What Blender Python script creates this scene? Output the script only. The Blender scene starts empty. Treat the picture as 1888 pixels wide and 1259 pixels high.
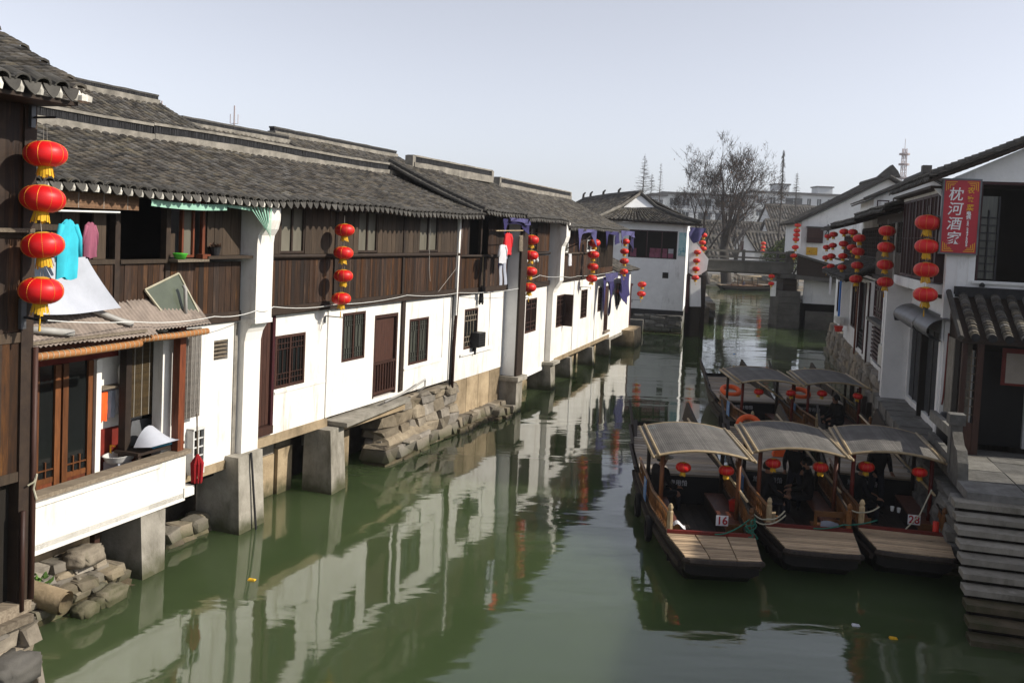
import bpy, bmesh, math, random
from mathutils import Vector, Matrix
random.seed(11)
R_ = random.Random(5)
sc = bpy.context.scene
COL = sc.collection
rad = math.radians

# ---------------------------------------------------------------- camera
CAM_H = 5.7
cam_d = bpy.data.cameras.new('camera')
cam = bpy.data.objects.new('camera', cam_d)
COL.objects.link(cam)
sc.camera = cam
cam_d.sensor_width = 36.0
cam_d.lens = 1700.0 / 1888.0 * 36.0
cam_d.shift_y = -116.0 / 1888.0
cam_d.clip_start = 0.1
cam_d.clip_end = 3000.0
pitch, roll = rad(3.0), 0.045
_f = Vector((0, math.cos(pitch), -math.sin(pitch)))
_u = Vector((0, math.sin(pitch), math.cos(pitch)))
_r = Vector((1, 0, 0))
_R = _r * math.cos(roll) + _u * math.sin(roll)
_U = -_r * math.sin(roll) + _u * math.cos(roll)
_m = Matrix((_R, _U, -_f)).transposed().to_4x4()
_m.translation = Vector((0, 0, CAM_H))
cam.matrix_world = _m

# ---------------------------------------------------------------- sky and sun
SUN_AZ, SUN_EL = rad(98), rad(33)
world = bpy.data.worlds.new('World')
sc.world = world
world.use_nodes = True
wn, wl = world.node_tree.nodes, world.node_tree.links
wn.clear()
sky = wn.new('ShaderNodeTexSky')
sky.sky_type = 'NISHITA'
sky.sun_disc = False
sky.sun_elevation = SUN_EL
sky.sun_rotation = SUN_AZ
sky.altitude = 0
sky.air_density = 1.0
sky.dust_density = 0.45
sky.ozone_density = 4.5
hsv = wn.new('ShaderNodeHueSaturation')
hsv.inputs['Saturation'].default_value = 0.24
bg = wn.new('ShaderNodeBackground')
bg.inputs['Strength'].default_value = 0.135
wo = wn.new('ShaderNodeOutputWorld')
wl.new(sky.outputs[0], hsv.inputs['Color'])
tint = wn.new('ShaderNodeMixRGB')
tint.blend_type = 'MULTIPLY'
tint.inputs['Fac'].default_value = 1.0
tint.inputs['Color2'].default_value = (1.0, 1.0, 1.055, 1)      # pale lavender haze over the whole sky
wl.new(hsv.outputs[0], tint.inputs['Color1'])
wl.new(tint.outputs[0], bg.inputs['Color'])
wl.new(bg.outputs[0], wo.inputs['Surface'])
sun_d = bpy.data.lights.new('sun', 'SUN')
sun_d.energy = 5.0
sun_d.angle = rad(0.6)
sun_d.color = (1.0, 0.93, 0.82)
sun = bpy.data.objects.new('sun', sun_d)
COL.objects.link(sun)
_s = Vector((math.sin(SUN_AZ) * math.cos(SUN_EL), math.cos(SUN_AZ) * math.cos(SUN_EL), math.sin(SUN_EL)))
sun.rotation_euler = _s.to_track_quat('Z', 'Y').to_euler()
sun.location = (60, 0, 60)
sc.view_settings.view_transform = 'Standard'
sc.view_settings.look = 'None'
sc.view_settings.exposure = 0.22
sc.view_settings.gamma = 1.0
sc.view_settings.use_curve_mapping = False
sc.cycles.max_bounces = 6
sc.cycles.volume_bounces = 0

# ---------------------------------------------------------------- materials
M = {}
def mk(name, c1, c2=None, scale=4.0, rough=0.8, rnd=None, amt=0.35, bump=0.0, bscale=None, stretch=(1, 1, 1),
       metal=0.0, spec=0.3, stain=None, sscale=1.0, sstretch=(1, 1, .2), slo=.5, shi=.72, emit=None, trans=0.0, detail=5.0, hue=0.0, tide=None):
    m = bpy.data.materials.new(name)
    m.use_nodes = True
    n, l = m.node_tree.nodes, m.node_tree.links
    b = n['Principled BSDF']
    b.inputs['Roughness'].default_value = rough
    b.inputs['Metallic'].default_value = metal
    b.inputs['Specular IOR Level'].default_value = spec
    geo = n.new('ShaderNodeNewGeometry')
    mp = n.new('ShaderNodeMapping')
    mp.inputs['Scale'].default_value = stretch
    l.new(geo.outputs['Position'], mp.inputs['Vector'])
    nz = n.new('ShaderNodeTexNoise')
    nz.inputs['Scale'].default_value = scale
    nz.inputs['Detail'].default_value = detail
    nz.inputs['Roughness'].default_value = 0.65
    l.new(mp.outputs[0], nz.inputs['Vector'])
    c2 = c2 or tuple(x * .6 for x in c1)
    rp = n.new('ShaderNodeValToRGB')
    rp.color_ramp.elements[0].position = .3
    rp.color_ramp.elements[1].position = .7
    rp.color_ramp.elements[0].color = (*c2, 1)
    rp.color_ramp.elements[1].color = (*c1, 1)
    l.new(nz.outputs['Fac'], rp.inputs['Fac'])
    col = rp.outputs['Color']
    if stain:
        mp2 = n.new('ShaderNodeMapping')
        mp2.inputs['Scale'].default_value = sstretch
        l.new(geo.outputs['Position'], mp2.inputs['Vector'])
        n2 = n.new('ShaderNodeTexNoise')
        n2.inputs['Scale'].default_value = sscale
        n2.inputs['Detail'].default_value = 8
        n2.inputs['Roughness'].default_value = .7
        l.new(mp2.outputs[0], n2.inputs['Vector'])
        r2 = n.new('ShaderNodeValToRGB')
        r2.color_ramp.elements[0].position = slo
        r2.color_ramp.elements[1].position = shi
        l.new(n2.outputs['Fac'], r2.inputs['Fac'])
        mx = n.new('ShaderNodeMixRGB')
        mx.inputs['Color2'].default_value = (*stain, 1)
        l.new(col, mx.inputs['Color1'])
        l.new(r2.outputs['Color'], mx.inputs['Fac'])
        col = mx.outputs['Color']
    if rnd:
        if rnd == 'obj':
            src = n.new('ShaderNodeObjectInfo').outputs['Random']
        else:
            src = geo.outputs['Random Per Island']
        mr = n.new('ShaderNodeMapRange')
        mr.inputs['To Min'].default_value = 1 - amt
        mr.inputs['To Max'].default_value = 1 + amt
        l.new(src, mr.inputs['Value'])
        hs = n.new('ShaderNodeHueSaturation')
        l.new(mr.outputs[0], hs.inputs['Value'])
        if hue:
            mr2 = n.new('ShaderNodeMapRange')
            mr2.inputs['To Min'].default_value = 1 - hue
            mr2.inputs['To Max'].default_value = 1 + hue
            ml = n.new('ShaderNodeMath'); ml.operation = 'MULTIPLY'; ml.inputs[1].default_value = 7.31
            fr = n.new('ShaderNodeMath'); fr.operation = 'FRACT'
            l.new(src, ml.inputs[0]); l.new(ml.outputs[0], fr.inputs[0]); l.new(fr.outputs[0], mr2.inputs['Value'])
            l.new(mr2.outputs[0], hs.inputs['Saturation'])
        l.new(col, hs.inputs['Color'])
        col = hs.outputs['Color']
    if tide:                                   # algae and silt line that the canal leaves on whatever stands in it
        sx = n.new('ShaderNodeSeparateXYZ'); l.new(geo.outputs['Position'], sx.inputs[0])
        n4 = n.new('ShaderNodeTexNoise'); n4.inputs['Scale'].default_value = 3.5; n4.inputs['Detail'].default_value = 5
        l.new(geo.outputs['Position'], n4.inputs['Vector'])
        ad = n.new('ShaderNodeMath'); ad.operation = 'MULTIPLY_ADD'; ad.inputs[1].default_value = -.45
        l.new(n4.outputs['Fac'], ad.inputs[0]); l.new(sx.outputs['Z'], ad.inputs[2])
        mt = n.new('ShaderNodeMapRange'); mt.inputs['From Min'].default_value = -.16; mt.inputs['From Max'].default_value = .14
        mt.inputs['To Min'].default_value = .92; mt.inputs['To Max'].default_value = 0
        l.new(ad.outputs[0], mt.inputs['Value'])
        m4 = n.new('ShaderNodeMixRGB'); m4.inputs['Color2'].default_value = (*tide, 1)
        l.new(mt.outputs[0], m4.inputs['Fac']); l.new(col, m4.inputs['Color1']); col = m4.outputs['Color']
    l.new(col, b.inputs['Base Color'])
    if bump:
        bm = n.new('ShaderNodeBump')
        bm.inputs['Strength'].default_value = min(1, bump)
        bm.inputs['Distance'].default_value = 0.02
        if bscale:
            n3 = n.new('ShaderNodeTexNoise')
            n3.inputs['Scale'].default_value = bscale
            n3.inputs['Detail'].default_value = 4
            l.new(mp.outputs[0], n3.inputs['Vector'])
            l.new(n3.outputs['Fac'], bm.inputs['Height'])
        else:
            l.new(nz.outputs['Fac'], bm.inputs['Height'])
        l.new(bm.outputs[0], b.inputs['Normal'])
    if emit:
        b.inputs['Emission Color'].default_value = (*emit[:3], 1)
        b.inputs['Emission Strength'].default_value = emit[3]
    if trans:
        b.inputs['Transmission Weight'].default_value = trans
    M[name] = m
    return m

mk('plaster', (.80, .785, .745), (.66, .635, .59), 1.3, .9, bump=.35, bscale=9, stain=(.34, .28, .21), sscale=2.9, sstretch=(1, 1, .16), slo=.54, shi=.82)
mk('plaster_old', (.80, .80, .79), (.68, .68, .67), 1.6, .9, bump=.3, bscale=18, stain=(.3, .29, .27), sscale=1.8, sstretch=(1, 1, .22), slo=.56, shi=.8)
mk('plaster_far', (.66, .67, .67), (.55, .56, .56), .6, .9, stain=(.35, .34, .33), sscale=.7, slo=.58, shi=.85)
mk('board', (.054, .025, .011), (.016, .008, .0045), 9, .62, rnd='obj', amt=.6, bump=.3, stretch=(3, 3, .35), stain=(.20, .095, .035), sscale=3.0, sstretch=(4, 4, .3), slo=.58, shi=.8, hue=.25)
mk('board_grey', (.062, .043, .028), (.032, .021, .013), 9, .7, rnd='obj', amt=.3, bump=.3, stretch=(3, 3, .35))
mk('beam_dark', (.035, .022, .014), (.018, .011, .008), 8, .7, rnd='obj', amt=.3, bump=.3, stretch=(1, 1, 1))
mk('wood_brown', (.060, .026, .018), (.032, .014, .010), 8, .55, rnd='obj', amt=.25, bump=.2, stretch=(3, 3, .4))
mk('wood_redbrown', (.16, .045, .018), (.07, .020, .010), 8, .5, rnd='obj', amt=.3, bump=.2, stretch=(3, 3, .4))
mk('wood_orange', (.17, .062, .02), (.08, .028, .010), 7, .5, rnd='obj', amt=.3, bump=.2, stretch=(3, 3, .4))
mk('wood_old', (.23, .19, .14), (.11, .085, .06), 7, .8, rnd='obj', amt=.3, bump=.4, stretch=(.5, 4, 4))
mk('paint_red', (.17, .020, .012), (.10, .012, .008), 5, .55, rnd='obj', amt=.2)
mk('paint_maroon', (.045, .010, .012), (.028, .007, .009), 5, .5, rnd='obj', amt=.25)
mk('tile', (.105, .094, .080), (.040, .036, .031), 3, .85, rnd='isl', amt=.6, bump=.3, bscale=30, stain=(.13, .118, .09), sscale=.9, sstretch=(1, 1, 1), slo=.52, shi=.75, hue=.5)
mk('tile_part', (.082, .077, .068), (.042, .039, .035), 5, .85, rnd='obj', amt=.35, bump=.3, bscale=30)
mk('tile_band', (.022, .022, .024), (.010, .010, .011), 9, .8, rnd='isl', amt=.5)
mk('mortar', (.30, .275, .235), (.13, .12, .10), 3, .95, bump=.4, bscale=15, stain=(.11, .10, .085), sscale=1.6, sstretch=(1, 1, 1), slo=.5, shi=.7)
mk('lime', (.62, .60, .54), (.32, .30, .26), 9, .9, rnd='obj', amt=.3)
mk('stone', (.27, .235, .185), (.13, .11, .085), 3.5, .9, rnd='obj', amt=.38, bump=.6, bscale=14, stain=(.07, .075, .035), sscale=1.4, sstretch=(1, 1, 1), slo=.58, shi=.78, hue=.35, tide=(.05, .052, .022))
mk('stone_grey', (.20, .195, .18), (.10, .095, .085), 3.5, .9, rnd='obj', amt=.3, bump=.6, bscale=14, stain=(.05, .055, .03), sscale=1.2, sstretch=(1, 1, 1), slo=.58, shi=.78, hue=.3, tide=(.04, .044, .02))
mk('stone_wet', (.13, .10, .065), (.055, .048, .026), 3, .55, rnd='obj', amt=.3, bump=.5, bscale=12, stain=(.045, .05, .018), sscale=1.3, sstretch=(1, 1, 1), slo=.45, shi=.65)
mk('concrete', (.34, .315, .27), (.19, .175, .145), 2.4, .9, rnd='obj', amt=.15, bump=.4, bscale=20, stain=(.10, .09, .065), sscale=2.1, sstretch=(1, 1, .3), slo=.50, shi=.74, tide=(.05, .052, .022))
mk('concrete_tan', (.40, .31, .20), (.22, .165, .10), 2.0, .9, rnd='obj', amt=.2, bump=.4, bscale=20, stain=(.13, .10, .06), sscale=1.9, sstretch=(1, 1, .5), slo=.50, shi=.72, tide=(.05, .05, .022))
mk('bridge_stone', (.125, .118, .105), (.060, .056, .050), 1.6, .9, rnd='obj', amt=.2, bump=.4, bscale=10)
mk('glass_dark', (.012, .014, .014), (.008, .009, .009), 1, .08, spec=.5)
mk('glass_frost', (.15, .14, .11), (.10, .092, .072), 3, .35, stretch=(1, 1, .3), rnd='obj', amt=.2)
mk('glass_curtain', (.085, .088, .072), (.040, .044, .038), 6, .18, stretch=(4, 4, .3), spec=.5)
mk('metal_grey', (.15, .155, .165), (.09, .094, .10), 4, .45, metal=.6, spec=.5)
mk('metal_dark', (.03, .03, .032), (.018, .018, .02), 6, .5, metal=.3)
mk('white_paint', (.72, .72, .70), (.55, .55, .53), 6, .5, rnd='obj', amt=.12)
mk('black', (.006, .006, .007), (.004, .004, .005), 3, .7)
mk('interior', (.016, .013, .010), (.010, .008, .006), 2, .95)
mk('corrugated', (.30, .245, .205), (.19, .155, .13), 5, .8, bump=.2, stain=(.09, .075, .06), sscale=1.6, sstretch=(1, 1, 1), slo=.52, shi=.75)
mk('pvc', (.38, .37, .35), (.28, .27, .25), 6, .5)
mk('blind', (.42, .19, .065), (.22, .09, .03), 30, .6, stretch=(1, 1, 4), rnd='isl', amt=.3)
mk('blind_dark', (.06, .038, .013), (.034, .022, .008), 30, .7, rnd='isl', amt=.3)
mk('blind_grey', (.10, .085, .07), (.05, .042, .035), 30, .7, rnd='isl', amt=.3)
mk('cloth_white', (.62, .62, .64), (.5, .5, .53), 3, .85, rnd='obj', amt=.08)
mk('tarp_white', (.46, .48, .54), (.36, .38, .43), 2.2, .7)
mk('tarp_green', (.33, .55, .43), (.22, .42, .32), 6, .6)
mk('cloth_purple', (.028, .022, .10), (.014, .012, .055), 5, .85, rnd='obj', amt=.35)
mk('cloth_lilac', (.085, .078, .19), (.045, .042, .12), 4, .85, rnd='obj', amt=.3)
mk('cloth_red', (.72, .025, .03), (.5, .015, .02), 5, .75, rnd='obj', amt=.15)
mk('cloth_cyan', (.04, .50, .62), (.03, .38, .48), 4, .8)
mk('cloth_pink', (.30, .09, .14), (.2, .06, .10), 4, .8)
mk('cloth_grey', (.36, .38, .44), (.27, .29, .34), 5, .85)
mk('cloth_black', (.008, .008, .010), (.005, .005, .006), 5, .85, rnd='obj', amt=.4)
mk('cloth_navy', (.016, .018, .028), (.010, .011, .018), 5, .85, rnd='obj', amt=.4)
mk('skin', (.32, .17, .11), (.26, .13, .085), 8, .6)
mk('hair', (.008, .007, .006), (.005, .005, .004), 8, .5)
mk('plastic_green', (.10, .62, .05), (.07, .5, .04), 4, .4, spec=.5)
mk('plastic_blue', (.03, .20, .62), (.02, .14, .45), 4, .5)
mk('plastic_red', (.62, .035, .02), (.45, .02, .012), 4, .4, rnd='obj', amt=.15)
mk('plastic_orange', (.85, .13, .02), (.68, .09, .015), 4, .5, rnd='obj', amt=.12)
mk('ac_white', (.62, .61, .56), (.5, .49, .44), 5, .5)
mk('lantern_red', (.66, .008, .010), (.48, .005, .007), 3, .45, rnd='obj', amt=.12, spec=.4, emit=(.9, .02, .01, .0))
mk('gold', (.78, .42, .04), (.6, .3, .02), 8, .45, metal=.25)
mk('fringe', (.72, .42, .02), (.5, .27, .01), 14, .7, stretch=(3, 3, .3))
mk('cord', (.35, .33, .30), (.25, .24, .22), 8, .7)
mk('wire_white', (.75, .75, .72), (.65, .65, .62), 8, .6)
mk('rope_green', (.03, .17, .12), (.015, .11, .075), 10, .8)
mk('rope_pale', (.45, .42, .32), (.3, .28, .2), 10, .8)
mk('boat_wood', (.045, .032, .024), (.020, .015, .011), 6, .7, rnd='obj', amt=.3, bump=.4, stretch=(3, .6, 3))
mk('boat_hull', (.013, .010, .009), (.007, .006, .005), 5, .6, bump=.3)
mk('boat_rail', (.20, .085, .022), (.10, .038, .012), 7, .5, rnd='obj', amt=.3, bump=.2)
mk('deck', (.52, .385, .245), (.29, .205, .13), 6, .75, rnd='isl', amt=.32, bump=.3, stretch=(.6, 9, 5), stain=(.12, .09, .065), sscale=2.2, sstretch=(.5, 3, 1), slo=.52, shi=.75)
mk('deck_plank', (.43, .36, .28), (.22, .18, .135), 6, .75, rnd='obj', amt=.3, bump=.3, stretch=(.6, 5, 5), hue=.3)
mk('bamboo', (.45, .35, .21), (.27, .20, .115), 9, .5, rnd='obj', amt=.25)
mk('thatch', (.165, .155, .142), (.095, .09, .082), 2.5, .75, rnd='isl', amt=.18, stain=(.16, .21, .22), sscale=.9, sstretch=(1, 1, 1), slo=.6, shi=.75)
mk('rubber', (.010, .010, .011), (.006, .006, .007), 5, .8)
mk('sign_red', (.46, .012, .030), (.36, .008, .020), 2, .4, spec=.5)
mk('sign_white', (.82, .80, .80), (.74, .72, .72), 3, .5)
mk('sign_gold', (.80, .42, .03), (.66, .33, .02), 3, .5)
mk('sign_blue', (.10, .24, .52), (.06, .15, .36), 7, .5, stain=(.5, .58, .65), sscale=5, sstretch=(1, 1, 1), slo=.55, shi=.7)
mk('poster', (.46, .60, .58), (.20, .42, .45), 2.6, .6, stain=(.05, .25, .32), sscale=3.2, sstretch=(1, 1, 1), slo=.54, shi=.64)
mk('sign_yellow', (.62, .36, .03), (.48, .26, .02), 3, .6, stain=(.25, .05, .02), sscale=5, sstretch=(1, 1, 1), slo=.6, shi=.66)
mk('board_black', (.010, .010, .011), (.007, .007, .008), 4, .5)
mk('text_grey', (.62, .62, .64), (.5, .5, .52), 4, .6)
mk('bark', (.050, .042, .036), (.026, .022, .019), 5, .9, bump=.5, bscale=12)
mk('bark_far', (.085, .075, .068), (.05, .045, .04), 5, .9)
mk('twig', (.060, .048, .040), (.035, .028, .024), 5, .9)
mk('leaf_dry', (.13, .075, .045), (.07, .04, .028), 5, .9, rnd='isl', amt=.5)
mk('leaf', (.17, .21, .06), (.09, .12, .03), 1.2, .7, rnd='isl', amt=.5, hue=.3)
mk('leaf_weed', (.10, .20, .035), (.05, .11, .02), 5, .7, rnd='isl', amt=.4)
mk('soil', (.13, .105, .075), (.06, .05, .036), 3, .95, bump=.6, bscale=9)
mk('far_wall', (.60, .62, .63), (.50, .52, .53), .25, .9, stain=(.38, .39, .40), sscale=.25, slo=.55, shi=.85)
mk('far_roof', (.105, .105, .105), (.06, .06, .06), .8, .9, bump=.2)
mk('far_glass', (.075, .085, .09), (.04, .045, .05), .3, .25, rnd='obj', amt=.5)
mk('far_blue', (.04, .07, .22), (.03, .05, .16), .4, .5)
mk('tower_metal', (.42, .36, .36), (.36, .30, .30), 1, .6)

# ---------------------------------------------------------------- mesh helpers
class MB:
    def __init__(s): s.v = []; s.f = []; s.mi = []
    def q(s, *pts):
        b = len(s.v); s.v.extend(pts); s.f.append(tuple(range(b, b + len(pts))))
    def box(s, x0, x1, y0, y1, z0, z1):
        b = len(s.v)
        s.v += [(x0, y0, z0), (x1, y0, z0), (x1, y1, z0), (x0, y1, z0), (x0, y0, z1), (x1, y0, z1), (x1, y1, z1), (x0, y1, z1)]
        s.f += [tuple(b + i for i in t) for t in ((0, 3, 2, 1), (4, 5, 6, 7), (0, 1, 5, 4), (1, 2, 6, 5), (2, 3, 7, 6), (3, 0, 4, 7))]
        return s
    def hexa(s, p):                      # eight corners, bottom four then top four
        b = len(s.v); s.v += [tuple(q) for q in p]
        s.f += [tuple(b + i for i in t) for t in ((0, 3, 2, 1), (4, 5, 6, 7), (0, 1, 5, 4), (1, 2, 6, 5), (2, 3, 7, 6), (3, 0, 4, 7))]
        return s
    def prism(s, poly, axis, a, b_):     # polygon in the two other axes (in x,y,z order), extruded a..b
        def P(p, t):
            if axis == 'x': return (t, p[0], p[1])
            if axis == 'y': return (p[0], t, p[1])
            return (p[0], p[1], t)
        n = len(poly); b = len(s.v)
        s.v += [P(p, a) for p in poly] + [P(p, b_) for p in poly]
        s.f.append(tuple(range(b, b + n))[::-1]); s.f.append(tuple(range(b + n, b + 2 * n)))
        for i in range(n):
            j = (i + 1) % n
            s.f.append((b + i, b + j, b + n + j, b + n + i))
        return s
    def tube(s, pts, r, n=6, caps=True):
        pts = [Vector(p) for p in pts]
        rr = r if isinstance(r, (list, tuple)) else [r] * len(pts)
        b = len(s.v); k = len(pts)
        prev = None
        for i, p in enumerate(pts):
            d = (pts[min(i + 1, k - 1)] - pts[max(i - 1, 0)])
            d = d.normalized() if d.length > 1e-9 else Vector((0, 0, 1))
            if prev is None:
                a = Vector((0, 0, 1)) if abs(d.z) < .9 else Vector((1, 0, 0))
                e1 = d.cross(a).normalized()
            else:
                e1 = (prev - d * prev.dot(d)).normalized()
            prev = e1
            e2 = d.cross(e1)
            for j in range(n):
                t = 2 * math.pi * j / n
                q = p + (e1 * math.cos(t) + e2 * math.sin(t)) * rr[i]
                s.v.append(tuple(q))
        for i in range(k - 1):
            for j in range(n):
                j2 = (j + 1) % n
                s.f.append((b + i * n + j, b + i * n + j2, b + (i + 1) * n + j2, b + (i + 1) * n + j))
        if caps:
            s.f.append(tuple(b + j for j in range(n))[::-1])
            s.f.append(tuple(b + (k - 1) * n + j for j in range(n)))
        return s
    def lathe(s, prof, n=16, c=(0, 0, 0), pleat=0.0):
        b = len(s.v)
        for (r, z) in prof:
            for j in range(n):
                t = 2 * math.pi * j / n
                k = r * (1 - pleat * (j % 2))
                s.v.append((c[0] + k * math.cos(t), c[1] + k * math.sin(t), c[2] + z))
        for i in range(len(prof) - 1):
            for j in range(n):
                j2 = (j + 1) % n
                s.f.append((b + i * n + j, b + i * n + j2, b + (i + 1) * n + j2, b + (i + 1) * n + j))
        return s
    def grid(s, fn, nu, nv):
        b = len(s.v)
        for i in range(nu + 1):
            for j in range(nv + 1):
                s.v.append(tuple(fn(i / nu, j / nv)))
        for i in range(nu):
            for j in range(nv):
                s.f.append((b + i * (nv + 1) + j, b + (i + 1) * (nv + 1) + j, b + (i + 1) * (nv + 1) + j + 1, b + i * (nv + 1) + j + 1))
        return s
    def mesh(s, name, mat, off=(0, 0, 0), smooth=False):
        me = bpy.data.meshes.new(name)
        if any(off): s.v = [(x - off[0], y - off[1], z - off[2]) for x, y, z in s.v]
        me.from_pydata(s.v, [], s.f)
        me.materials.append(M[mat])
        if smooth: me.polygons.foreach_set('use_smooth', [True] * len(me.polygons))
        me.update()
        return me

BASE = {}
class Frame:
    """local x runs along the bank away from the camera, y to the left of it, z up"""
    def __init__(s, ox, oy, az, z=0.0):
        a = rad(az)
        s.x = Vector((math.sin(a), math.cos(a), 0)); s.y = Vector((-math.cos(a), math.sin(a), 0))
        s.o = Vector((ox, oy, z))
        s.mat = Matrix((s.x, s.y, Vector((0, 0, 1)))).transposed().to_4x4()
        s.mat.translation = s.o
    def w(s, x, y, z): return s.o + s.x * x + s.y * y + Vector((0, 0, z))
WORLD = Frame(0, 0, 90)      # local x = world x, local y = world y

def tag(o, label=None, cat=None, group=None, kind=None):
    if label: o['label'] = label
    if cat: o['category'] = cat
    if group: o['group'] = group
    if kind: o['kind'] = kind
    return o
def thing(name, label, cat, fr, base=(0, 0, 0), group=None, kind=None):
    o = bpy.data.objects.new(name, None)
    o.empty_display_size = .3
    COL.objects.link(o)
    o.matrix_world = fr.mat @ Matrix.Translation(base)
    BASE[o] = base
    return tag(o, label, cat, group, kind)
def put(mb, name, mat, parent=None, fr=None, base=(0, 0, 0), smooth=False, label=None, cat=None, group=None, kind=None):
    """one mesh object: a part of its parent, or a thing of its own in a frame"""
    if parent is not None: base = BASE[parent]
    o = bpy.data.objects.new(name, mb.mesh(name, mat, base, smooth))
    COL.objects.link(o)
    if parent is not None:
        o.parent = parent; BASE[o] = base
    else:
        o.matrix_world = (fr or WORLD).mat @ Matrix.Translation(base)
        BASE[o] = base
    return tag(o, label, cat, group, kind)
UB = {}
def unitbox(mat):
    if mat not in UB: UB[mat] = MB().box(-.5, .5, -.5, .5, -.5, .5).mesh('block', mat)
    return UB[mat]
def bx(name, mat, parent, x0, x1, y0, y1, z0, z1, rot=None, **kw):
    """a box piece that shares one unit mesh per material"""
    o = bpy.data.objects.new(name, unitbox(mat))
    COL.objects.link(o)
    b = BASE[parent]
    o.parent = parent
    o.location = ((x0 + x1) / 2 - b[0], (y0 + y1) / 2 - b[1], (z0 + z1) / 2 - b[2])
    o.scale = (abs(x1 - x0), abs(y1 - y0), abs(z1 - z0))
    if rot: o.rotation_euler = rot
    return tag(o, **kw)
def inst(name, me, parent, loc, rot=(0, 0, 0), sc_=(1, 1, 1)):
    o = bpy.data.objects.new(name, me)
    COL.objects.link(o)
    b = BASE[parent]
    o.parent = parent
    o.location = (loc[0] - b[0], loc[1] - b[1], loc[2] - b[2])
    o.rotation_euler = rot; o.scale = sc_
    BASE[o] = b
    return o
def copy_tree(o, parent=None):
    c = o.copy(); COL.objects.link(c)
    if parent is not None: c.parent = parent
    for ch in o.children: copy_tree(ch, c)
    return c

def wall(x0, x1, z0, z1, ya, yb, holes=()):
    """wall slab between y=ya (outer) and y=yb with rectangular openings (x0,x1,z0,z1)"""
    xs = sorted({x0, x1, *[h[0] for h in holes], *[h[1] for h in holes]}); xs = [x for x in xs if x0 <= x <= x1]
    zs = sorted({z0, z1, *[h[2] for h in holes], *[h[3] for h in holes]}); zs = [z for z in zs if z0 <= z <= z1]
    def solid(i, j):
        if i < 0 or j < 0 or i >= len(xs) - 1 or j >= len(zs) - 1: return False
        cx, cz = (xs[i] + xs[i + 1]) / 2, (zs[j] + zs[j + 1]) / 2
        return not any(h[0] < cx < h[1] and h[2] < cz < h[3] for h in holes)
    m = MB()
    for i in range(len(xs) - 1):
        for j in range(len(zs) - 1):
            if not solid(i, j): continue
            a, b, c, d = xs[i], xs[i + 1], zs[j], zs[j + 1]
            m.q((a, ya, c), (b, ya, c), (b, ya, d), (a, ya, d))
            m.q((b, yb, c), (a, yb, c), (a, yb, d), (b, yb, d))
            if not solid(i - 1, j): m.q((a, yb, c), (a, ya, c), (a, ya, d), (a, yb, d))
            if not solid(i + 1, j): m.q((b, ya, c), (b, yb, c), (b, yb, d), (b, ya, d))
            if not solid(i, j - 1): m.q((a, yb, c), (b, yb, c), (b, ya, c), (a, ya, c))
            if not solid(i, j + 1): m.q((a, ya, d), (b, ya, d), (b, yb, d), (a, yb, d))
    return m

def planks(T, x0, x1, z0, z1, y, w=.115, t=.03, mat='board', name='plank', outer=-1):
    """upright boards, each one an object; outer = sign of the outside in y"""
    x = x0
    while x < x1 - .02:
        ww = min(w * R_.uniform(.8, 1.25), x1 - x)
        d = R_.uniform(0, .008)
        ya = y + outer * (t + d)
        o = bx(name, mat, T, x + .003, x + ww - .003, min(y, ya), max(y, ya), z0 + R_.uniform(0, .006), z1 - R_.uniform(0, .006))
        x += ww

def lattice(mb, x0, x1, z0, z1, ya, yb, kind=0, t=.016):
    W, Hh = x1 - x0, z1 - z0
    def V(x, a, b): mb.box(x - t / 2, x + t / 2, ya, yb, a, b)
    def Hz(z, a, b): mb.box(a, b, ya + .002, yb - .002, z - t / 2, z + t / 2)
    if kind == 0:      # blocks of fret at the top and bottom, bars between
        for zz0, zz1 in ((z0, z0 + .28 * Hh), (z1 - .28 * Hh, z1)):
            n = max(2, round(W / .18))
            for i in range(3): Hz(zz0 + (zz1 - zz0) * i / 2, x0, x1)
            for i in range(1, n * 2):
                x = x0 + W * i / (n * 2)
                if i % 2: V(x, zz0, (zz0 + zz1) / 2)
                else: V(x, (zz0 + zz1) / 2, zz1)
        for i in range(1, 4): V(x0 + W * i / 4, z0 + .28 * Hh, z1 - .28 * Hh)
    elif kind == 1:    # frame in frame
        for k in (.16, .84): V(x0 + W * k, z0, z1)
        for k in (.12, .24, .76, .88): Hz(z0 + Hh * k, x0, x1)
        for k in (.38, .62): V(x0 + W * k, z0, z0 + .24 * Hh); V(x0 + W * k, z1 - .24 * Hh, z1)
        V(x0 + W * .5, z0 + .24 * Hh, z1 - .24 * Hh)
    elif kind == 2:    # plain upright bars
        n = max(3, round(W / .09))
        for i in range(1, n): V(x0 + W * i / n, z0, z1)
        Hz(z0 + Hh * .5, x0, x1)
    elif kind == 3:    # squares
        n = max(2, round(W / .14)); k = max(2, round(Hh / .16))
        for i in range(1, n): V(x0 + W * i / n, z0, z1)
        for i in range(1, k): Hz(z0 + Hh * i / k, x0, x1)

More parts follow.
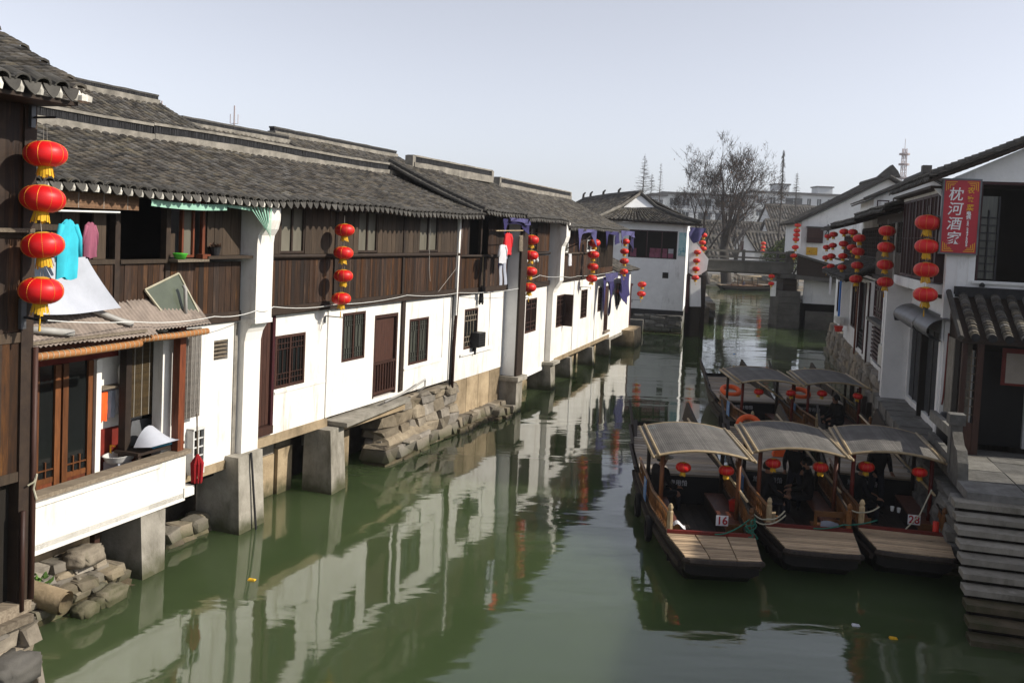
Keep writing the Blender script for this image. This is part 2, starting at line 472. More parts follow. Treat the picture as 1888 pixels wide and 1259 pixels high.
def window(T, x0, x1, z0, z1, y, outer=-1, fmat='wood_brown', gmat='glass_curtain', leaves=2, lat=None, lmat=None, fw=.055, name='window', lt=.016):
    """frame ring, leaves with panes, optional fretwork; y = outside face of the frame"""
    i = -outer
    def Y(d): return y + i * d
    m = MB()
    def rb(a, b, c, d, e, f):
        m.box(a, b, min(Y(e), Y(f)), max(Y(e), Y(f)), c, d)
    rb(x0, x0 + fw, z0, z1, 0, .07); rb(x1 - fw, x1, z0, z1, 0, .07)
    rb(x0 + fw, x1 - fw, z0, z0 + fw, 0, .07); rb(x0 + fw, x1 - fw, z1 - fw, z1, 0, .07)
    W = (x1 - x0 - 2 * fw) / leaves
    for k in range(1, leaves):
        xm = x0 + fw + W * k
        rb(xm - .025, xm + .025, z0 + fw, z1 - fw, .006, .06)
    o = put(m, name, fmat, T)
    for k in range(leaves):
        a = x0 + fw + W * k + (.025 if k else 0); b = x0 + fw + W * (k + 1) - (.025 if k < leaves - 1 else 0)
        bx('pane', gmat, o, a, b, min(Y(.042), Y(.05)), max(Y(.042), Y(.05)), z0 + fw, z1 - fw)
        if lat is not None:
            lm = MB(); lattice(lm, a, b, z0 + fw, z1 - fw, min(Y(.018), Y(.036)), max(Y(.018), Y(.036)), lat, lt)
            put(lm, 'fretwork', lmat or fmat, o)
    return o

# ---------------------------------------------------------------- tiled roofs
def tile_meshes():
    m = MB()          # drip tile: pointed apron, hangs below the eave; local x across, y = outwards, z up
    pts = [(-.095, 0), (.095, 0), (.085, -.03), (.05, -.085), (0, -.125), (-.05, -.085), (-.085, -.03)]
    m.v += [(x, .0 + .25 * abs(z), z) for x, z in pts] + [(x, -.014 + .25 * abs(z), z) for x, z in pts]
    n = len(pts)
    m.f.append(tuple(range(n))); m.f.append(tuple(range(n, 2 * n))[::-1])
    for i in range(n): m.f.append((i, n + i, n + (i + 1) % n, (i + 1) % n))
    drip = m.mesh('drip_tile', 'tile_part')
    m = MB()          # cover tile at the eave: half-round shell with thickness
    k = 7
    def arc(r, y, dz=0): return [(r * math.cos(math.pi * i / k), y, r * .8 * math.sin(math.pi * i / k) + dz) for i in range(k + 1)]
    a, b, c, d = arc(.088, .02), arc(.068, .02), arc(.082, -.2), arc(.064, -.2)
    m.v += a + b + c + d
    K = k + 1
    for i in range(k):
        m.f += [(i, i + 1, K + i + 1, K + i), (i, 2 * K + i, 2 * K + i + 1, i + 1), (K + i, K + i + 1, 3 * K + i + 1, 3 * K + i)]
    cover = m.mesh('eave_cover_tile', 'tile_part')
    return drip, cover
DRIP, COVER = tile_meshes()

def roof_slope(T, x0, x1, ye, ze, yr, zr, pitch=.21, course=.105, sag=.05, field_mat='tile', eave=True, clip=None, jit=.012,
               lime=False, deck=True, eave_fn=None, detail=True, wob=.02, name='roof'):
    """one tiled slope from the eave (ye,ze) up to the ridge (yr,zr). returns the slope object (deck)"""
    L = math.hypot(yr - ye, zr - ze)
    sy, sz = (yr - ye) / L, (zr - ze) / L          # up-slope direction
    out = -1 if yr > ye else 1                     # outward y sign
    ny, nz = -sz * (1 if yr > ye else -1), abs(sy)  # outward normal
    if yr < ye: ny = sz
    def pos(x, s, h=0):
        t = s / L
        w = wob * math.sin(x * .9 + t * 2) + wob * .6 * math.sin(x * 2.3 + 1)
        ez = eave_fn(x) if eave_fn else 0
        dz = -sag * 4 * t * (1 - t) + w * (1 - .5 * t) + ez
        return (x, ye + sy * s + ny * h, ze + sz * s + nz * h + dz)
    root = None
    m = MB()
    nu = max(2, int((x1 - x0) / .5)); nv = 6
    if deck:
        if clip is None:
            m.grid(lambda a, b: pos(x0 + (x1 - x0) * a, L * b, -.03), nu, nv)
            m.grid(lambda a, b: pos(x0 + (x1 - x0) * a, L * b, -.10), nu, nv)
            for xx in (x0, x1):
                for j in range(nv): m.q(pos(xx, L * j / nv, -.03), pos(xx, L * (j + 1) / nv, -.03), pos(xx, L * (j + 1) / nv, -.10), pos(xx, L * j / nv, -.10))
            for i in range(nu): m.q(pos(x0 + (x1 - x0) * i / nu, 0, -.03), pos(x0 + (x1 - x0) * (i + 1) / nu, 0, -.03), pos(x0 + (x1 - x0) * (i + 1) / nu, 0, -.10), pos(x0 + (x1 - x0) * i / nu, 0, -.10))
        else:
            NU, NV = nu * 4, 24
            for i in range(NU):
                for j in range(NV):
                    xa, xb = x0 + (x1 - x0) * i / NU, x0 + (x1 - x0) * (i + 1) / NU
                    if clip((xa + xb) / 2, (j + .5) / NV):
                        m.q(pos(xa, L * j / NV, -.03), pos(xb, L * j / NV, -.03), pos(xb, L * (j + 1) / NV, -.03), pos(xa, L * (j + 1) / NV, -.03))
        root = put(m, name, 'beam_dark', T)
    f = MB()
    ncol = max(1, round((x1 - x0) / pitch)); p = (x1 - x0) / ncol
    nc = int(L / course)
    kk = 4 if detail else 3
    for i in range(ncol + 1):
        xc = x0 + p * i
        for j in range(nc + 1):
            s0 = j * course - .02
            if s0 > L - .02: continue
            t = max(0, s0 / L)
            if clip and not clip(min(max(xc, x0 + .01), x1 - .01), min(1, t + .01)): continue
            rj = R_.uniform
            x = xc + rj(-jit, jit); lift = rj(0, .008); r = p * .42 * rj(.95, 1.05)
            s1 = min(L, s0 + course * 1.25)
            sk = rj(-.012, .012)
            b = len(f.v)
            for (s_, h_, rr) in ((s0, .028 + lift, r), (s1, .012, r * .93)):
                for q in range(kk + 1):
                    a = math.pi * q / kk
                    X = x + rr * math.cos(a) + (sk if s_ == s0 else 0); h = h_ + rr * .62 * math.sin(a)
                    f.v.append(pos(X, max(-.02, s_), h))
            for q in range(kk + 1):                # tile thickness at the lower edge
                a = math.pi * q / kk
                f.v.append(pos(x + sk + r * .84 * math.cos(a), max(-.02, s0) + .004, .028 + lift + r * .45 * math.sin(a) - .01))
            K = kk + 1
            for q in range(kk):
                f.f.append((b + q, b + q + 1, b + K + q + 1, b + K + q))
                f.f.append((b + 2 * K + q, b + 2 * K + q + 1, b + q + 1, b + q))
        if i < ncol:                               # pan tiles between
            xp = xc + p / 2
            for j in range(0, nc + 1, 2):
                s0 = j * course; s1 = min(L, s0 + course * 2.3)
                if clip and not clip(xp, min(1, s0 / L + .01)): continue
                b = len(f.v); hw = p * .36
                for (s_, h_) in ((s0, .02), (s1, .0)):
                    f.v += [pos(xp - hw, s_, h_ + .02), pos(xp, s_, h_ - .018), pos(xp + hw, s_, h_ + .02)]
                f.f += [(b, b + 1, b + 4, b + 3), (b + 1, b + 2, b + 5, b + 4)]
    if root is None:
        root = put(f, name, field_mat, T)
    else:
        put(f, 'tile_field', field_mat, root, kind='stuff')
    if eave:
        rz = 0 if out == 1 else math.pi
        ang = math.atan2(sz, abs(sy))
        for i in range(ncol + 1):
            xc = x0 + p * i
            if clip and not clip(xc + p / 2, 0): continue
            P = pos(xc, 0, .012)
            inst('eave_tile', COVER, root, (P[0], P[1] + out * .015, P[2]), (-ang + R_.uniform(-.05, .05), R_.uniform(-.06, .06), rz) if out == 1 else (-ang + R_.uniform(-.05, .05), R_.uniform(-.06, .06), rz), (p / .21,) * 3)
            if i < ncol:
                P = pos(xc + p / 2, 0, .0)
                inst('drip_tile', DRIP, root, (P[0], P[1] + out * .03, P[2] + .012), (R_.uniform(-.1, .12), R_.uniform(-.07, .07), rz), (p / .21 * R_.uniform(.93, 1.04),) * 3)
                if lime:
                    inst('lime_plug', LIME, root, (P[0] + p / 2, P[1] + out * -.02, P[2] - .045), (0, 0, 0))
    return root
LIME = MB().lathe([(0, -.05), (.04, -.05), (.05, 0), (.035, .05), (0, .06)], 7).mesh('lime_plug', 'lime')

def ridge(T, x0, x1, y, z, h=.2, base=.13, capw=.13, curve=.0, name='ridge', end=True, n=None, capmat='mortar', bandmat='tile_band', lift=None):
    """roof ridge: mortar bed, dark band of upright tiles, cap course"""
    n = n or max(4, int((x1 - x0) / .4))
    def zz(a): return z + curve * (2 * a - 1) ** 2 + (lift(a) if lift else 0)
    def strip(w, za, zb, jz=0):
        m = MB(); ring = []
        for i in range(n + 1):
            a = i / n; x = x0 + (x1 - x0) * a; q = zz(a)
            j = R_.uniform(-jz, jz)
            ring.append([(x, y - w, q + za), (x, y + w, q + za), (x, y + w, q + zb + j), (x, y - w, q + zb + j)])
        for i in range(n):
            A, B_ = ring[i], ring[i + 1]
            for k in range(4): m.q(A[k], A[(k + 1) % 4], B_[(k + 1) % 4], B_[k])
        m.q(*ring[0][::-1]); m.q(*ring[-1])
        return m
    r = put(strip(.16, -.12, base, .01), name, 'mortar', T)
    m = MB()
    xx = x0 + .03
    while xx < x1 - .03:
        a = (xx - x0) / (x1 - x0); w = R_.uniform(.018, .028); q = zz(a) + base
        lean = R_.uniform(-.012, .012)
        m.hexa([(xx, y - .10, q), (xx + w, y - .10, q), (xx + w, y + .10, q), (xx, y + .10, q),
                (xx + lean, y - .10, q + h + R_.uniform(-.008, .008)), (xx + w + lean, y - .10, q + h), (xx + w + lean, y + .10, q + h), (xx + lean, y + .10, q + h)])
        xx += w + .006
    put(m, 'upright_tiles', bandmat, r, kind='stuff')
    put(strip(capw, base + h - .005, base + h + .045, .008), 'ridge_cap', capmat, r)
    if end:
        for xe in (x0, x1):
            a = (xe - x0) / (x1 - x0)
            bx('ridge_end', 'mortar', r, xe - .09, xe + .09, y - .13, y + .13, zz(a) - .02, zz(a) + base + h + .02)
    return r

def verge(T, x, ye, ze, yr, zr, mat='tile_part', r=.075, sag=.05, name='verge_tiles', n=22, dx=.0):
    """a rolled row of tiles up the edge of a slope"""
    m = MB()
    for i in range(n):
        t = i / n; t2 = (i + 1.25) / n
        def P(q, h): return (x + dx * q, ye + (yr - ye) * q, ze + (zr - ze) * q - sag * 4 * q * (1 - q) + h)
        m.tube([P(t, .06), P(min(1, t2), .045)], [r * R_.uniform(.95, 1.08), r * .88], 7)
    return put(m, name, mat, T)
# ---------------------------------------------------------------- water and ground
def water_material():
    m = bpy.data.materials.new('water'); m.use_nodes = True
    n, l = m.node_tree.nodes, m.node_tree.links
    b = n['Principled BSDF']
    b.inputs['Base Color'].default_value = (.052, .066, .027, 1)
    b.inputs['Roughness'].default_value = .045
    b.subsurface_method = 'BURLEY'
    b.inputs['Subsurface Weight'].default_value = 1.0
    b.inputs['Subsurface Radius'].default_value = (1.0, 1.2, .8)
    b.inputs['Subsurface Scale'].default_value = 1.6
    b.inputs['IOR'].default_value = 1.7
    b.inputs['Specular IOR Level'].default_value = .5
    geo = n.new('ShaderNodeNewGeometry')
    mp = n.new('ShaderNodeMapping'); mp.inputs['Rotation'].default_value = (0, 0, rad(-18)); mp.inputs['Scale'].default_value = (.55, 1.5, 1)
    l.new(geo.outputs['Position'], mp.inputs['Vector'])
    a = n.new('ShaderNodeTexNoise'); a.inputs['Scale'].default_value = 1.1; a.inputs['Detail'].default_value = 2; a.inputs['Roughness'].default_value = .45
    c = n.new('ShaderNodeTexNoise'); c.inputs['Scale'].default_value = 5.5; c.inputs['Detail'].default_value = 3
    d = n.new('ShaderNodeTexNoise'); d.inputs['Scale'].default_value = .28; d.inputs['Detail'].default_value = 1
    for x in (a, c, d): l.new(mp.outputs[0], x.inputs['Vector'])
    rp = n.new('ShaderNodeMapRange'); rp.inputs['From Min'].default_value = .42; rp.inputs['From Max'].default_value = .62
    rp.inputs['To Min'].default_value = .15; rp.inputs['To Max'].default_value = 1.0
    l.new(d.outputs['Fac'], rp.inputs['Value'])
    m1 = n.new('ShaderNodeMath'); m1.operation = 'MULTIPLY_ADD'; m1.inputs[1].default_value = .10
    l.new(c.outputs['Fac'], m1.inputs[0]); l.new(a.outputs['Fac'], m1.inputs[2])
    m2 = n.new('ShaderNodeMath'); m2.operation = 'MULTIPLY'
    l.new(m1.outputs[0], m2.inputs[0]); l.new(rp.outputs[0], m2.inputs[1])
    bm = n.new('ShaderNodeBump'); bm.inputs['Strength'].default_value = .30; bm.inputs['Distance'].default_value = .05
    l.new(m2.outputs[0], bm.inputs['Height']); l.new(bm.outputs[0], b.inputs['Normal'])
    # drifting silt: slow changes of the water's own colour
    s = n.new('ShaderNodeTexNoise'); s.inputs['Scale'].default_value = .22; s.inputs['Detail'].default_value = 3
    l.new(geo.outputs['Position'], s.inputs['Vector'])
    r = n.new('ShaderNodeValToRGB'); r.color_ramp.elements[0].position = .35; r.color_ramp.elements[1].position = .7
    r.color_ramp.elements[0].color = (.042, .064, .025, 1); r.color_ramp.elements[1].color = (.056, .080, .034, 1)
    l.new(s.outputs['Fac'], r.inputs['Fac']); l.new(r.outputs[0], b.inputs['Base Color'])
    M['water'] = m
water_material()
w = MB(); w.q((-60, -250, 0), (140, -250, 0), (140, 116, 0), (-60, 116, 0))
put(w, 'canal_water', 'water', fr=WORLD, kind='structure')
def poly_ground(pts, z, name):
    m = MB(); m.prism(pts, 'z', -1.5, z)
    return put(m, name, 'soil', fr=WORLD, kind='structure')
poly_ground([(-900, -300), (-14, -300), (-9.2, 9.6), (-5.9, 17.5), (-3.0, 24.5), (-1.2, 30.5), (3.3, 44.5), (7.0, 58), (13.6, 63), (20, 96), (20.5, 109), (60, 113), (900, 113), (900, 2500), (-900, 2500)], 1.0, 'ground')
poly_ground([(900, -300), (900, 112), (46, 112), (34, 108), (20.3, 64), (24.5, 62.5), (24.5, 52), (18.2, 50.5), (11.4, 20.6), (8.2, 9.5), (7.0, -300)], 1.3, 'right_bank_ground')

FB = Frame(-4.58, 17.68, 21.55)
FC = Frame(0.03, 29.35, 17.9)
FR = Frame(9.57, 20.06, 14.7)

def shell(T, x0, x1, y0, y1, z0, zf, z1, sides=(1, 1), mat='plaster_old'):
    bx('back_wall', mat, T, x0, x1, y1 - .12, y1, z0, z1)
    if sides[0]: bx('side_wall', mat, T, x0, x0 + .12, y0 + .22, y1 - .12, z0, z1)
    if sides[1]: bx('side_wall', mat, T, x1 - .12, x1, y0 + .22, y1 - .12, z0, z1)
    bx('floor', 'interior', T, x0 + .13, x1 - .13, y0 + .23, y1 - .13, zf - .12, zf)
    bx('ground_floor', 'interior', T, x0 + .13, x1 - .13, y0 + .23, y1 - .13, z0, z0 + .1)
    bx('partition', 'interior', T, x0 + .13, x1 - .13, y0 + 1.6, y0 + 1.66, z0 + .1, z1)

def rock(name, mat, T, x, y, z, sx, sy, sz, seed=0, rz=0.0, rough=.12):
    """a block of stone with knocked-off corners"""
    r = random.Random(seed)
    bm = bmesh.new()
    bmesh.ops.create_cube(bm, size=1)
    bmesh.ops.bevel(bm, geom=bm.edges[:], offset=.16, segments=2, affect='EDGES')
    bmesh.ops.subdivide_edges(bm, edges=[e for e in bm.edges if e.calc_length() > .3], cuts=2, use_grid_fill=True)
    rough *= .22
    for v in bm.verts:
        v.co *= 1 + .10 * math.sin(v.co.x * 5 + seed) * math.sin(v.co.y * 4 + seed * 2) + .06 * math.sin(v.co.z * 7 + seed)
        v.co += Vector((r.uniform(-rough, rough), r.uniform(-rough, rough), r.uniform(-rough, rough)))
    me = bpy.data.meshes.new(name); bm.to_mesh(me); bm.free()
    me.materials.append(M[mat])
    o = inst(name, me, T, (x, y, z), (r.uniform(-.05, .05), r.uniform(-.05, .05), rz), (sx, sy, sz))
    me.polygons.foreach_set('use_smooth', [True] * len(me.polygons))
    return o
ROCKS = []
for s in range(10):
    r = random.Random(s); bm = bmesh.new(); bmesh.ops.create_cube(bm, size=1)
    bmesh.ops.bevel(bm, geom=bm.edges[:], offset=.11, segments=1, affect='EDGES')
    for v in bm.verts: v.co += Vector((r.uniform(-.09, .09), r.uniform(-.09, .09), r.uniform(-.09, .09)))
    d = {}
    for mt in ('stone', 'stone_grey', 'stone_wet', 'bridge_stone'):
        me = bpy.data.meshes.new('stone'); bm.to_mesh(me); me.materials.append(M[mt]); d[mt] = me
    bm.free(); ROCKS.append(d)
def stones(T, x0, x1, z0, z1, yf, depth=.35, mat='stone', hmin=.16, hmax=.28, wmin=.3, wmax=.7, batter=0.0, jitter=.05, wet=True, name='stone', top=None):
    """courses of single stones; yf = y of the front face at z1 (y grows into the bank)"""
    z = z0
    while z < z1 - .03:
        h = min(R_.uniform(hmin, hmax), z1 - z)
        if z1 - z - h < .07: h = z1 - z
        x = x0 + R_.uniform(-.1, .05)
        while x < x1 - .05:
            ww = min(R_.uniform(wmin, wmax), x1 - x + .05)
            zt = top(x + ww / 2) if top else 99
            if z + h * .5 < zt:
                y = yf - batter * (z1 - z - h / 2) + R_.uniform(-jitter, jitter)
                mt = 'stone_wet' if (wet and z + h / 2 < .10) else mat
                inst(name, R_.choice(ROCKS)[mt], T, (x + ww / 2, y + depth / 2, z + h / 2), (R_.uniform(-.03, .03), R_.uniform(-.04, .04), R_.uniform(-.05, .05)), (ww * 1.04, depth, h * 1.06))
            x += ww
        z += h

def house_base(name, label, fr, x0, group='timber and plaster houses along the left bank'):
    return thing(name, label, 'house', fr, (x0, 0, 0), group)

# ================================================================ house B: middle of the left row
T = house_base('canal_house', 'long white plaster and dark timber house with red lanterns and brown waterside door', FB, -.5)
hB = T
mk('glass_greyed', (.05, .05, .042), (.035, .035, .03), 4, .5)
holes = [(-.42, .09, 1.64, 3.84), (.13, 1.13, 2.40, 3.44), (2.53, 3.51, 2.64, 3.72), (3.92, 5.05, 1.62, 3.58), (5.64, 6.72, 2.20, 3.36)]
put(wall(-.5, 8.22, 1.52, 3.88, 0, .2, holes), 'wall', 'plaster', T)
shell(T, -.5, 8.22, 0, 4.6, 1.3, 3.9, 6.0)
# plaster seams, patched panels and the thin moulding between the bays
for (a, b, c, d) in ((1.93, 1.99, 1.53, 3.86), (1.99, 2.02, 1.53, 3.86)):
    bx('plaster_strip', 'plaster', T, a, b, -.03 if a < 1.98 else -.018, 0, c, d)
bx('plaster_strip', 'plaster', T, 7.55, 7.6, -.016, 0, 2.2, 3.86)
bx('plaster_strip', 'plaster', T, 5.42, 7.55, -.020, 0, 2.1, 2.145)
bx('plaster_strip', 'plaster', T, .14, 1.9, -.022, 0, 2.30, 2.345)
bx('post', 'beam_dark', T, 5.17, 5.33, -.05, .05, 1.62, 3.86)
bx('post', 'paint_red', T, 5.33, 5.37, -.025, .03, 1.75, 3.6)
# brown plank door beside the pillar
d = bx('plank_door', 'wood_brown', T, -.42, .02, .06, .10, 1.72, 3.84)
for i in range(4):
    bx('door_board', 'wood_brown', T, -.42 + .11 * i + .004, -.42 + .11 * (i + 1) - .004, .035, .06, 1.74, 3.82)
bx('door_jamb', 'paint_maroon', T, .02, .10, -.02, .10, 1.6, 3.86)
bx('door_sill', 'wood_brown', T, -.45, .06, -.06, .12, 1.56, 1.72)
window(T, .13, 1.13, 2.40, 3.44, -.012, fmat='wood_brown', gmat='glass_dark', lat=1, lmat='wood_brown')
for a in (.35, .42, .78, .85):
    bx('curtain', 'paint_red', T, a, a + .035, .075, .085, 2.5, 3.35)
window(T, 2.53, 3.51, 2.64, 3.72, .0, gmat='glass_curtain', lat=1, lmat='glass_greyed', lt=.009)
window(T, 5.64, 6.72, 2.20, 3.36, .0, gmat='glass_curtain', lat=1, lmat='glass_greyed', lt=.009)
# waterside door with a low gate
fm = MB().box(3.92, 3.99, .0, .12, 1.62, 3.58).box(4.98, 5.05, .0, .12, 1.62, 3.58).box(3.99, 4.98, .0, .12, 3.50, 3.58)
do = put(fm, 'door', 'wood_brown', T)
bx('leaf', 'wood_brown', do, 3.99, 4.98, .07, .11, 1.64, 3.5)
bx('gate_rail', 'wood_brown', do, 3.99, 4.98, .0, .05, 2.40, 2.46)
bx('gate_rail', 'wood_brown', do, 3.99, 4.98, .0, .05, 1.70, 1.76)
for i in range(8): bx('gate_bar', 'wood_brown', do, 4.02 + i * .125, 4.06 + i * .125, .01, .045, 1.76, 2.40)
# base beam, walkway slab
bx('base_beam', 'concrete_tan', T, -.45, 2.0, -.04, .3, 1.34, 1.52)
m = MB().hexa([(2.05, -.5, 1.36), (5.25, -.32, 1.40), (5.25, .1, 1.40), (2.05, .1, 1.36), (2.05, -.5, 1.45), (5.25, -.32, 1.49), (5.25, .1, 1.49), (2.05, .1, 1.45)])
put(m, 'walkway_slab', 'concrete', T)
bx('slab_beam', 'concrete_tan', T, 2.4, 5.2, -.2, .05, 1.2, 1.36)
m = MB().tube([(4.0, -.3, 1.58), (5.2, -.28, 1.66), (6.2, -.22, 1.80), (6.2, -.22, 1.62), (6.05, -.1, 1.5)], .025, 6)
put(m, 'drain_pipe', 'pvc', T, smooth=True)
# concrete pillar in the water
m = MB().hexa([(1.62, -.48, -.6), (2.28, -.42, -.6), (2.24, .3, -.6), (1.62, .3, -.6), (1.66, -.34, 1.34), (2.24, -.30, 1.34), (2.24, .3, 1.34), (1.66, .3, 1.34)])
put(m, 'water_pillar', 'concrete', T)
# boards and stones under the floor
for i, (a, b) in enumerate(((-.4, .35), (.35, 1.1), (1.1, 1.62), (2.3, 3.2), (3.2, 3.9))):
    bx('foundation_slab', 'concrete_tan', T, a, b - .02, .55 + .08 * (i % 2), .75, -.5, .75 + .1 * (i % 3))
    bx('foundation_slab', 'stone', T, a, b - .02, .60 + .05 * (i % 2), .80, .76 + .1 * (i % 3), 1.34)
# stone embankment below the right half
stones(T, 4.3, 8.5, -.25, 1.40, -.06, .6, 'stone', .18, .32, .35, .9, batter=.10, jitter=.025, top=lambda x: 1.5 if x > 5.2 else 1.05)
stones(T, 4.1, 6.3, -.2, .50, -.36, .7, 'stone', .22, .34, .6, 1.1, jitter=.04)
put(MB().hexa([(4.2, -.36, .50), (6.6, -.30, .50), (6.6, .1, .50), (4.2, .1, .50), (4.3, -.28, .58), (6.5, -.18, .56), (6.4, .1, .80), (4.3, .1, .80)]), 'rubble_ledge', 'stone', T)
# upper storey
bx('floor_beam', 'beam_dark', T, -.5, 8.22, -.10, .1, 3.86, 4.03)
planks(T, -.5, 1.98, 4.03, 4.94, -.03, .105)
planks(T, 2.08, 5.0, 4.03, 4.94, -.03, .105)
planks(T, 5.1, 8.2, 4.03, 4.94, -.03, .105)
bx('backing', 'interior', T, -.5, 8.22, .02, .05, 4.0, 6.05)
for a in (-.5, 2.0, 5.02): bx('post', 'beam_dark', T, a, a + .09, -.09, .02, 4.03, 6.1)
m = MB().tube([(-.5, -.11, 5.0), (2, -.115, 4.99), (5, -.11, 4.985), (8.2, -.11, 4.975)], .045, 8)
put(m, 'sill_rail', 'beam_dark', T, smooth=True)
bx('sill', 'beam_dark', T, -.5, 8.22, -.08, .02, 4.93, 5.03)
bx('eave_plate', 'beam_dark', T, -.5, 8.22, -.06, .08, 5.98, 6.12)
wins = [(.10, .92), (2.95, 3.82), (5.88, 6.94)]
for a, b in wins:
    window(T, a, b, 5.05, 5.98, -.05, fmat='beam_dark', gmat='glass_frost', leaves=2, fw=.045)
x = -.41
for a, b in wins + [(8.22, 8.22)]:
    planks(T, x, a, 5.03, 5.98, -.03, .21, mat='board_grey')
    x = b
# pillar between house A and house B
def fire_pillar(T, x0, x1, prof, yb, mat='plaster'):
    m = MB(); m.prism([(yb, prof[0][1])] + prof + [(yb, prof[-1][1])], 'x', x0, x1)
    return put(m, 'pillar', mat, T)
fire_pillar(T, -1.0, -.52, [(-.14, 1.38), (-.14, 3.45), (-.18, 3.62), (-.27, 3.78), (-.36, 3.86), (-.36, 5.25), (-.38, 5.4), (-.46, 5.52), (-.50, 5.68), (-.50, 6.0)], 1.0)
bx('pillar_cap', 'plaster', T, -1.015, -.505, -.375, 0, 3.80, 3.88)
m = MB().hexa([(-1.32, -.42, -.6), (-.50, -.36, -.6), (-.50, .6, -.6), (-1.32, .6, -.6), (-1.28, -.30, 1.39), (-.50, -.24, 1.39), (-.50, .6, 1.39), (-1.28, .6, 1.39)])
put(m, 'pillar_base', 'concrete', T)
m = MB().tube([(-.92, -.30, 1.42), (-.92, -.34, 1.1), (-.9, -.36, .75), (-.88, -.44, -.1)], .022, 6)
put(m, 'drain_pipe', 'metal_dark', T)
# roof of house B
roofB = roof_slope(T, -.78, 8.55, -.62, 6.03, 2.4, 7.12, name='roof')
rb2 = roof_slope(T, -.78, 8.55, 5.0, 6.03, 2.4, 7.12, eave=False, detail=False, course=.3, name='rear_roof')
ridge(T, -.78, 9.6, 2.4, 7.13, end=False, h=.16, base=.11, lift=lambda a: .02 * math.sin(a * 7))
bx('ridge_end', 'mortar', T, 9.55, 9.75, 2.25, 2.55, 7.0, 7.46)
# down pipe between house B and C
m = MB().tube([(8.26, -.12, 5.95), (8.22, -.10, 5.0), (8.2, -.10, 3.9), (8.14, -.08, 2.4), (8.12, -.08, 1.3)], .05, 8)
put(m, 'down_pipe', 'wood_brown', T, smooth=True)
m = MB().tube([(8.04, -.06, 3.85), (8.0, -.06, 1.3)], .03, 6)
put(m, 'down_pipe', 'metal_dark', T, smooth=True)
m = MB().tube([(6.3, -.14, 5.9), (6.3, -.14, 5.2), (6.32, -.15, 4.6), (6.4, -.15, 4.3)], .008, 5)
put(m, 'hanging_cable', 'cord', T)
bx('post', 'plaster', T, 8.1, 8.24, -.13, .05, 3.3, 6.0)

# ================================================================ house A: behind the near house, with the balcony
T = house_base('canal_house', 'dark timber house with a corrugated porch roof and a white balcony parapet', FB, -1.1)
hA = T
put(wall(-2.9, -1.02, 1.32, 3.82, 0, .2, [(-1.66, -1.28, 3.16, 3.52)]), 'wall', 'plaster', T)
m = MB()
for i in range(5): m.box(-1.66, -1.28, .02, .1, 3.2 + i * .07, 3.235 + i * .07)
put(m, 'vent_grille', 'wood_old', T)
bx('wall_edge', 'mortar', T, -1.12, -1.03, -.02, .05, 1.4, 3.8)
bx('base_beam', 'concrete_tan', T, -3.2, -1.05, -.03, .3, 1.16, 1.32)
shell(T, -9.2, -1.02, 0, 4.6, 1.0, 3.95, 6.0, sides=(1, 0))
# the white tiled kitchen wall and the lattice doors at the back of the balcony
bx('kitchen_wall', 'plaster', T, -3.97, -2.75, .55, .62, 2.05, 3.9)
bx('kitchen_dado', 'paint_red', T, -3.86, -2.75, .52, .55, 1.3, 2.25)
bx('door_lintel', 'paint_red', T, -7.0, -3.45, .40, .5, 3.42, 3.75)
bx('side_return', 'plaster', T, -3.98, -3.88, .3, .62, 1.1, 3.42)
for a in (-4.03, -4.50, -4.64, -5.02, -5.5, -6.0): bx('door_post', 'wood_orange', T, a - .05, a + .05, .36, .46, 1.1, 3.42)
for a, b in ((-4.45, -4.08), (-4.97, -4.69), (-5.45, -5.07), (-5.95, -5.55)):
    bx('door_rail', 'wood_orange', T, a, b, .38, .44, 1.68, 1.76)
    bx('door_panel', 'wood_redbrown', T, a, b, .39, .43, 1.1, 1.68)
    bx('door_glass', 'glass_dark', T, a, b, .40, .42, 1.76, 3.42)
    lm = MB(); lattice(lm, a, b, 1.76, 2.0, .37, .40, 3, .018); put(lm, 'fretwork', 'wood_orange', T)
bx('balcony_floor', 'concrete', T, -8.4, -2.6, -.28, .5, 1.02, 1.10)
# balcony parapet
m = MB().prism([(-.12, .98), (-.12, 1.74), (0.0, 1.74), (0.0, .98)], 'x', -9.0, -2.62)
m.v = [(x, y - .16, z + .012 * math.sin(x * 3) + (.03 * (x + 2.6) / 6)) for x, y, z in m.v]
put(m, 'parapet', 'plaster', T)
m = MB().hexa([(-9.0, -.34, 1.70), (-2.56, -.34, 1.76), (-2.56, -.1, 1.76), (-9.0, -.1, 1.70), (-9.0, -.34, 1.765), (-2.56, -.34, 1.825), (-2.56, -.1, 1.825), (-9.0, -.1, 1.765)])
put(m, 'parapet_coping', 'wood_old', T)
m = MB().hexa([(-9.0, -.315, 1.60), (-3.2, -.315, 1.66), (-3.2, -.28, 1.66), (-9.0, -.28, 1.60), (-9.0, -.315, 1.66), (-3.2, -.315, 1.72), (-3.2, -.28, 1.72), (-9.0, -.28, 1.66)])
put(m, 'parapet_moulding', 'plaster', T)
bx('parapet_end', 'plaster', T, -2.66, -2.42, -.30, -.05, 1.02, 1.18)
# sloping concrete leg under the balcony
m = MB().hexa([(-3.75, -.50, -.4), (-3.25, -.46, -.4), (-3.25, .5, -.4), (-3.75, .5, -.4), (-3.55, -.22, 1.04), (-2.98, -.20, 1.04), (-2.98, .5, 1.04), (-3.55, .5, 1.04)])
put(m, 'balcony_leg', 'concrete', T)
bx('ledge_slab', 'concrete_tan', T, -8.6, -4.1, .25, .6, -.4, .78)
bx('ledge_slab', 'concrete_tan', T, -8.6, -4.6, .2, .5, .78, 1.0)
bx('ledge_post', 'wood_brown', T, -4.05, -3.95, .2, .3, .3, 1.04)
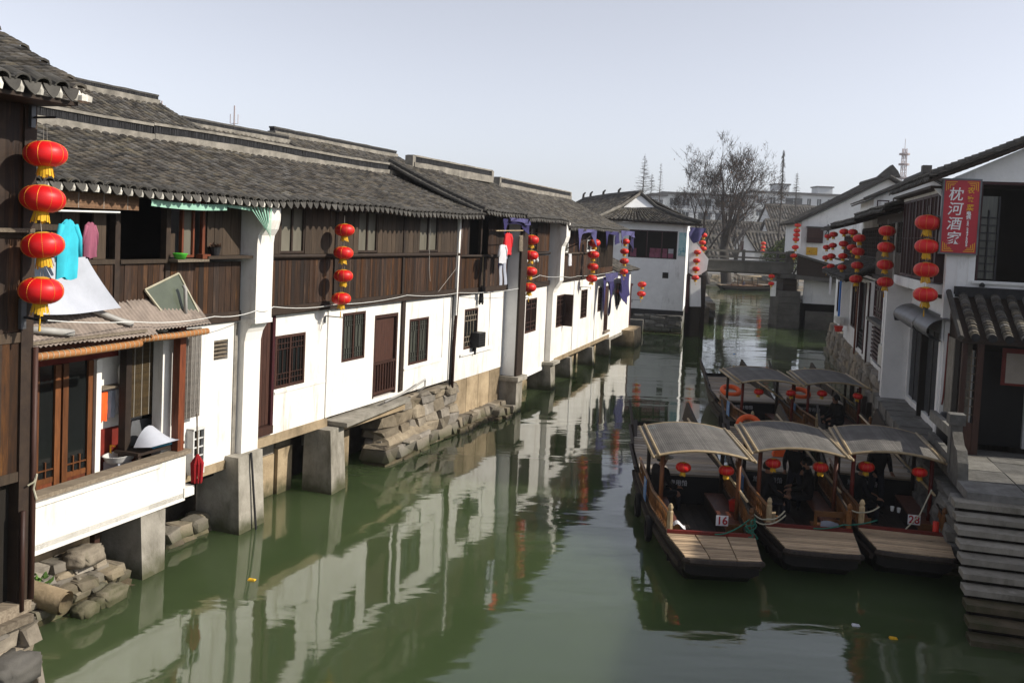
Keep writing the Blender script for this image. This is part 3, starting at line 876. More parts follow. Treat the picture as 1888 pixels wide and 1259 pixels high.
# rubble bank at the foot
stones(T, -8.5, -3.9, -.2, .34, -.36, .4, 'stone', .07, .13, .13, .36, batter=.35, jitter=.06)
stones(T, -7.6, -4.2, .30, .62, -.04, .35, 'stone', .07, .12, .13, .34, batter=.5, jitter=.07, wet=False)
stones(T, -3.2, -1.35, -.2, .30, .25, .4, 'stone', .10, .2, .18, .4, batter=.3, jitter=.08)
rock('boulder', 'stone', T, -4.55, -.10, .60, .55, .42, .26, 3, .3)
rock('boulder', 'stone', T, -3.3, .1, .75, .45, .4, .35, 4, .3)
rock('boulder', 'stone', T, -4.5, -.56, .04, .6, .34, .30, 6, .1)
rock('boulder', 'stone', T, -5.0, -.62, .04, .36, .3, .22, 7, .1)
# porch posts
bx('porch_post', 'beam_dark', T, -3.50, -3.38, .18, .32, 1.1, 3.8)
bx('porch_post', 'wood_redbrown', T, -2.80, -2.66, -.26, -.12, 1.8, 3.9)
bx('porch_beam', 'wood_redbrown', T, -9.0, -2.5, -.30, -.20, 3.72, 3.82)
bx('porch_beam', 'beam_dark', T, -2.8, -2.66, -.2, .5, 3.74, 3.84)
# corrugated porch roof: sheets with real corrugation
def corr(T, x0, x1, ya, za, yb, zb, n, mat='corrugated', amp=.012, name='roof_sheet', lap=0.0):
    m = MB(); k = n * 6
    m.grid(lambda a, b: (x0 + (x1 - x0) * a, ya + (yb - ya) * b, za + (zb - za) * b + amp * math.sin(a * n * 2 * math.pi) + lap), k, 3)
    return put(m, name, mat, T, smooth=True)
corr(T, -9.2, -6.3, -.62, 3.86, .0, 4.36, 36)
corr(T, -6.35, -4.9, -.60, 3.87, .02, 4.38, 18, lap=.018)
corr(T, -4.98, -3.7, -.62, 3.87, .0, 4.37, 16, lap=.004)
corr(T, -3.78, -2.35, -.50, 3.90, .02, 4.40, 18, lap=.022)
bx('roof_batten', 'wood_old', T, -7.5, -3.9, -.60, -.55, 3.92, 3.96)
m = MB().tube([(-4.95, -.02, 4.45), (-4.25, -.42, 4.10), (-4.10, -.5, 4.05)], .045, 8); put(m, 'roof_pipe', 'pvc', T, smooth=True)
m = MB().tube([(-5.9, -.42, 4.12), (-5.25, -.56, 4.02)], .05, 8); put(m, 'roof_pipe', 'pvc', T, smooth=True)
# upper storey
bx('floor_beam', 'beam_dark', T, -9.2, -1.02, -.06, .1, 3.84, 4.02)
planks(T, -7.6, -4.05, 4.02, 4.92, -.02, .11)
planks(T, -3.95, -1.05, 4.02, 4.92, -.02, .13)
for a in (-4.05, -2.98): bx('post', 'beam_dark', T, a, a + .1, -.08, .04, 4.02, 6.05)
bx('sill', 'board_grey', T, -3.95, -2.2, -.10, .04, 4.92, 4.98)
bx('sill', 'board_grey', T, -7.6, -4.05, -.08, .04, 4.92, 4.99)
bx('shelf', 'board_grey', T, -2.2, -.98, -.28, .04, 4.98, 5.03)
planks(T, -7.6, -4.7, 4.99, 5.98, -.02, .2, mat='board_grey')
planks(T, -4.45, -4.2, 4.99, 5.98, -.02, .25, mat='board_grey')
planks(T, -1.95, -1.05, 5.03, 5.98, .0, .2, mat='board_grey')
window(T, -2.55, -2.25, 5.0, 5.95, -.02, fmat='wood_redbrown', gmat='glass_frost', leaves=1, fw=.04)
bx('window_post', 'wood_redbrown', T, -2.07, -2.0, -.03, .03, 5.03, 5.95)
bx('window_post', 'wood_redbrown', T, -2.93, -2.87, -.06, .0, 4.98, 5.95)
bx('shutter', 'board_grey', T, -2.86, -2.58, .10, .13, 5.0, 5.4)
bx('eave_plate', 'beam_dark', T, -9.2, -1.02, -.06, .08, 5.98, 6.1)
bx('window_tray', 'wood_old', T, -2.95, -2.2, -.30, -.08, 4.94, 4.98)
roof_slope(T, -9.3, -.79, -.62, 6.03, 2.4, 7.12, name='roof', lime=True)
roof_slope(T, -9.3, -.79, 5.0, 6.03, 2.4, 7.12, eave=False, detail=False, course=.3, name='rear_roof')
ridge(T, -9.3, -.79, 2.4, 7.13, end=False, h=.16, base=.11, lift=lambda a: .02 * math.sin(a * 5))

# ---- loose things on and around house A
def blind_roll(label, fr, x0, x1, y, z, r=.055):
    m = MB().tube([(x0, y, z), ((x0 + x1) / 2, y, z - .012), (x1, y, z)], r, 10)
    t = thing('bamboo_blind', label, 'blind', fr, (x0, y, z), 'rolled and hanging bamboo blinds')
    put(m, 'roll', 'blind', t, smooth=True)
    for i in range(max(3, int((x1 - x0) / .09))):
        xx = x0 + .04 + i * .09
        if xx < x1: put(MB().tube([(xx, y, z - .004), (xx + .008, y, z - .004)], r * 1.06, 10), 'cord_ring', 'rope_pale', t)
    return t
blind_roll('rolled tan bamboo blind under the corrugated porch edge nearest the left house', FB, -6.3, -4.02, -.58, 3.76)
blind_roll('rolled tan bamboo blind under the porch edge beside the white wall', FB, -4.0, -2.42, -.48, 3.80, .052)
mk('blind_brown', (.22, .125, .07), (.12, .065, .035), 30, .7, rnd='isl', amt=.3)
def blind_sheet(label, fr, x0, x1, z0, z1, y, mat, ax='x', slat=.016):
    t = thing('bamboo_blind', label, 'blind', fr, (x0, y, z0), 'rolled and hanging bamboo blinds')
    m = MB(); z = z0
    while z < z1:
        if ax == 'x': m.box(x0, x1, y - .004, y + .004, z, z + slat * .78)
        else: m.box(y - .004, y + .004, x0, x1, z, z + slat * .78)
        z += slat
    put(m, 'slats', mat, t, kind='stuff')
    m = MB()
    for k in range(5):
        q = x0 + (x1 - x0) * (k + .5) / 5
        if ax == 'x': m.box(q - .004, q + .004, y - .007, y + .007, z0, z1)
        else: m.box(y - .007, y + .007, q - .004, q + .004, z0, z1)
    put(m, 'strings', 'cord', t, kind='stuff')
    return t
blind_sheet('dark olive bamboo blind hanging between two porch posts', FB, -3.37, -2.56, 2.42, 3.80, .22, 'blind_dark')
blind_sheet('grey slatted blind hanging at the open porch end by the white wall', FB, -2.64, -2.18, 2.30, 3.82, -.16, 'blind_grey')
blind_sheet('short brown bamboo blind under the eave left of the green tarp', FB, -6.2, -3.95, 5.74, 5.96, -.42, 'blind_brown')
# the green tarp under the eave, fanned at the pillar
t = thing('green_awning', 'pale green plastic strip awning hanging under the tiled eave at the white pillar', 'awning', FB, (-3.8, -.5, 5.8))
m = MB(); m.grid(lambda a, b: (-3.8 + 1.75 * a, -.52 + .02 * math.sin(a * 9), 5.92 - .10 * b - .03 * math.sin(a * 3)), 16, 2); put(m, 'strip', 'tarp_green', t)
m = MB(); m.grid(lambda a, b: (-2.05 + .75 * a, -.52 + .03 * math.sin(a * 8), 5.92 - .05 * b - .05 * a), 10, 2); put(m, 'strip', 'tarp_green', t)
m = MB()
for i in range(13):
    a, b = i / 13, (i + 1) / 13
    m.q((-1.5 + .65 * a, -.54 - .02 * (i % 2), 5.92), (-1.5 + .65 * b, -.54 + .02 * (i % 2), 5.92), (-.88 + .02 * b, -.54, 5.92 - .62 + .5 * (1 - b) * .2), (-.88 + .02 * a, -.54, 5.92 - .62 + .5 * (1 - a) * .2))
put(m, 'fan', 'tarp_green', t)
m = MB().lathe([(.0, 0), (.075, 0), (.11, .10), (.115, .105), (.10, .10), (.07, .015), (0, .015)], 20)
o = put(MB().lathe([(.0, 0), (.08, 0), (.12, .09), (.125, .095), (.11, .09), (.075, .015), (0, .015)], 20, (-2.78, -.19, 4.985)), 'plastic_basin', 'plastic_green', fr=FB, base=(-2.78, -.19, 4.985), smooth=True, label='bright green plastic basin on the upper window tray', cat='basin')
t = thing('flower_pot', 'small dark pot on the upper window shelf beside the pillar', 'pot', FB, (-1.85, -.12, 5.03))
put(MB().lathe([(0, 0), (.07, 0), (.10, .13), (.11, .15), (.09, .15), (0, .13)], 12, (-1.85, -.12, 5.03)), 'pot', 'metal_dark', t)
m = MB()
for i in range(14):
    a = R_.uniform(0, 6.28); m.q((-1.85, -.12, 5.17), (-1.85 + .1 * math.cos(a), -.12 + .1 * math.sin(a), 5.17 + R_.uniform(.04, .1)), (-1.85 + .1 * math.cos(a + .3), -.12 + .1 * math.sin(a + .3), 5.17 + R_.uniform(.0, .06)))
put(m, 'leaves', 'leaf_dry', t)
# brick-coloured box
put(MB().box(-2.32, -2.12, -.26, -.12, 4.985, 5.06), 'small_box', 'wood_redbrown', fr=FB, base=(-2.2, -.2, 4.985), label='small reddish box beside the green basin on the tray', cat='box')
# framed sheet of glass leaning on the wall above the porch
t = thing('framed_pane', 'greenish framed glass pane leaning against the dark boards above the porch roof', 'window pane', FB, (-3.0, -.1, 4.2))
P = [Vector((-3.42, -.08, 4.50)), Vector((-2.68, -.08, 4.74)), Vector((-2.42, -.30, 4.08)), Vector((-3.12, -.30, 4.0))]
m = MB(); m.q(*[tuple(p) for p in P]); m.q(*[tuple(p + Vector((0, .02, 0))) for p in P][::-1]); put(m, 'glass', 'glass_frost', t).data.materials[0] = mk('glass_greenish', (.10, .115, .085), (.07, .08, .06), 3, .15)
for i in range(4): put(MB().tube([P[i], P[(i + 1) % 4]], .02, 4), 'frame_bar', 'rope_pale', t)
put(MB().tube([(-2.74, -.30, 4.1), (-2.74, -.28, 4.5), (-2.76, -.25, 4.56)], .03, 8), 'vent_pipe', 'pvc', fr=FB, base=(-2.74, -.3, 4.1), smooth=True, label='short pale vent pipe standing before the leaning glass pane', cat='pipe')
# white tarp leaning above the porch
t = MB(); t.grid(lambda a, b: (-5.75 + 1.05 * a + .42 * (1 - b) ** 1.6 * a, -.16 - .30 * (1 - b) - .04 * math.sin(a * 6 + b * 3), 4.30 + .74 * b + .04 * a * b - .03 * math.sin(a * 3.1)), 14, 10)
put(t, 'white_tarp', 'tarp_white', fr=FB, base=(-5.2, -.3, 4.3), smooth=True, label='white tarpaulin sheet propped above the corrugated porch roof', cat='tarp')
# a bamboo pole with a cyan top and a pink one
put(MB().tube([(-6.0, -.5, 5.68), (-4.4, -.5, 5.70)], .014, 6), 'drying_pole', 'wire_white', fr=FB, base=(-5.2, -.5, 5.69), label='white drying pole under the eave holding a cyan top', cat='pole')
def garment(name, label, mat, fr, x, y, ztop, wd, ht, kind='top', cat='clothing', group='laundry hanging from the houses', th=.03, rz=0.0):
    """hanging clothes as a thin closed body with folds and sleeves or legs"""
    m = MB(); n, k = 10, 12
    def hw(b):
        if kind == 'top': return wd * (.40 + .10 * b) if b > .12 else wd * (.28 + .12 * b / .12)
        if kind == 'pants': return wd * .5 * (1 - .12 * b)
        return wd * .5
    def P(a, b, s):
        w_ = hw(b); f = .8 * th * math.sin(a * 11 + b * 2.5) * (b + .15) + .3 * th * math.sin(a * 23 + b * 5)
        e = math.sqrt(max(0, 1 - (2 * a - 1) ** 2))
        sh = (.10 * ht * (abs(2 * a - 1) ** 1.5) * (1 - b) if kind == 'top' else 0) + .03 * ht * math.sin(a * 9 + x * 3) * b
        return (x + (2 * a - 1) * w_, y + s * th * (.35 + .65 * e) + f, ztop - ht * b - sh)
    if kind == 'pants':
        def leg(x0, x1, s):
            return lambda a, b: (x + (x0 + (x1 - x0) * a) * (1 - .1 * b) * wd, y + s * th * (.3 + .7 * math.sqrt(max(0, 1 - (2 * a - 1) ** 2))), ztop - ht * b)
        for s in (-1, 1):
            m.grid(lambda a, b: P(a, b * .28, s), n, 4)
            for x0, x1, o in ((-.48, -.06, -.10), (.06, .48, .10)):
                m.grid(lambda a, b: (x + ((x0 + (x1 - x0) * a) + o * b) * wd, y + s * th * (.3 + .7 * math.sqrt(max(0, 1 - (2 * a - 1) ** 2))) + .02 * math.sin(b * 5), ztop - ht * (.28 + .72 * b)), 6, 8)
    else:
        for s in (-1, 1): m.grid(lambda a, b: P(a, b, s), n, k)
        if kind == 'top':
            for s in (-1, 1):
                m.tube([(x + s * wd * .30, y, ztop - .10 * ht), (x + s * wd * .50, y - .01, ztop - .32 * ht), (x + s * wd * .60, y + .01, ztop - .64 * ht)], [wd * .12, wd * .10, wd * .08], 7)
    return put(m, name, mat, fr=fr, base=(x, y, ztop), smooth=True, label=label, cat=cat, group=group)
garment('hung_shirt', 'bright cyan top hanging behind the nearest left lantern string', 'cloth_cyan', FB, -5.42, -.62, 5.58, .36, .80)
garment('hung_shirt', 'dark pink garment hanging beside the cyan top', 'cloth_pink', FB, -4.98, -.55, 5.55, .22, .5)
# things on the balcony
t = thing('wash_basin', 'white ceramic wash basin with a tap against the red dado', 'basin', FB, (-3.55, .2, 1.6))
m = MB().lathe([(.0, -.02), (.18, .0), (.28, .06), (.33, .14), (.35, .15), (.31, .145), (.22, .05), (0, .03)], 22, (0, 0, 0)); m.v = [(-3.52 + x * .9, .26 + y * .6, 1.72 + z) for x, y, z in m.v]; put(m, 'bowl', 'white_paint', t, smooth=True)
put(MB().tube([(-3.52, .45, 1.85), (-3.52, .45, 1.98), (-3.52, .36, 1.98)], .016, 6), 'tap', 'gold', t)
bx('pedestal', 'cloth_grey', t, -3.66, -3.38, .15, .45, 1.12, 1.75)
put(MB().box(-3.80, -2.9, .36, .54, 2.92, 2.95), 'wall_shelf', 'wood_old', fr=FB, base=(-3.6, .4, 2.9), label='narrow wooden wall shelf above hanging cloths in the balcony kitchen', cat='shelf')
for i, (xx, h_, mt, nm) in enumerate(((-3.34, .42, 'white_paint', 'tall white bottle on the balcony shelf'), (-3.2, .30, 'cloth_pink', 'pink bottle on the balcony shelf'), (-3.05, .46, 'cloth_grey', 'grey jug at the right end of the balcony shelf'))):
    put(MB().lathe([(0, 0), (.06, 0), (.065, h_ * .6), (.025, h_ * .8), (.025, h_), (0, h_)], 10, (xx, .43, 2.955)), 'bottle', mt, fr=FB, base=(xx, .43, 2.955), smooth=True, label=nm, cat='bottle', group='bottles on the balcony shelf')
for i, (xx, mt, nm) in enumerate(((-3.66, 'plastic_orange', 'orange cloth hanging under the balcony shelf'), (-3.5, 'cloth_grey', 'grey cloth hanging second under the balcony shelf'), (-3.36, 'cloth_white', 'white cloth hanging third under the balcony shelf'), (-3.22, 'cloth_pink', 'pink cloth hanging last under the balcony shelf'))):
    garment('hung_cloth', nm, mt, FB, xx, .48, 2.86, .14, .46 - .03 * i, 'cloth', 'cloth', 'cloths under the balcony shelf', .02)
put(MB().grid(lambda a, b: (-3.45 + .65 * a, .05 - .35 * b, 1.98 + .30 * a * (1 - a) * 4 * (1 - b) + .05 * b), 8, 6), 'white_sheet', 'tarp_white', fr=FB, base=(-3.2, -.1, 1.9), smooth=True, label='curled white sheet lying on the balcony bench', cat='sheet')
put(MB().hexa([(-3.2, -.1, 1.93), (-2.75, -.15, 1.93), (-2.68, .15, 1.95), (-3.1, .2, 1.95), (-3.2, -.1, 1.955), (-2.75, -.15, 1.955), (-2.68, .15, 1.975), (-3.1, .2, 1.975)]), 'blue_folder', 'plastic_blue', fr=FB, base=(-2.9, 0, 1.93), label='flat blue plastic folder on the balcony bench', cat='folder').data.materials[0] = mk('folder_blue', (.05, .28, .42), (.04, .22, .34), 3, .5)
t = thing('balcony_bench', 'dark bench under the bamboo blind in the balcony corner', 'bench', FB, (-3.1, 0, 1.1))
bx('bench_top', 'beam_dark', t, -3.55, -2.5, -.14, .35, 1.88, 1.925); bx('leg', 'beam_dark', t, -3.5, -3.44, -.1, -.04, 1.1, 1.88); bx('leg', 'beam_dark', t, -2.6, -2.54, .2, .26, 1.1, 1.88)
put(MB().hexa([(-3.3, .3, 1.93), (-2.2, .28, 1.93), (-2.2, .34, 1.93), (-3.3, .36, 1.93), (-3.15, .38, 2.32), (-2.6, .36, 2.30), (-2.6, .42, 2.30), (-3.15, .44, 2.32)]), 'tin_sheet', 'metal_grey', fr=FB, base=(-2.8, .3, 1.93), label='bent grey sheet standing behind the blue folder', cat='sheet')
t = thing('mop', 'red mop with wooden handle hung on the balcony end', 'mop', FB, (-2.36, -.33, 1.2))
put(MB().tube([(-2.4, -.33, 1.7), (-2.44, -.33, 2.4)], .014, 6), 'handle', 'wood_old', t)
m = MB()
for i in range(16):
    a = i * 2.4; rr = .05 + .02 * (i % 3)
    m.tube([(-2.4, -.33, 1.70), (-2.4 + rr * math.cos(a), -.33 + rr * math.sin(a), 1.55), (-2.4 + rr * .9 * math.cos(a), -.33 + rr * .9 * math.sin(a), 1.22)], [.02, .024, .012], 5)
put(m, 'mop_head', 'cloth_red', t).data.materials[0] = mk('mop_red', (.30, .008, .012), (.2, .006, .008), 8, .9)
t = thing('window_guard', 'white lattice box fixed low on the white wall beside the mop', 'grille', FB, (-2.0, -.1, 1.3))
lm = MB(); lattice(lm, -2.28, -2.02, 1.30, 2.05, -.14, -.12, 3, .022); lm.box(-2.30, -2.27, -.15, 0, 1.28, 2.07); lm.box(-2.03, -2.0, -.15, 0, 1.28, 2.07); lm.box(-2.30, -2.0, -.16, 0, 2.05, 2.08); put(lm, 'lattice', 'white_paint', t)
bx('backing', 'interior', t, -2.26, -2.04, -.09, -.08, 1.3, 2.05)
put(MB().tube([(-5.5, .0, .40), (-5.38, -.66, .30)], .17, 14, caps=False).tube([(-5.5, .0, .40), (-5.38, -.66, .30)], .135, 14, caps=False), 'concrete_culvert_pipe', 'concrete_tan', fr=FB, base=(-5.8, -.3, .2), smooth=True, label='broken concrete outfall pipe in the rubble beside the left house', cat='pipe')
m = MB()
for i in range(240):
    x_, y_ = R_.uniform(-7.4, -5.2), R_.uniform(-.35, .1); z_ = .40 + .25 * (y_ + .35); a = R_.uniform(0, 6.28); l_ = R_.uniform(.08, .2)
    d_ = Vector((math.cos(a), math.sin(a), R_.uniform(.2, .9))) * l_; s_ = Vector((-math.sin(a), math.cos(a), 0)) * .03
    p_ = Vector((x_, y_, z_)); m.q(tuple(p_), tuple(p_ + d_ * .5 + s_), tuple(p_ + d_), tuple(p_ + d_ * .5 - s_))
put(m, 'weeds', 'leaf_weed', fr=FB, base=(-6, 0, .4), label='green weeds growing in the rubble under the balcony', cat='weeds', kind='stuff')
# ================================================================ near house at the left edge
FN = Frame(-4.9, 9.3, 22)
T = house_base('timber_house', 'dark timber house at the left edge on a rough stone base', FN, 0)
planks(T, -5.5, -.12, 4.46, 5.40, -.02, .15)
planks(T, -5.5, -.12, 5.50, 6.8, -.02, .15)
planks(T, -5.5, -.12, 3.0, 4.36, -.02, .12)
planks(T, -5.5, -.30, 1.72, 2.95, .05, .17)
bx('backing', 'interior', T, -5.5, -.05, .06, .10, 1.7, 6.9)
for z in (2.95, 4.36, 5.40): bx('rail', 'board_grey', T, -5.5, .0, -.07, .04, z, z + .10)
bx('rail', 'wood_old', T, -5.5, -.05, -.16, -.03, 5.46, 5.50)
bx('corner_post', 'beam_dark', T, -.12, .02, -.08, .06, 1.55, 6.9)
bx('post', 'beam_dark', T, -.42, -.32, -.06, .06, 1.7, 6.8)
put(MB().tube([(.03, -.10, 4.3), (.03, -.10, 1.7)], .028, 8), 'down_pipe', 'wood_brown', T, smooth=True)
put(MB().tube([(-.10, -.12, 2.65), (-.10, -.12, 1.62)], .025, 8), 'down_pipe', 'wood_brown', T, smooth=True)
bx('end_wall', 'interior', T, -.06, .0, .06, 4.0, 1.5, 6.75)
bx('sill_beam', 'wood_old', T, -5.5, .02, -.12, .12, 1.58, 1.70)
bx('sill_plank', 'wood_old', T, -5.5, -.02, -.2, -.06, 1.50, 1.58)
stones(T, -5.6, .05, -.3, 1.52, -.12, .6, 'stone', .16, .30, .3, .75, batter=.08, jitter=.05)
rock('boulder', 'bridge_stone', T, -.28, -.22, 1.10, .5, .4, .30, 12, .2)
bx('foundation', 'soil', T, -5.6, -.05, .3, 4.0, -.5, 1.5)
roof_slope(T, -6.0, 1.3, -.62, 6.86, 2.2, 7.98, name='roof', lime=True, clip=lambda x, t: x < .10 + 1.0 * t, wob=.008, pitch=.215)
bx('wall_plate', 'beam_dark', T, -5.5, .05, -.10, .06, 6.78, 6.9)
bx('soffit', 'beam_dark', T, -5.5, .04, -.60, -.1, 6.72, 6.76)
put(MB().lathe([(0, -.05), (.05, -.03), (.055, .02), (0, .05)], 8, (.12, -.62, 6.80)), 'lime_ball', 'lime', T)
put(MB().lathe([(0, -.05), (.05, -.03), (.055, .02), (0, .05)], 8, (.05, -.64, 6.80)), 'lime_ball', 'lime', T)
m = MB().tube([(-.05, -.02, 6.60), (-.05, -.42, 6.60)], .012, 6); put(m, 'lantern_bracket', 'metal_dark', T)
bx('bracket_plate', 'metal_grey', T, -.08, -.03, -.12, -.08, 6.5, 6.72)
m = MB().tube([(-.12, -.05, 4.62), (-.12, -.42, 4.60)], .014, 6); put(m, 'lantern_bracket', 'metal_dark', T)
bx('bracket_plate', 'metal_grey', T, -.16, -.10, -.12, -.08, 4.5, 4.8)
m = MB().tube([(-.05, -.12, 2.9), (.0, -.15, 2.93), (.04, -.14, 3.0), (.02, -.12, 2.85), (.04, -.14, 2.74)], .010, 5); put(m, 'tied_rag', 'rope_pale', T)

# ================================================================ house C1
T = house_base('canal_house', 'narrow plaster and timber house with laundry and a tan concrete base', FB, 8.3)
put(wall(8.24, 11.9, 1.42, 3.88, 0, .2, [(8.95, 9.9, 2.25, 3.40)]), 'wall', 'plaster', T)
shell(T, 8.24, 12.5, 0, 4.6, 1.2, 3.9, 6.1, sides=(0, 0))
window(T, 8.95, 9.9, 2.25, 3.40, .0, gmat='glass_dark', lat=0, lmat='wood_old', leaves=1, lt=.024)
bx('window_ledge', 'plaster_old', T, 8.7, 11.0, -.05, 0, 2.08, 2.14)
bx('plaster_strip', 'plaster', T, 10.75, 10.79, -.02, 0, 2.2, 3.86)
for i in range(4): bx('base_slab', 'concrete_tan', T, 8.5 + i * .84, 9.32 + i * .84, .02, .3, .35, 1.42)
stones(T, 8.4, 11.7, -.25, .40, -.22, .5, 'stone', .14, .22, .2, .5, batter=.25, jitter=.07)
stones(T, 10.6, 11.6, -.1, .30, -.6, .4, 'stone', .16, .22, .3, .45, jitter=.08)
bx('floor_beam', 'beam_dark', T, 8.3, 11.95, -.08, .1, 3.84, 4.0)
planks(T, 8.3, 11.9, 4.0, 4.86, -.02, .12)
bx('post', 'beam_dark', T, 9.72, 9.80, -.07, .02, 4.0, 6.05)
m = MB().tube([(8.3, -.09, 4.92), (11.9, -.09, 4.90)], .04, 8); put(m, 'sill_rail', 'beam_dark', T, smooth=True)
planks(T, 8.3, 8.95, 4.95, 6.05, -.02, .2, mat='board')
planks(T, 10.3, 11.9, 4.95, 6.05, -.02, .2, mat='board')
bx('eave_plate', 'beam_dark', T, 8.3, 11.9, -.06, .08, 6.05, 6.16)
fire_pillar(T, 11.95, 12.35, [(-.42, 1.15), (-.42, 3.9), (-.42, 6.15)], .6, 'plaster_old')
bx('corner_post', 'beam_dark', T, 11.93, 12.45, -.50, -.424, 1.15, 6.1)
m = MB().hexa([(11.85, -.55, -.5), (12.5, -.5, -.5), (12.5, .5, -.5), (11.85, .5, -.5), (11.85, -.55, 1.0), (12.5, -.5, 1.0), (12.5, .5, 1.0), (11.85, .5, 1.0)])
put(m, 'pillar_base', 'concrete', T); bx('pillar_base_cap', 'concrete', T, 11.78, 12.6, -.62, .5, 1.0, 1.14)
roof_slope(T, 8.62, 11.6, -.66, 6.16, 2.4, 7.46, name='roof')
roof_slope(T, 8.62, 11.6, 5.0, 6.16, 2.4, 7.46, eave=False, detail=False, course=.3, name='rear_roof')
verge(T, 8.60, -.66, 6.20, 2.4, 7.50); verge(T, 8.44, -.62, 6.12, 2.4, 7.40, r=.06)
ridge(T, 9.85, 15.9, 2.4, 7.48, end=True, base=.12, h=.17)
t = thing('window_unit', 'black box unit mounted under the lattice window beside the drainpipe', 'air conditioner', FB, (9.7, -.2, 2.3))
bx('case', 'metal_dark', t, 9.45, 9.92, -.26, .0, 2.28, 2.70); bx('bracket', 'metal_dark', t, 9.6, 9.64, -.1, 0, 2.05, 2.28)
for i in range(5): bx('louvre', 'black', t, 9.5, 9.87, -.27, -.255, 2.33 + i * .07, 2.36 + i * .07)

# ================================================================ house C2
T = house_base('canal_house', 'narrow house with a tall brown door and white gourd cut-outs under its lattice window', FC, 0)
put(wall(.5, 4.1, .82, 3.78, 0, .2, [(1.54, 2.86, 2.24, 3.40)]), 'wall', 'plaster', T)
shell(T, -.3, 4.1, 0, 4.6, 1.2, 3.9, 6.1, sides=(0, 0))
bx('post', 'beam_dark', T, -.28, .02, -.10, .06, 1.2, 3.9)
for i in range(4): bx('door_board', 'wood_brown', T, .02 + i * .11, .125 + i * .11, .05, .09, 1.4, 3.7)
bx('door_sill', 'wood_brown', T, .0, .55, -.06, .12, 1.26, 1.4)
bx('door_lintel', 'wood_brown', T, .02, .5, .03, .1, 3.7, 3.82)
window(T, 1.54, 2.86, 2.24, 3.40, .0, gmat='glass_dark', lat=0, lmat='wood_brown', leaves=2, lt=.022)
bx('floor_beam', 'beam_dark', T, -.3, 4.1, -.08, .1, 3.78, 3.95)
planks(T, -.3, 3.9, 3.95, 4.86, -.02, .13)
m = MB().tube([(-.3, -.09, 4.96), (3.9, -.09, 4.94)], .04, 8); put(m, 'sill_rail', 'beam_dark', T, smooth=True)
planks(T, -.3, .25, 5.0, 6.05, -.02, .25, mat='board_grey')
planks(T, 2.4, 3.9, 5.0, 6.05, -.02, .2, mat='board')
window(T, .25, 2.4, 5.0, 5.85, -.05, fmat='beam_dark', gmat='glass_dark', lat=3, lmat='board_grey', leaves=3, lt=.02)
bx('header', 'beam_dark', T, .25, 2.4, -.04, .05, 5.85, 6.05)
for i in range(5):                                              # gourd cut-outs
    x_ = .75 + i * .42
    put(MB().lathe([(0, -.14), (.055, -.10), (.065, -.05), (.04, .0), (.045, .05), (.03, .10), (0, .12)], 8, (x_, -.055, 4.76)), 'gourd_ornament', 'white_paint', T)
bx('eave_plate', 'beam_dark', T, -.3, 4.1, -.06, .08, 6.0, 6.1)
fire_pillar(T, 4.1, 4.62, [(-.22, 1.0), (-.22, 3.5), (-.26, 3.65), (-.36, 3.8), (-.45, 3.95), (-.45, 5.0), (-.47, 5.2), (-.56, 5.35), (-.62, 5.55), (-.62, 6.05)], .8)
m = MB().hexa([(3.9, -.40, -.5), (4.6, -.36, -.5), (4.6, .5, -.5), (3.9, .5, -.5), (3.9, -.30, .92), (4.6, -.28, .92), (4.6, .5, .92), (3.9, .5, .92)])
put(m, 'water_pillar', 'concrete', T); bx('pillar_cap', 'concrete', T, 3.82, 4.72, -.44, .5, .92, 1.02)
for i in range(4): bx('foundation_slab', 'concrete_tan', T, .4 + i * .85, 1.22 + i * .85, .5, .7, -.5, .84)
bx('base_beam', 'plaster_old', T, .5, 4.0, -.03, .3, .74, .84)
roof_slope(T, -.75, 3.9, -.66, 6.08, 2.4, 7.38, name='roof')
roof_slope(T, -.75, 3.9, 5.0, 6.08, 2.4, 7.38, eave=False, detail=False, course=.3, name='rear_roof')
verge(T, -.8, -.66, 6.12, 2.4, 7.4, r=.07)

# ================================================================ house D
T = house_base('canal_house', 'long far house with purple cloths hung under its eave', FC, 4.7)
holesD = [(5.5, 6.6, 2.10, 3.32), (9.35, 10.5, 2.14, 3.34), (12.55, 13.4, 2.2, 3.3), (14.0, 14.9, 1.2, 3.3)]
put(wall(4.64, 15.2, .95, 3.84, 0, .2, holesD), 'wall', 'plaster', T)
shell(T, 4.64, 15.2, 0, 4.6, 1.0, 3.85, 5.9, sides=(0, 1))
window(T, 5.5, 6.6, 2.10, 3.32, .0, gmat='glass_dark', lat=0, lmat='wood_brown', leaves=2, lt=.022)
m = MB(); lattice(m, 0, .34, 2.12, 3.30, -.015, .015, 0, .05); m.box(-.03, .0, -.02, .02, 2.1, 3.32); m.box(.34, .37, -.02, .02, 2.1, 3.32); m.box(.0, .34, -.004, .004, 2.12, 3.3)
a_ = rad(-100); m.v = [(6.55 + x * math.cos(a_) - y * math.sin(a_), -.02 + x * math.sin(a_) + y * math.cos(a_), z) for x, y, z in m.v]
put(m, 'open_shutter', 'wood_brown', T)
window(T, 9.35, 10.5, 2.14, 3.34, .0, gmat='glass_dark', lat=0, lmat='wood_brown', leaves=2, lt=.022)
window(T, 12.55, 13.4, 2.2, 3.3, .0, gmat='glass_dark', lat=0, lmat='wood_brown', leaves=1, lt=.022)
bx('door', 'wood_brown', T, 14.0, 14.9, .06, .1, 1.2, 3.3)
for i in range(8): bx('gate_bar', 'wood_brown', T, 14.05 + i * .11, 14.09 + i * .11, .0, .04, 1.2, 1.95)
bx('door_sill', 'wood_old', T, 13.9, 15.0, -.12, .1, 1.12, 1.2)
for a in (4.85, 8.03, 12.0): bx('corner_strip', 'beam_dark' if a < 5 else 'plaster_old', T, a, a + (.12 if a < 5 else .05), -.03, .02, .95, 3.84)
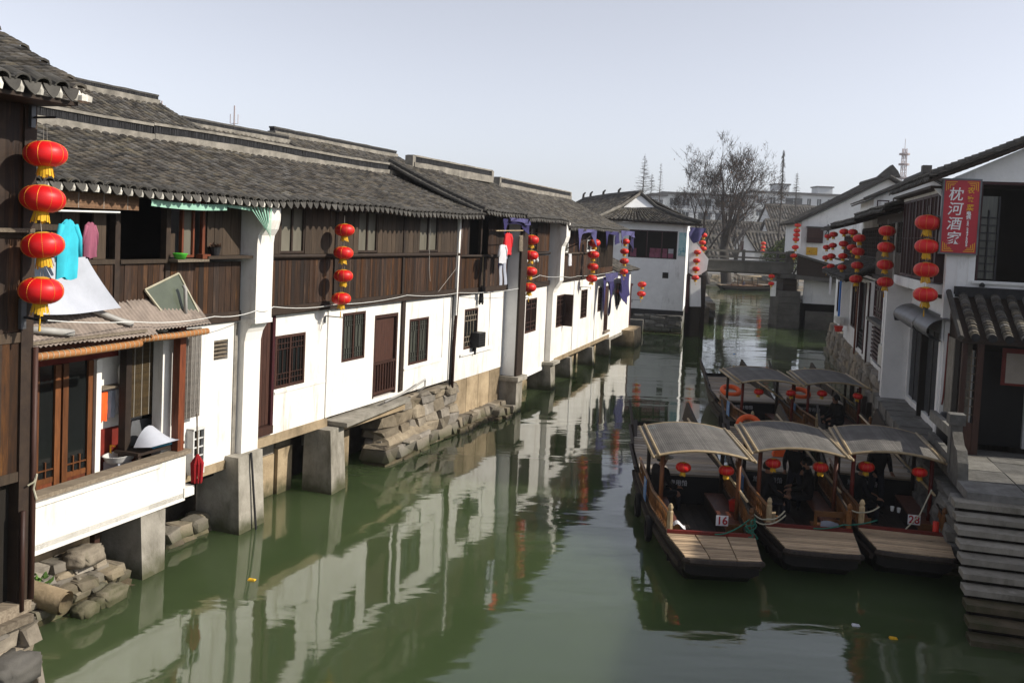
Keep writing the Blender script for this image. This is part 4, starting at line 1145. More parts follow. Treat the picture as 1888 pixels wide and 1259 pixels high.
bx('base_beam', 'concrete_tan', T, 4.7, 15.2, -.05, .3, .80, .95)
for a in (7.25, 11.1, 14.6):
    m = MB().hexa([(a - .2, -.32, -.5), (a + .2, -.3, -.5), (a + .2, .4, -.5), (a - .2, .4, -.5), (a - .17, -.22, .8), (a + .17, -.22, .8), (a + .17, .4, .8), (a - .17, .4, .8)])
    put(m, 'water_pillar', 'concrete', T)
for i in range(9): bx('foundation_slab', 'concrete_tan' if i % 3 else 'stone', T, 4.8 + i * 1.15, 5.9 + i * 1.15, .55, .75, -.5, .8)
bx('floor_beam', 'beam_dark', T, 4.64, 15.2, -.08, .1, 3.82, 3.96)
planks(T, 4.8, 11.8, 3.96, 4.84, -.02, .14)
m = MB().tube([(4.8, -.09, 4.9), (11.8, -.09, 4.88)], .045, 8); put(m, 'sill_rail', 'board_grey', T, smooth=True)
window(T, 4.85, 6.65, 4.92, 5.7, -.05, fmat='white_paint', gmat='glass_frost', leaves=2, fw=.06)
planks(T, 6.65, 9.75, 4.92, 5.85, -.02, .2, mat='board')
window(T, 9.75, 11.3, 4.94, 5.45, -.05, fmat='white_paint', gmat='glass_dark', leaves=2, fw=.07)
planks(T, 9.75, 11.3, 5.45, 5.85, -.02, .2, mat='board')
planks(T, 11.3, 11.8, 4.92, 5.85, -.02, .2, mat='board')
bx('post', 'beam_dark', T, 11.8, 11.92, -.07, .04, 3.9, 5.9)
bx('post', 'beam_dark', T, 8.2, 8.3, -.07, .04, 3.9, 5.9)
planks(T, 11.92, 15.2, 3.96, 4.2, -.04, .4)
for i in range(13): bx('slat', 'board_grey', T, 12.0 + i * .25, 12.09 + i * .25, -.06, -.02, 4.2, 5.85)
bx('slat_backing', 'board', T, 11.92, 15.2, .0, .03, 4.2, 5.85)
bx('eave_plate', 'beam_dark', T, 4.7, 15.2, -.06, .08, 5.85, 5.95)
roof_slope(T, 4.35, 15.6, -.66, 5.90, 2.4, 7.32, name='roof')
roof_slope(T, 4.35, 15.6, 5.0, 5.90, 2.4, 7.32, eave=False, detail=False, course=.3, name='rear_roof')
verge(T, 4.25, -.66, 5.92, 2.4, 7.36, r=.07); verge(T, 4.1, -.6, 5.9, 2.4, 7.3, r=.06)
ridge(T, 5.0, 15.7, 2.4, 7.36, end=True, base=.1, h=.17)

# ================================================================ annex at the far end of the row
T = house_base('small_annex', 'small white annex with a low tiled lean-to roof at the row end', FC, 15.3)
put(wall(15.22, 20.4, .76, 3.75, .02, .2, [(16.6, 17.7, 2.2, 3.3)]), 'wall', 'plaster', T)
window(T, 16.6, 17.7, 2.2, 3.3, .03, gmat='glass_dark', leaves=2)
bx('end_wall', 'plaster_old', T, 20.3, 20.4, .2, 2.6, .76, 3.75)
bx('back_wall', 'plaster_old', T, 15.22, 20.4, 2.6, 2.7, .76, 3.75)
bx('base_beam', 'concrete', T, 15.25, 20.4, -.03, .3, .62, .76)
bx('foundation_slab', 'concrete', T, 15.4, 18.5, .7, .9, -.4, .62)
m = MB().hexa([(18.6, -.75, -.4), (21.3, -.6, -.4), (21.3, .9, -.4), (18.6, .9, -.4), (18.6, -.60, .85), (21.3, -.5, .85), (21.3, .9, .85), (18.6, .9, .85)]); put(m, 'quay_block', 'concrete_tan', T)
roof_slope(T, 15.2, 20.9, -.35, 3.92, 1.6, 4.95, name='roof', eave=False, clip=lambda x, t: x < 20.9 - 3.6 * t)
for i in range(5): bx('door_board', 'paint_maroon', T, 20.5 + i * .16, 20.64 + i * .16, .1, .16, .9, 3.0)
bx('door_lintel', 'paint_maroon', T, 20.4, 21.4, .06, .2, 3.0, 3.12)

# ================================================================ houses behind the row: only their roofs rise above it
def back_house(label, x0, x1, yr, zr, run, drop, vL=True, vR=True, hRidge=.1):
    T = thing('back_house', label, 'house', FB, (x0, yr, 0), 'tiled roofs rising behind the left row')
    bx('wall', 'plaster_old', T, x0 + .2, x1 - .2, yr - run + .5, yr + run - .5, 1.0, zr - drop)
    for s in (-1, 1):
        o = roof_slope(T, x0, x1, yr + s * run, zr - drop, yr, zr, eave=False, detail=(s < 0), course=.12 if s < 0 else .3, name='roof', wob=.03)
    ridge(T, x0, x1, yr, zr + .03, h=hRidge, base=.08, end=False, capw=.11, capmat='tile_part')
    for xx in (x0 + .2, x1 - .2):
        put(MB().prism([(yr - run + .5, zr - drop - .02), (yr + run - .5, zr - drop - .02), (yr, zr - .12)], 'x', xx - .06, xx + .06), 'gable', 'plaster_old', T)
    for xx in (x0, x1): verge(T, xx, yr - run, zr - drop, yr, zr, r=.06)
    return T
back_house('steep tiled roof rising highest behind the balcony house', -6.0, 5.4, 8.0, 8.72, 3.2, 1.45)
back_house('low tiled roof with a pale ridge between two higher back roofs', 5.9, 10.9, 7.6, 8.22, 2.8, 1.1)
back_house('tiled back roof with a lifted ridge end behind the middle house', 10.9, 19.3, 8.2, 8.52, 3.2, 1.35)

# ================================================================ tiled patch between four corners
def tile_patch(T, e0, e1, r0, r1, pitch=.22, course=.16, name='roof', mat='tile', lift=.0, under=True, tri=False):
    e0, e1, r0, r1 = map(Vector, (e0, e1, r0, r1))
    n = max(2, round((e1 - e0).length / pitch)); k = max(2, int(((r0 - e0).length + (r1 - e1).length) / 2 / course))
    nrm = ((e1 - e0).cross(r0 - e0)).normalized()
    if nrm.z < 0: nrm = -nrm
    def P(a, b, h=0): return e0.lerp(e1, a).lerp(r0.lerp(r1, a), b) + nrm * h + Vector((0, 0, -.06 * 4 * b * (1 - b)))
    root = None
    if under:
        m = MB(); m.grid(lambda a, b: P(a, b, -.02), 8, 6); m.grid(lambda a, b: P(a, b, -.10), 8, 6)
        for i in range(8): m.q(tuple(P(i / 8, 0, -.02)), tuple(P((i + 1) / 8, 0, -.02)), tuple(P((i + 1) / 8, 0, -.1)), tuple(P(i / 8, 0, -.1)))
        root = put(m, name, 'beam_dark', T)
    f = MB()
    for i in range(n + 1):
        a = i / n; w_ = .40 / n
        for j in range(k):
            b0, b1 = j / k, min(1, (j + 1.2) / k)
            j0 = R_.uniform(0, .012); da = R_.uniform(-.06, .06) / n
            base = len(f.v)
            for (b, h) in ((b0, .025 + j0), (b1, .01)):
                for q in range(4):
                    t_ = math.pi * q / 3
                    f.v.append(tuple(P(a + da - w_ * math.cos(t_), b, h + pitch * .28 * math.sin(t_))))
            for q in range(4): f.v.append(tuple(P(a + da - w_ * .9 * math.cos(math.pi * q / 3), b0 + .002, pitch * .2 * math.sin(math.pi * q / 3) - .01)))
            for q in range(3):
                f.f.append((base + q, base + q + 1, base + 4 + q + 1, base + 4 + q))
                f.f.append((base + 8 + q, base + 8 + q + 1, base + q + 1, base + q))
    if root is None: return put(f, name, mat, T)
    put(f, 'tile_field', mat, root, kind='stuff')
    return root
def hip_roll(T, pts, r=.09, name='hip_ridge', mat='tile_part'):
    return put(MB().tube(pts, r, 7), name, mat, T)

# ================================================================ white house across the end of the row
FW = Frame(8.0, 55.0, 102)
T = thing('white_house', 'white house with a hipped tiled roof and a wide dark upper window', 'house', FW, (0, 0, 0))
put(wall(-4.5, 2.25, 1.36, 6.5, 0, .22, [(-1.15, 1.72, 4.42, 6.05)]), 'wall', 'plaster_old', T)
bx('side_wall', 'plaster_old', T, 2.03, 2.25, .22, 7.5, 1.36, 6.5)
bx('back_wall', 'plaster_old', T, -4.5, 2.25, 7.5, 7.7, 1.36, 6.5)
bx('floor', 'interior', T, -4.5, 2.0, .25, 7.4, 4.2, 4.3); bx('ceiling', 'interior', T, -4.5, 2.0, .25, 7.4, 6.4, 6.48); bx('inner_wall', 'interior', T, -4.4, 2.0, 2.6, 2.7, 4.3, 6.4)
bx('dark_plinth', 'metal_dark', T, -4.5, 2.28, -.03, .25, 1.08, 1.36)
stones(T, -.6, 2.2, -.3, 1.08, -.1, .6, 'stone_grey', .16, .26, .4, 1.0, batter=.1, jitter=.06)
bx('quay_step', 'stone_grey', T, -.9, .0, -.9, -.1, -.3, .75)
bx('foundation', 'stone_grey', T, -4.5, 2.2, .4, 7.6, -.5, 1.08)
for a in (-1.15, -.1, .78, 1.66): bx('window_post', 'paint_maroon', T, a, a + .06, .02, .1, 4.42, 6.05)
bx('window_sill', 'paint_maroon', T, -1.15, 1.72, .0, .1, 4.40, 4.46); bx('window_head', 'paint_maroon', T, -1.15, 1.72, .0, .1, 6.0, 6.06)
bx('vent_dark_plate', 'interior', T, .95, 1.3, -.012, .0, 3.25, 3.6)  # flat dark plate on the wall face, no opening cut
put(MB().box(1.80, 2.24, -.05, 0, 4.62, 6.0), 'poster_panel', 'poster', fr=FW, base=(2.0, 0, 5), label='pale blue green picture panel on the white house corner', cat='poster')
for i, (xa, xb, zt) in enumerate(((-1.05, -.7, 4.95), (.1, .42, 5.0), (.44, .75, 5.0), (.86, 1.14, 5.0), (1.2, 1.5, 5.0))):
    t = thing('chair', ['chair with a pink cover farthest left in the dark upper window', 'pink covered chair left of centre in the dark window', 'pink covered chair right of centre in the dark window', 'pink covered chair second from right in the dark window', 'pale covered chair at the right of the dark window'][i], 'chair', FW, (xa, .5, 4.3), 'covered chairs in the white house window')
    m = MB(); m.grid(lambda a, b: (xa + (xb - xa) * a, .5 - .02 * math.sin(a * 20), 4.3 + (zt - 4.3) * b), 10, 3); m.grid(lambda a, b: (xa + (xb - xa) * a, .58, 4.3 + (zt - 4.3) * b), 10, 3); put(m, 'chair_back', 'cloth_pink' if i < 4 else 'cloth_white', t); bx('seat', 'cloth_pink', t, xa, xb, .2, .5, 4.3, 4.72)
A_, B_ = (7.64, 57.0, 8.3), (4.74, 65.0, 8.07)
TW = T
BASE_W = BASE[T]
def wl_(p):                                   # world point to the white house's own frame
    v = Vector(p) - FW.o; return (v.dot(FW.x), v.dot(FW.y), p[2])
FLw, FRw, G1, G2 = (4.9, 55.0, 6.62), (10.9, 53.75, 6.5), (6.48, 55.9, 7.32), (8.45, 55.75, 7.4)
BLw, BRw = (1.9, 64.5, 6.6), (9.8, 64.5, 6.5)
tile_patch(T, wl_(FLw), wl_(FRw), wl_(G1), wl_(G2), pitch=.26)
tile_patch(T, wl_(BLw), wl_(FLw), wl_(B_), wl_((7.3, 56.9, 8.25)), pitch=.26)
tile_patch(T, wl_(FRw), wl_(BRw), wl_(A_), wl_(B_), pitch=.26)
put(MB().hexa([wl_(G1), wl_(G2), wl_((8.45, 56.0, 7.4)), wl_((6.48, 56.1, 7.32)), wl_((7.55, 56.5, 8.16)), wl_((7.75, 56.5, 8.16)), wl_((7.75, 56.6, 8.16)), wl_((7.55, 56.6, 8.16))]), 'gable', 'plaster_old', T)
hip_roll(T, [wl_((7.64, 56.5, 8.28)), wl_((8.5, 55.75, 7.5)), wl_((9.6, 54.7, 6.98)), wl_((10.9, 53.75, 6.66))], .11)
hip_roll(T, [wl_((7.6, 56.5, 8.28)), wl_((6.4, 55.85, 7.45)), wl_((5.0, 55.0, 6.75))], .09, mat='mortar')
put(MB().tube([wl_((7.64, 56.6, 8.36)), wl_((6.2, 61, 8.28)), wl_(B_)], .14, 6), 'ridge', 'tile_part', T)
for q in (.35, .62, .86, 1.0):
    p = Vector(A_).lerp(Vector(B_), q); c = wl_(tuple(p)); put(MB().tube([(c[0], c[1], c[2]), (c[0] + .02, c[1], c[2] + .35), (c[0] + .15, c[1], c[2] + .5)], [.1, .08, .05], 5), 'ridge_finial', 'tile_part', T)
# white buttress wall stepping down to the water
T = thing('buttress_wall', 'white stepped buttress wall beside the lanterns at the white house corner', 'wall', WORLD, (10.5, 52.9, 0))
put(MB().prism([(9.98, 6.1), (10.2, 5.7), (11.15, 4.55), (11.08, 3.9), (10.5, 3.5), (10.1, 3.7)], 'y', 52.6, 52.85), 'upper_wall', 'plaster_old', T)
put(MB().prism([(10.22, 3.5), (10.82, 3.45), (10.92, 1.8), (10.3, 1.78)], 'y', 52.85, 53.1), 'lower_wall', 'plaster_old', T)
bx('post', 'paint_maroon', T, 10.05, 10.2, 52.86, 53.0, 1.4, 6.0)
bx('post', 'beam_dark', T, 10.95, 11.15, 52.9, 53.2, -.3, 3.6)
bx('dark_wall', 'interior', T, 10.1, 11.0, 53.3, 53.4, 0, 3.6)

# ================================================================ lanterns
def lantern_protos():
    n = 28; prof = []
    k = 26
    for i in range(k + 1):
        z = -.60 + 1.20 * i / k
        r = (max(0, 1 - (abs(z) / .66) ** 2.3)) ** .5
        prof.append((r * (1 + .010 * (1 if i % 2 else -1)), z))
    shade = MB().lathe(prof, n).mesh('shade', 'lantern_red', smooth=True)
    m = MB()
    for j in range(10):
        t = 2 * math.pi * j / 10
        m.tube([(1.008 * r * math.cos(t), 1.008 * r * math.sin(t), z) for r, z in prof[::2]], .011, 4, caps=False)
    ribs = m.mesh('gold_ribs', 'gold')
    cap = MB().lathe([(.0, .60), (.34, .56), (.36, .61), (.22, .66), (.0, .68)], 14).mesh('top_cap', 'gold')
    bot = MB().lathe([(.0, -.66), (.30, -.66), (.34, -.61), (.34, -.56), (.0, -.56)], 14).mesh('bottom_ring', 'gold')
    m = MB()
    for j in range(18):
        t = 2 * math.pi * j / 18; t2 = t + .30
        for (r0, r1, z1) in ((.33, .38 + .03 * (j % 3), -1.02 - .05 * (j % 4)),):
            m.q((r0 * math.cos(t), r0 * math.sin(t), -.62), (r0 * math.cos(t2), r0 * math.sin(t2), -.62), (r1 * math.cos(t2), r1 * math.sin(t2), z1), (r1 * math.cos(t), r1 * math.sin(t), z1))
    fringe = m.mesh('fringe', 'fringe')
    m = MB(); m.tube([(.05, 0, -.66), (.05, .01, -1.5)], .012, 4); m.tube([(.05, .01, -1.35), (.05, .01, -1.95)], [.035, .06], 6)
    tassel = m.mesh('tassel', 'fringe')
    cords = MB().tube([(-.10, 0, .66), (-.08, 0, 1.45)], .012, 4).tube([(.10, 0, .66), (.08, 0, 1.45)], .012, 4).mesh('hanging_cords', 'cord')
    return shade, ribs, cap, bot, fringe, tassel, cords
LP = lantern_protos()
LNAMES = ('shade', 'gold_ribs', 'top_cap', 'bottom_ring', 'fringe', 'tassel', 'hanging_cords')
def lantern(wp, width, label, tassel=False, group='red lanterns strung along the canal', squash=1.0):
    t = bpy.data.objects.new('red_lantern', None); t.empty_display_size = .2; COL.objects.link(t)
    s = width / 2 * R_.uniform(.95, 1.04)
    wp = Vector(wp) + Vector((R_.uniform(-.015, .015), R_.uniform(-.015, .015), R_.uniform(-.012, .012)))
    t.matrix_world = Matrix.Translation(wp) @ Matrix.Rotation(R_.uniform(0, 6.28), 4, 'Z') @ Matrix.Rotation(R_.uniform(-.11, .11), 4, 'X') @ Matrix.Scale(s, 4)
    BASE[t] = (0, 0, 0)
    tag(t, label, 'lantern', group)
    for nm, me in zip(LNAMES, LP):
        if nm == 'tassel' and not tassel: continue
        inst(nm, me, t, (0, 0, 0))
    return t
ORD = {2: ('upper', 'lower'), 3: ('top', 'middle', 'bottom'), 4: ('topmost', 'second from top', 'third from top', 'lowest'), 6: ('topmost', 'second from top', 'third from top', 'fourth from top', 'fifth from top', 'lowest')}
def lantern_string(fr, pts, width, where, group='red lanterns strung along the canal'):
    n = len(pts)
    for i, p in enumerate(pts):
        lantern(fr.w(*p), width, '%s red lantern of the string %s' % (ORD[n][i], where), tassel=(i == n - 1), group=group)
lantern_string(FN, [(-.10, -.36, 6.24), (-.13, -.36, 5.79), (-.14, -.37, 5.34), (-.14, -.37, 4.89)], .41, 'at the dark house on the left edge')
lantern_string(FB, [(1.78, -.45, 5.55), (1.77, -.45, 5.07), (1.76, -.45, 4.59), (1.75, -.45, 4.11)], .40, 'on the middle left house boards')
lantern_string(FC, [(.25, -.5, 5.42), (.22, -.5, 4.92), (.2, -.5, 4.41), (.2, -.5, 3.90)], .46, 'before the gourd cut-outs')
lantern_string(FC, [(9.1, -.5, 5.33), (9.05, -.5, 4.84), (9.0, -.5, 4.36), (8.95, -.5, 3.87)], .48, 'before the small white window')
lantern_string(FC, [(15.7, -.5, 5.4), (15.65, -.5, 4.93), (15.65, -.5, 4.46), (15.65, -.5, 3.96)], .44, 'at the far end of the left row')
lantern_string(FC, [(20.9, -.5, 3.12), (20.85, -.5, 2.62)], .46, 'of two beside the annex door')
lantern_string(WORLD, [(10.44, 52.4, 4.92), (10.44, 52.4, 4.44), (10.42, 52.4, 3.96), (10.42, 52.4, 3.47)], .42, 'before the white buttress wall')
lantern_string(WORLD, [(11.0, 53.6, 5.90), (10.95, 53.6, 5.48), (11.0, 53.6, 5.12)], .42, 'behind the white buttress wall')
# brackets that hold the strings
def bracket(fr, x, z, y0, y1, label):
    put(MB().tube([(x, y0, z), (x, y1, z)], .012, 5).tube([(x, y0, z), (x, y0, z - .15)], .02, 5), 'lantern_bracket', 'metal_grey', fr=fr, base=(x, y0, z), label=label, cat='bracket', group='iron brackets of the lantern strings')
bracket(FB, 1.85, 5.93, -.05, -.46, 'iron bracket above the lanterns of the middle left house')
bracket(FB, 1.80, 3.72, -.03, -.46, 'iron bracket under the lanterns of the middle left house')
bracket(FC, .22, 5.85, -.05, -.5, 'iron bracket above the lanterns by the gourd cut-outs')
bracket(FC, .22, 3.55, -.05, -.5, 'iron bracket under the lanterns by the gourd cut-outs')
bracket(FC, 8.95, 3.5, -.05, -.5, 'iron bracket under the lanterns by the small white window')
bracket(FC, 20.7, 2.3, -.05, -.5, 'iron bracket under the two lanterns by the annex door')

# ================================================================ laundry, cloths, wires
garment('hung_shirt', 'small white top hanging beside the red jacket', 'cloth_white', FB, 9.75, -.75, 5.28, .48, .55)
garment('hung_jacket', 'red jacket hanging above grey trousers', 'cloth_red', FB, 10.2, -.72, 5.62, .5, .65)
garment('hung_trousers', 'light grey trousers hanging under the red jacket', 'cloth_grey', FB, 10.05, -.66, 5.15, .5, 1.05, 'pants')
garment('hung_cloth', 'dark purple garment hanging behind the grey trousers', 'cloth_purple', FB, 10.75, -.3, 5.1, .32, .55, 'cloth')
def drape(label, mat, fr, x0, x1, ztop, pts, y=-.7, amp=.08, name='hung_cloth', cat='cloth', group='purple cloths hung on the far left house'):
    """cloth hung along an edge; pts gives the hem drop at even steps"""
    n = len(pts) - 1
    def hem(a):
        i = min(n - 1, int(a * n)); f_ = a * n - i; return pts[i] * (1 - f_) + pts[i + 1] * f_
    m = MB()
    for s in (0, .012):
        m.grid(lambda a, b: (x0 + (x1 - x0) * a + .05 * math.sin(b * 4 + a * 7), y + s - amp * math.sin(a * 11 + b * 2) * (.3 + .7 * b), ztop - hem(a) * b), 18, 8)
    return put(m, name, mat, fr=fr, base=((x0 + x1) / 2, y, ztop), smooth=True, label=label, cat=cat, group=group)
drape('purple cloth bunched under the eave above the red jacket', 'cloth_purple', FB, 10.0, 12.2, 6.02, (.75, .25, .14, .12, .15, .2, .3, .45), -.62, .06)
drape('pale lilac cloth edge laid over the purple cloth above the red jacket', 'cloth_lilac', FB, 10.3, 12.1, 6.06, (.1, .12, .1, .14, .2, .18), -.70, .05)
drape('grey violet cloth hung under the eave over the white window', 'cloth_lilac', FC, 5.4, 8.6, 5.86, (.95, .6, .2, .12, .12, .15, .3, .7), -.72, .08)
drape('dark purple cloth hung under the eave beside the small white window', 'cloth_purple', FC, 10.2, 13.2, 5.84, (.8, .3, .12, .16, .2, .6, .5), -.72, .08)
drape('pale violet cloth at the last eave corner', 'cloth_lilac', FC, 13.2, 16.6, 5.9, (.9, .35, .2, .22, .25, .3), -.78, .08)
drape('dark purple cloth hanging behind the last lantern string', 'cloth_purple', FC, 15.9, 16.9, 5.75, (.3, .5, .9, .7), -.7, .06)
drape('torn purple cloth hanging over the white wall by the far door', 'cloth_purple', FC, 11.9, 14.3, 3.82, (1.75, 1.2, .25, .2, 1.6, 1.9, 1.4, .5), -.35, .12)
drape('second purple cloth hanging near the annex window', 'cloth_purple', FC, 15.7, 18.2, 3.80, (.9, .8, 1.35, 1.55, 1.4, 1.1), -.35, .12)
drape('lilac cloth spread above the torn purple cloth', 'cloth_lilac', FC, 12.0, 14.9, 3.95, (.2, .35, .4, .35, .3, .25), -.40, .05)
drape('blue violet cloth hanging at the white house corner', 'cloth_lilac', WORLD, 9.9, 10.8, 6.3, (.4, .9, .7, .3), 52.3, .1)
garment('hung_bag', 'small white bag hanging from the sill rail under the white framed window', 'cloth_white', FC, 6.0, -.3, 4.9, .3, .45, 'cloth')
garment('hung_basket', 'small wicker basket hanging on the grey pillar', 'wood_old', FB, 11.8, -.5, 5.55, .22, .5, 'cloth', 'basket')
put(MB().tube([(9.2, -.75, 5.66), (11.3, -.75, 5.7)], .015, 6), 'drying_pole', 'bamboo', fr=FB, base=(10, -.75, 5.7), label='bamboo drying pole carrying the red jacket', cat='pole')
put(MB().tube([(5.0, -.1, 4.95), (6.2, -.85, 5.45), (6.6, -.9, 5.6)], .02, 6), 'prop_pole', 'beam_dark', fr=FC, base=(5, -.1, 4.95), label='slanting dark pole propping the cloth over the white window', cat='pole')
t = thing('wall_mop', 'black mop hanging head down on the boards of the narrow house', 'mop', FB, (9.85, -.1, 4.0))
put(MB().tube([(9.86, -.10, 4.95), (9.84, -.12, 4.05)], .016, 6), 'handle', 'bamboo', t)
m = MB()
for i in range(12):
    a = i * .52; m.tube([(9.8, -.12, 4.05), (9.8 + .06 * math.cos(a), -.12 + .05 * math.sin(a), 3.75), (9.8 + .08 * math.cos(a), -.12 + .06 * math.sin(a), 3.5 + .05 * (i % 3))], .016, 5)
put(m, 'mop_head', 'black', t)
put(MB().tube([(8.05, -.14, 5.4), (7.6, -.3, 4.6), (6.8, -.2, 4.02)], .006, 4), 'stay_wire', 'cord', fr=FB, base=(8, -.2, 5.4), label='thin slanting wire beside the drainpipe', cat='wire')
def wire(fr, pts, label, r=.0065, mat='wire_white'):
    P = []
    for a, b in zip(pts, pts[1:]):
        for k in range(6):
            f_ = k / 6; P.append((a[0] + (b[0] - a[0]) * f_, a[1] + (b[1] - a[1]) * f_, a[2] + (b[2] - a[2]) * f_ - .05 * 4 * f_ * (1 - f_)))
    P.append(pts[-1])
    put(MB().tube(P, r, 5), 'cable', mat, fr=fr, base=pts[0], label=label, cat='cable', group='white cables along the houses')
wire(FB, [(-7.0, -1.2, 4.45), (-4.2, -.6, 4.10), (-2.4, -.6, 4.05), (-.95, -.40, 4.06), (-.5, -.38, 4.08), (2, -.14, 3.96), (5.2, -.14, 4.0), (8.2, -.14, 3.92), (12.0, -.45, 3.9)], 'white cable running along the near left houses at floor height')
wire(FC, [(-.3, -.3, 4.0), (.0, -.45, 4.2), (2.0, -.3, 4.22), (4.3, -.5, 4.12), (8.0, -.14, 3.98), (15.2, -.12, 3.95)], 'white cable running along the far left houses')
# ================================================================ right bank: restaurant with the red sign
FG = Frame(9.57, 20.06, 104.7)          # x to the right along the gable, y away from the camera
GR = 'houses along the right bank'
T = thing('restaurant_house', 'white gabled restaurant house with a red vertical sign on its corner', 'house', FR, (0, 0, 0), GR)
hR = T
def g2r(p):                              # gable frame to right-bank frame
    v = FG.w(*p) - FR.o; return (v.dot(FR.x), v.dot(FR.y), p[2])
def gwall(x0, x1, z0, z1, ya, yb, holes=()):
    m = wall(x0, x1, z0, z1, ya, yb, holes); m.v = [g2r(p) for p in m.v]; return m
def gbox(name, mat, x0, x1, y0, y1, z0, z1, parent=None):
    m = MB().box(x0, x1, y0, y1, z0, z1); m.v = [g2r(p) for p in m.v]; return put(m, name, mat, parent or T)
put(gwall(-.14, 6.4, 1.5, 7.24, 0, .22, [(.44, 2.6, 5.06, 7.2), (3.4, 4.6, 5.06, 7.2), (.55, 1.6, 1.5, 3.6)]), 'gable_wall', 'plaster_old', T)
m = MB().prism([(-.14, 7.24), (6.4, 7.24), (3.3, 8.95)], 'y', 0, .22); m.v = [g2r(p) for p in m.v]; put(m, 'gable', 'plaster_old', T)
for a in (.08, .30): gbox('plaster_strip', 'plaster_old', a, a + .02, -.018, 0, 4.2, 5.6)
# big open window with a lattice leaf inside
gbox('window_frame', 'paint_maroon', .44, .50, .02, .14, 5.06, 7.2); gbox('window_frame', 'paint_maroon', .50, 2.6, .02, .14, 7.14, 7.2); gbox('window_frame', 'paint_maroon', 2.54, 2.6, .02, .14, 5.06, 7.14)
m = MB(); lattice(m, .52, .86, 5.1, 6.6, .20, .23, 3, .03); m.box(.86, .90, .19, .24, 5.06, 6.9); m.v = [g2r(p) for p in m.v]; put(m, 'lattice_leaf', 'metal_dark', T)
gbox('glass_leaf', 'glass_curtain', .52, .86, .25, .26, 5.1, 6.9)
gbox('window_shelf', 'white_paint', .38, 2.7, -.06, .0, 5.0, 5.05)
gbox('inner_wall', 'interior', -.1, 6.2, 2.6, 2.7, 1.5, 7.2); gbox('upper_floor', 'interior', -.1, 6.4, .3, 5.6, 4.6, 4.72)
gbox('back_gable', 'plaster_old', -.1, 6.4, 5.55, 5.7, 1.5, 7.24); gbox('far_wall', 'plaster_old', 6.3, 6.4, .22, 5.55, 1.5, 7.24)
# roof: canal slope and land slope
roof_slope(T, -.35, 5.8, .62, 7.24, -3.3, 9.05, name='roof', detail=True, wob=.01)
roof_slope(T, -.35, 5.8, -7.2, 7.24, -3.3, 9.05, name='rear_roof', eave=False, detail=False, course=.3, wob=.01)
verge(T, -.36, .62, 7.26, -3.3, 9.07, r=.08, n=30); verge(T, -.30, .58, 7.14, -3.3, 8.95, r=.05, n=30)
put(MB().hexa([(.06, .45, 7.0), (.06, .0, 6.55), (.16, .0, 6.55), (.16, .45, 7.0), (.06, .5, 7.12), (.06, .0, 6.8), (.16, .0, 6.8), (.16, .5, 7.12)]), 'eave_bracket', 'plaster_old', T)
bx('eave_board', 'beam_dark', T, .05, 5.7, .05, .55, 7.02, 7.08)
# canal front, lower storey: grille doors under a metal hood
put(wall(-.12, 5.5, 1.5, 4.75, 0, -.2, [(.30, 5.0, 1.72, 3.78)]), 'front_wall', 'plaster_old', T)
for i in range(6):
    a = .30 + i * .785
    bx('door_stile', 'metal_dark', T, a, a + .06, -.10, -.04, 1.72, 3.78)
    bx('door_glass', 'glass_dark', T, a + .06, a + .785, -.085, -.075, 1.72, 3.78)
    m = MB()
    for k in range(1, 6): m.box(a + .06 + k * .12, a + .075 + k * .12, -.065, -.05, 1.75, 3.76)
    put(m, 'grille_bars', 'metal_grey', T, kind='stuff')
m = MB()
for (xa, xb, dr) in ((-.30, 1.45, .0), (1.45, 3.05, .02), (3.05, 4.65, .0)):
    m.grid(lambda a, b: (xa + (xb - xa) * a, .04 + (.46 + dr) * math.sin(b * math.pi * .92), 3.96 + (.25 + dr) * math.cos(b * math.pi) + .02 * a), 3, 14)
put(m, 'metal_hood', 'metal_grey', T, smooth=True)
m = MB().prism([(.02, 4.2), (.30, 4.1), (.50, 3.92), (.46, 3.75), (.02, 3.75)], 'x', 4.64, 4.66); put(m, 'hood_end', 'metal_dark', T)
fire_pillar(T, 5.15, 5.45, [(.62, 1.55), (.62, 4.75)], -.2, 'plaster_old')
fire_pillar(T, -.12, .2, [(.10, 1.55), (.10, 4.15)], -.1, 'plaster_old')
bx('balcony_slab', 'plaster_old', T, .35, 5.5, 0, .42, 4.70, 4.92)
m = MB()
for i in range(34): m.box(.4 + i * .15, .52 + i * .15, .40, .44, 4.72, 4.95)
put(m, 'balcony_fluting', 'plaster_old', T)
for i in range(5):
    a = .45 + i * 1.0
    window(T, a, a + .96, 4.96, 6.95, .30, outer=1, fmat='paint_maroon', gmat='glass_curtain', leaves=2, lat=2, lmat='wood_brown', fw=.06)
bx('window_post', 'paint_maroon', T, .30, .45, .1, .32, 4.95, 7.0)
bx('upper_header', 'plaster_old', T, .3, 5.5, .02, .3, 6.95, 7.02)
put(wall(-.12, 5.5, 6.9, 7.2, 0, -.2), 'upper_wall', 'plaster_old', T)
put(MB().tube([(-.16, .02, 3.9), (-.16, .04, 2.6), (-.17, .05, 2.45), (-.25, .08, 2.35)], .018, 6), 'red_pipe', 'paint_red', T)
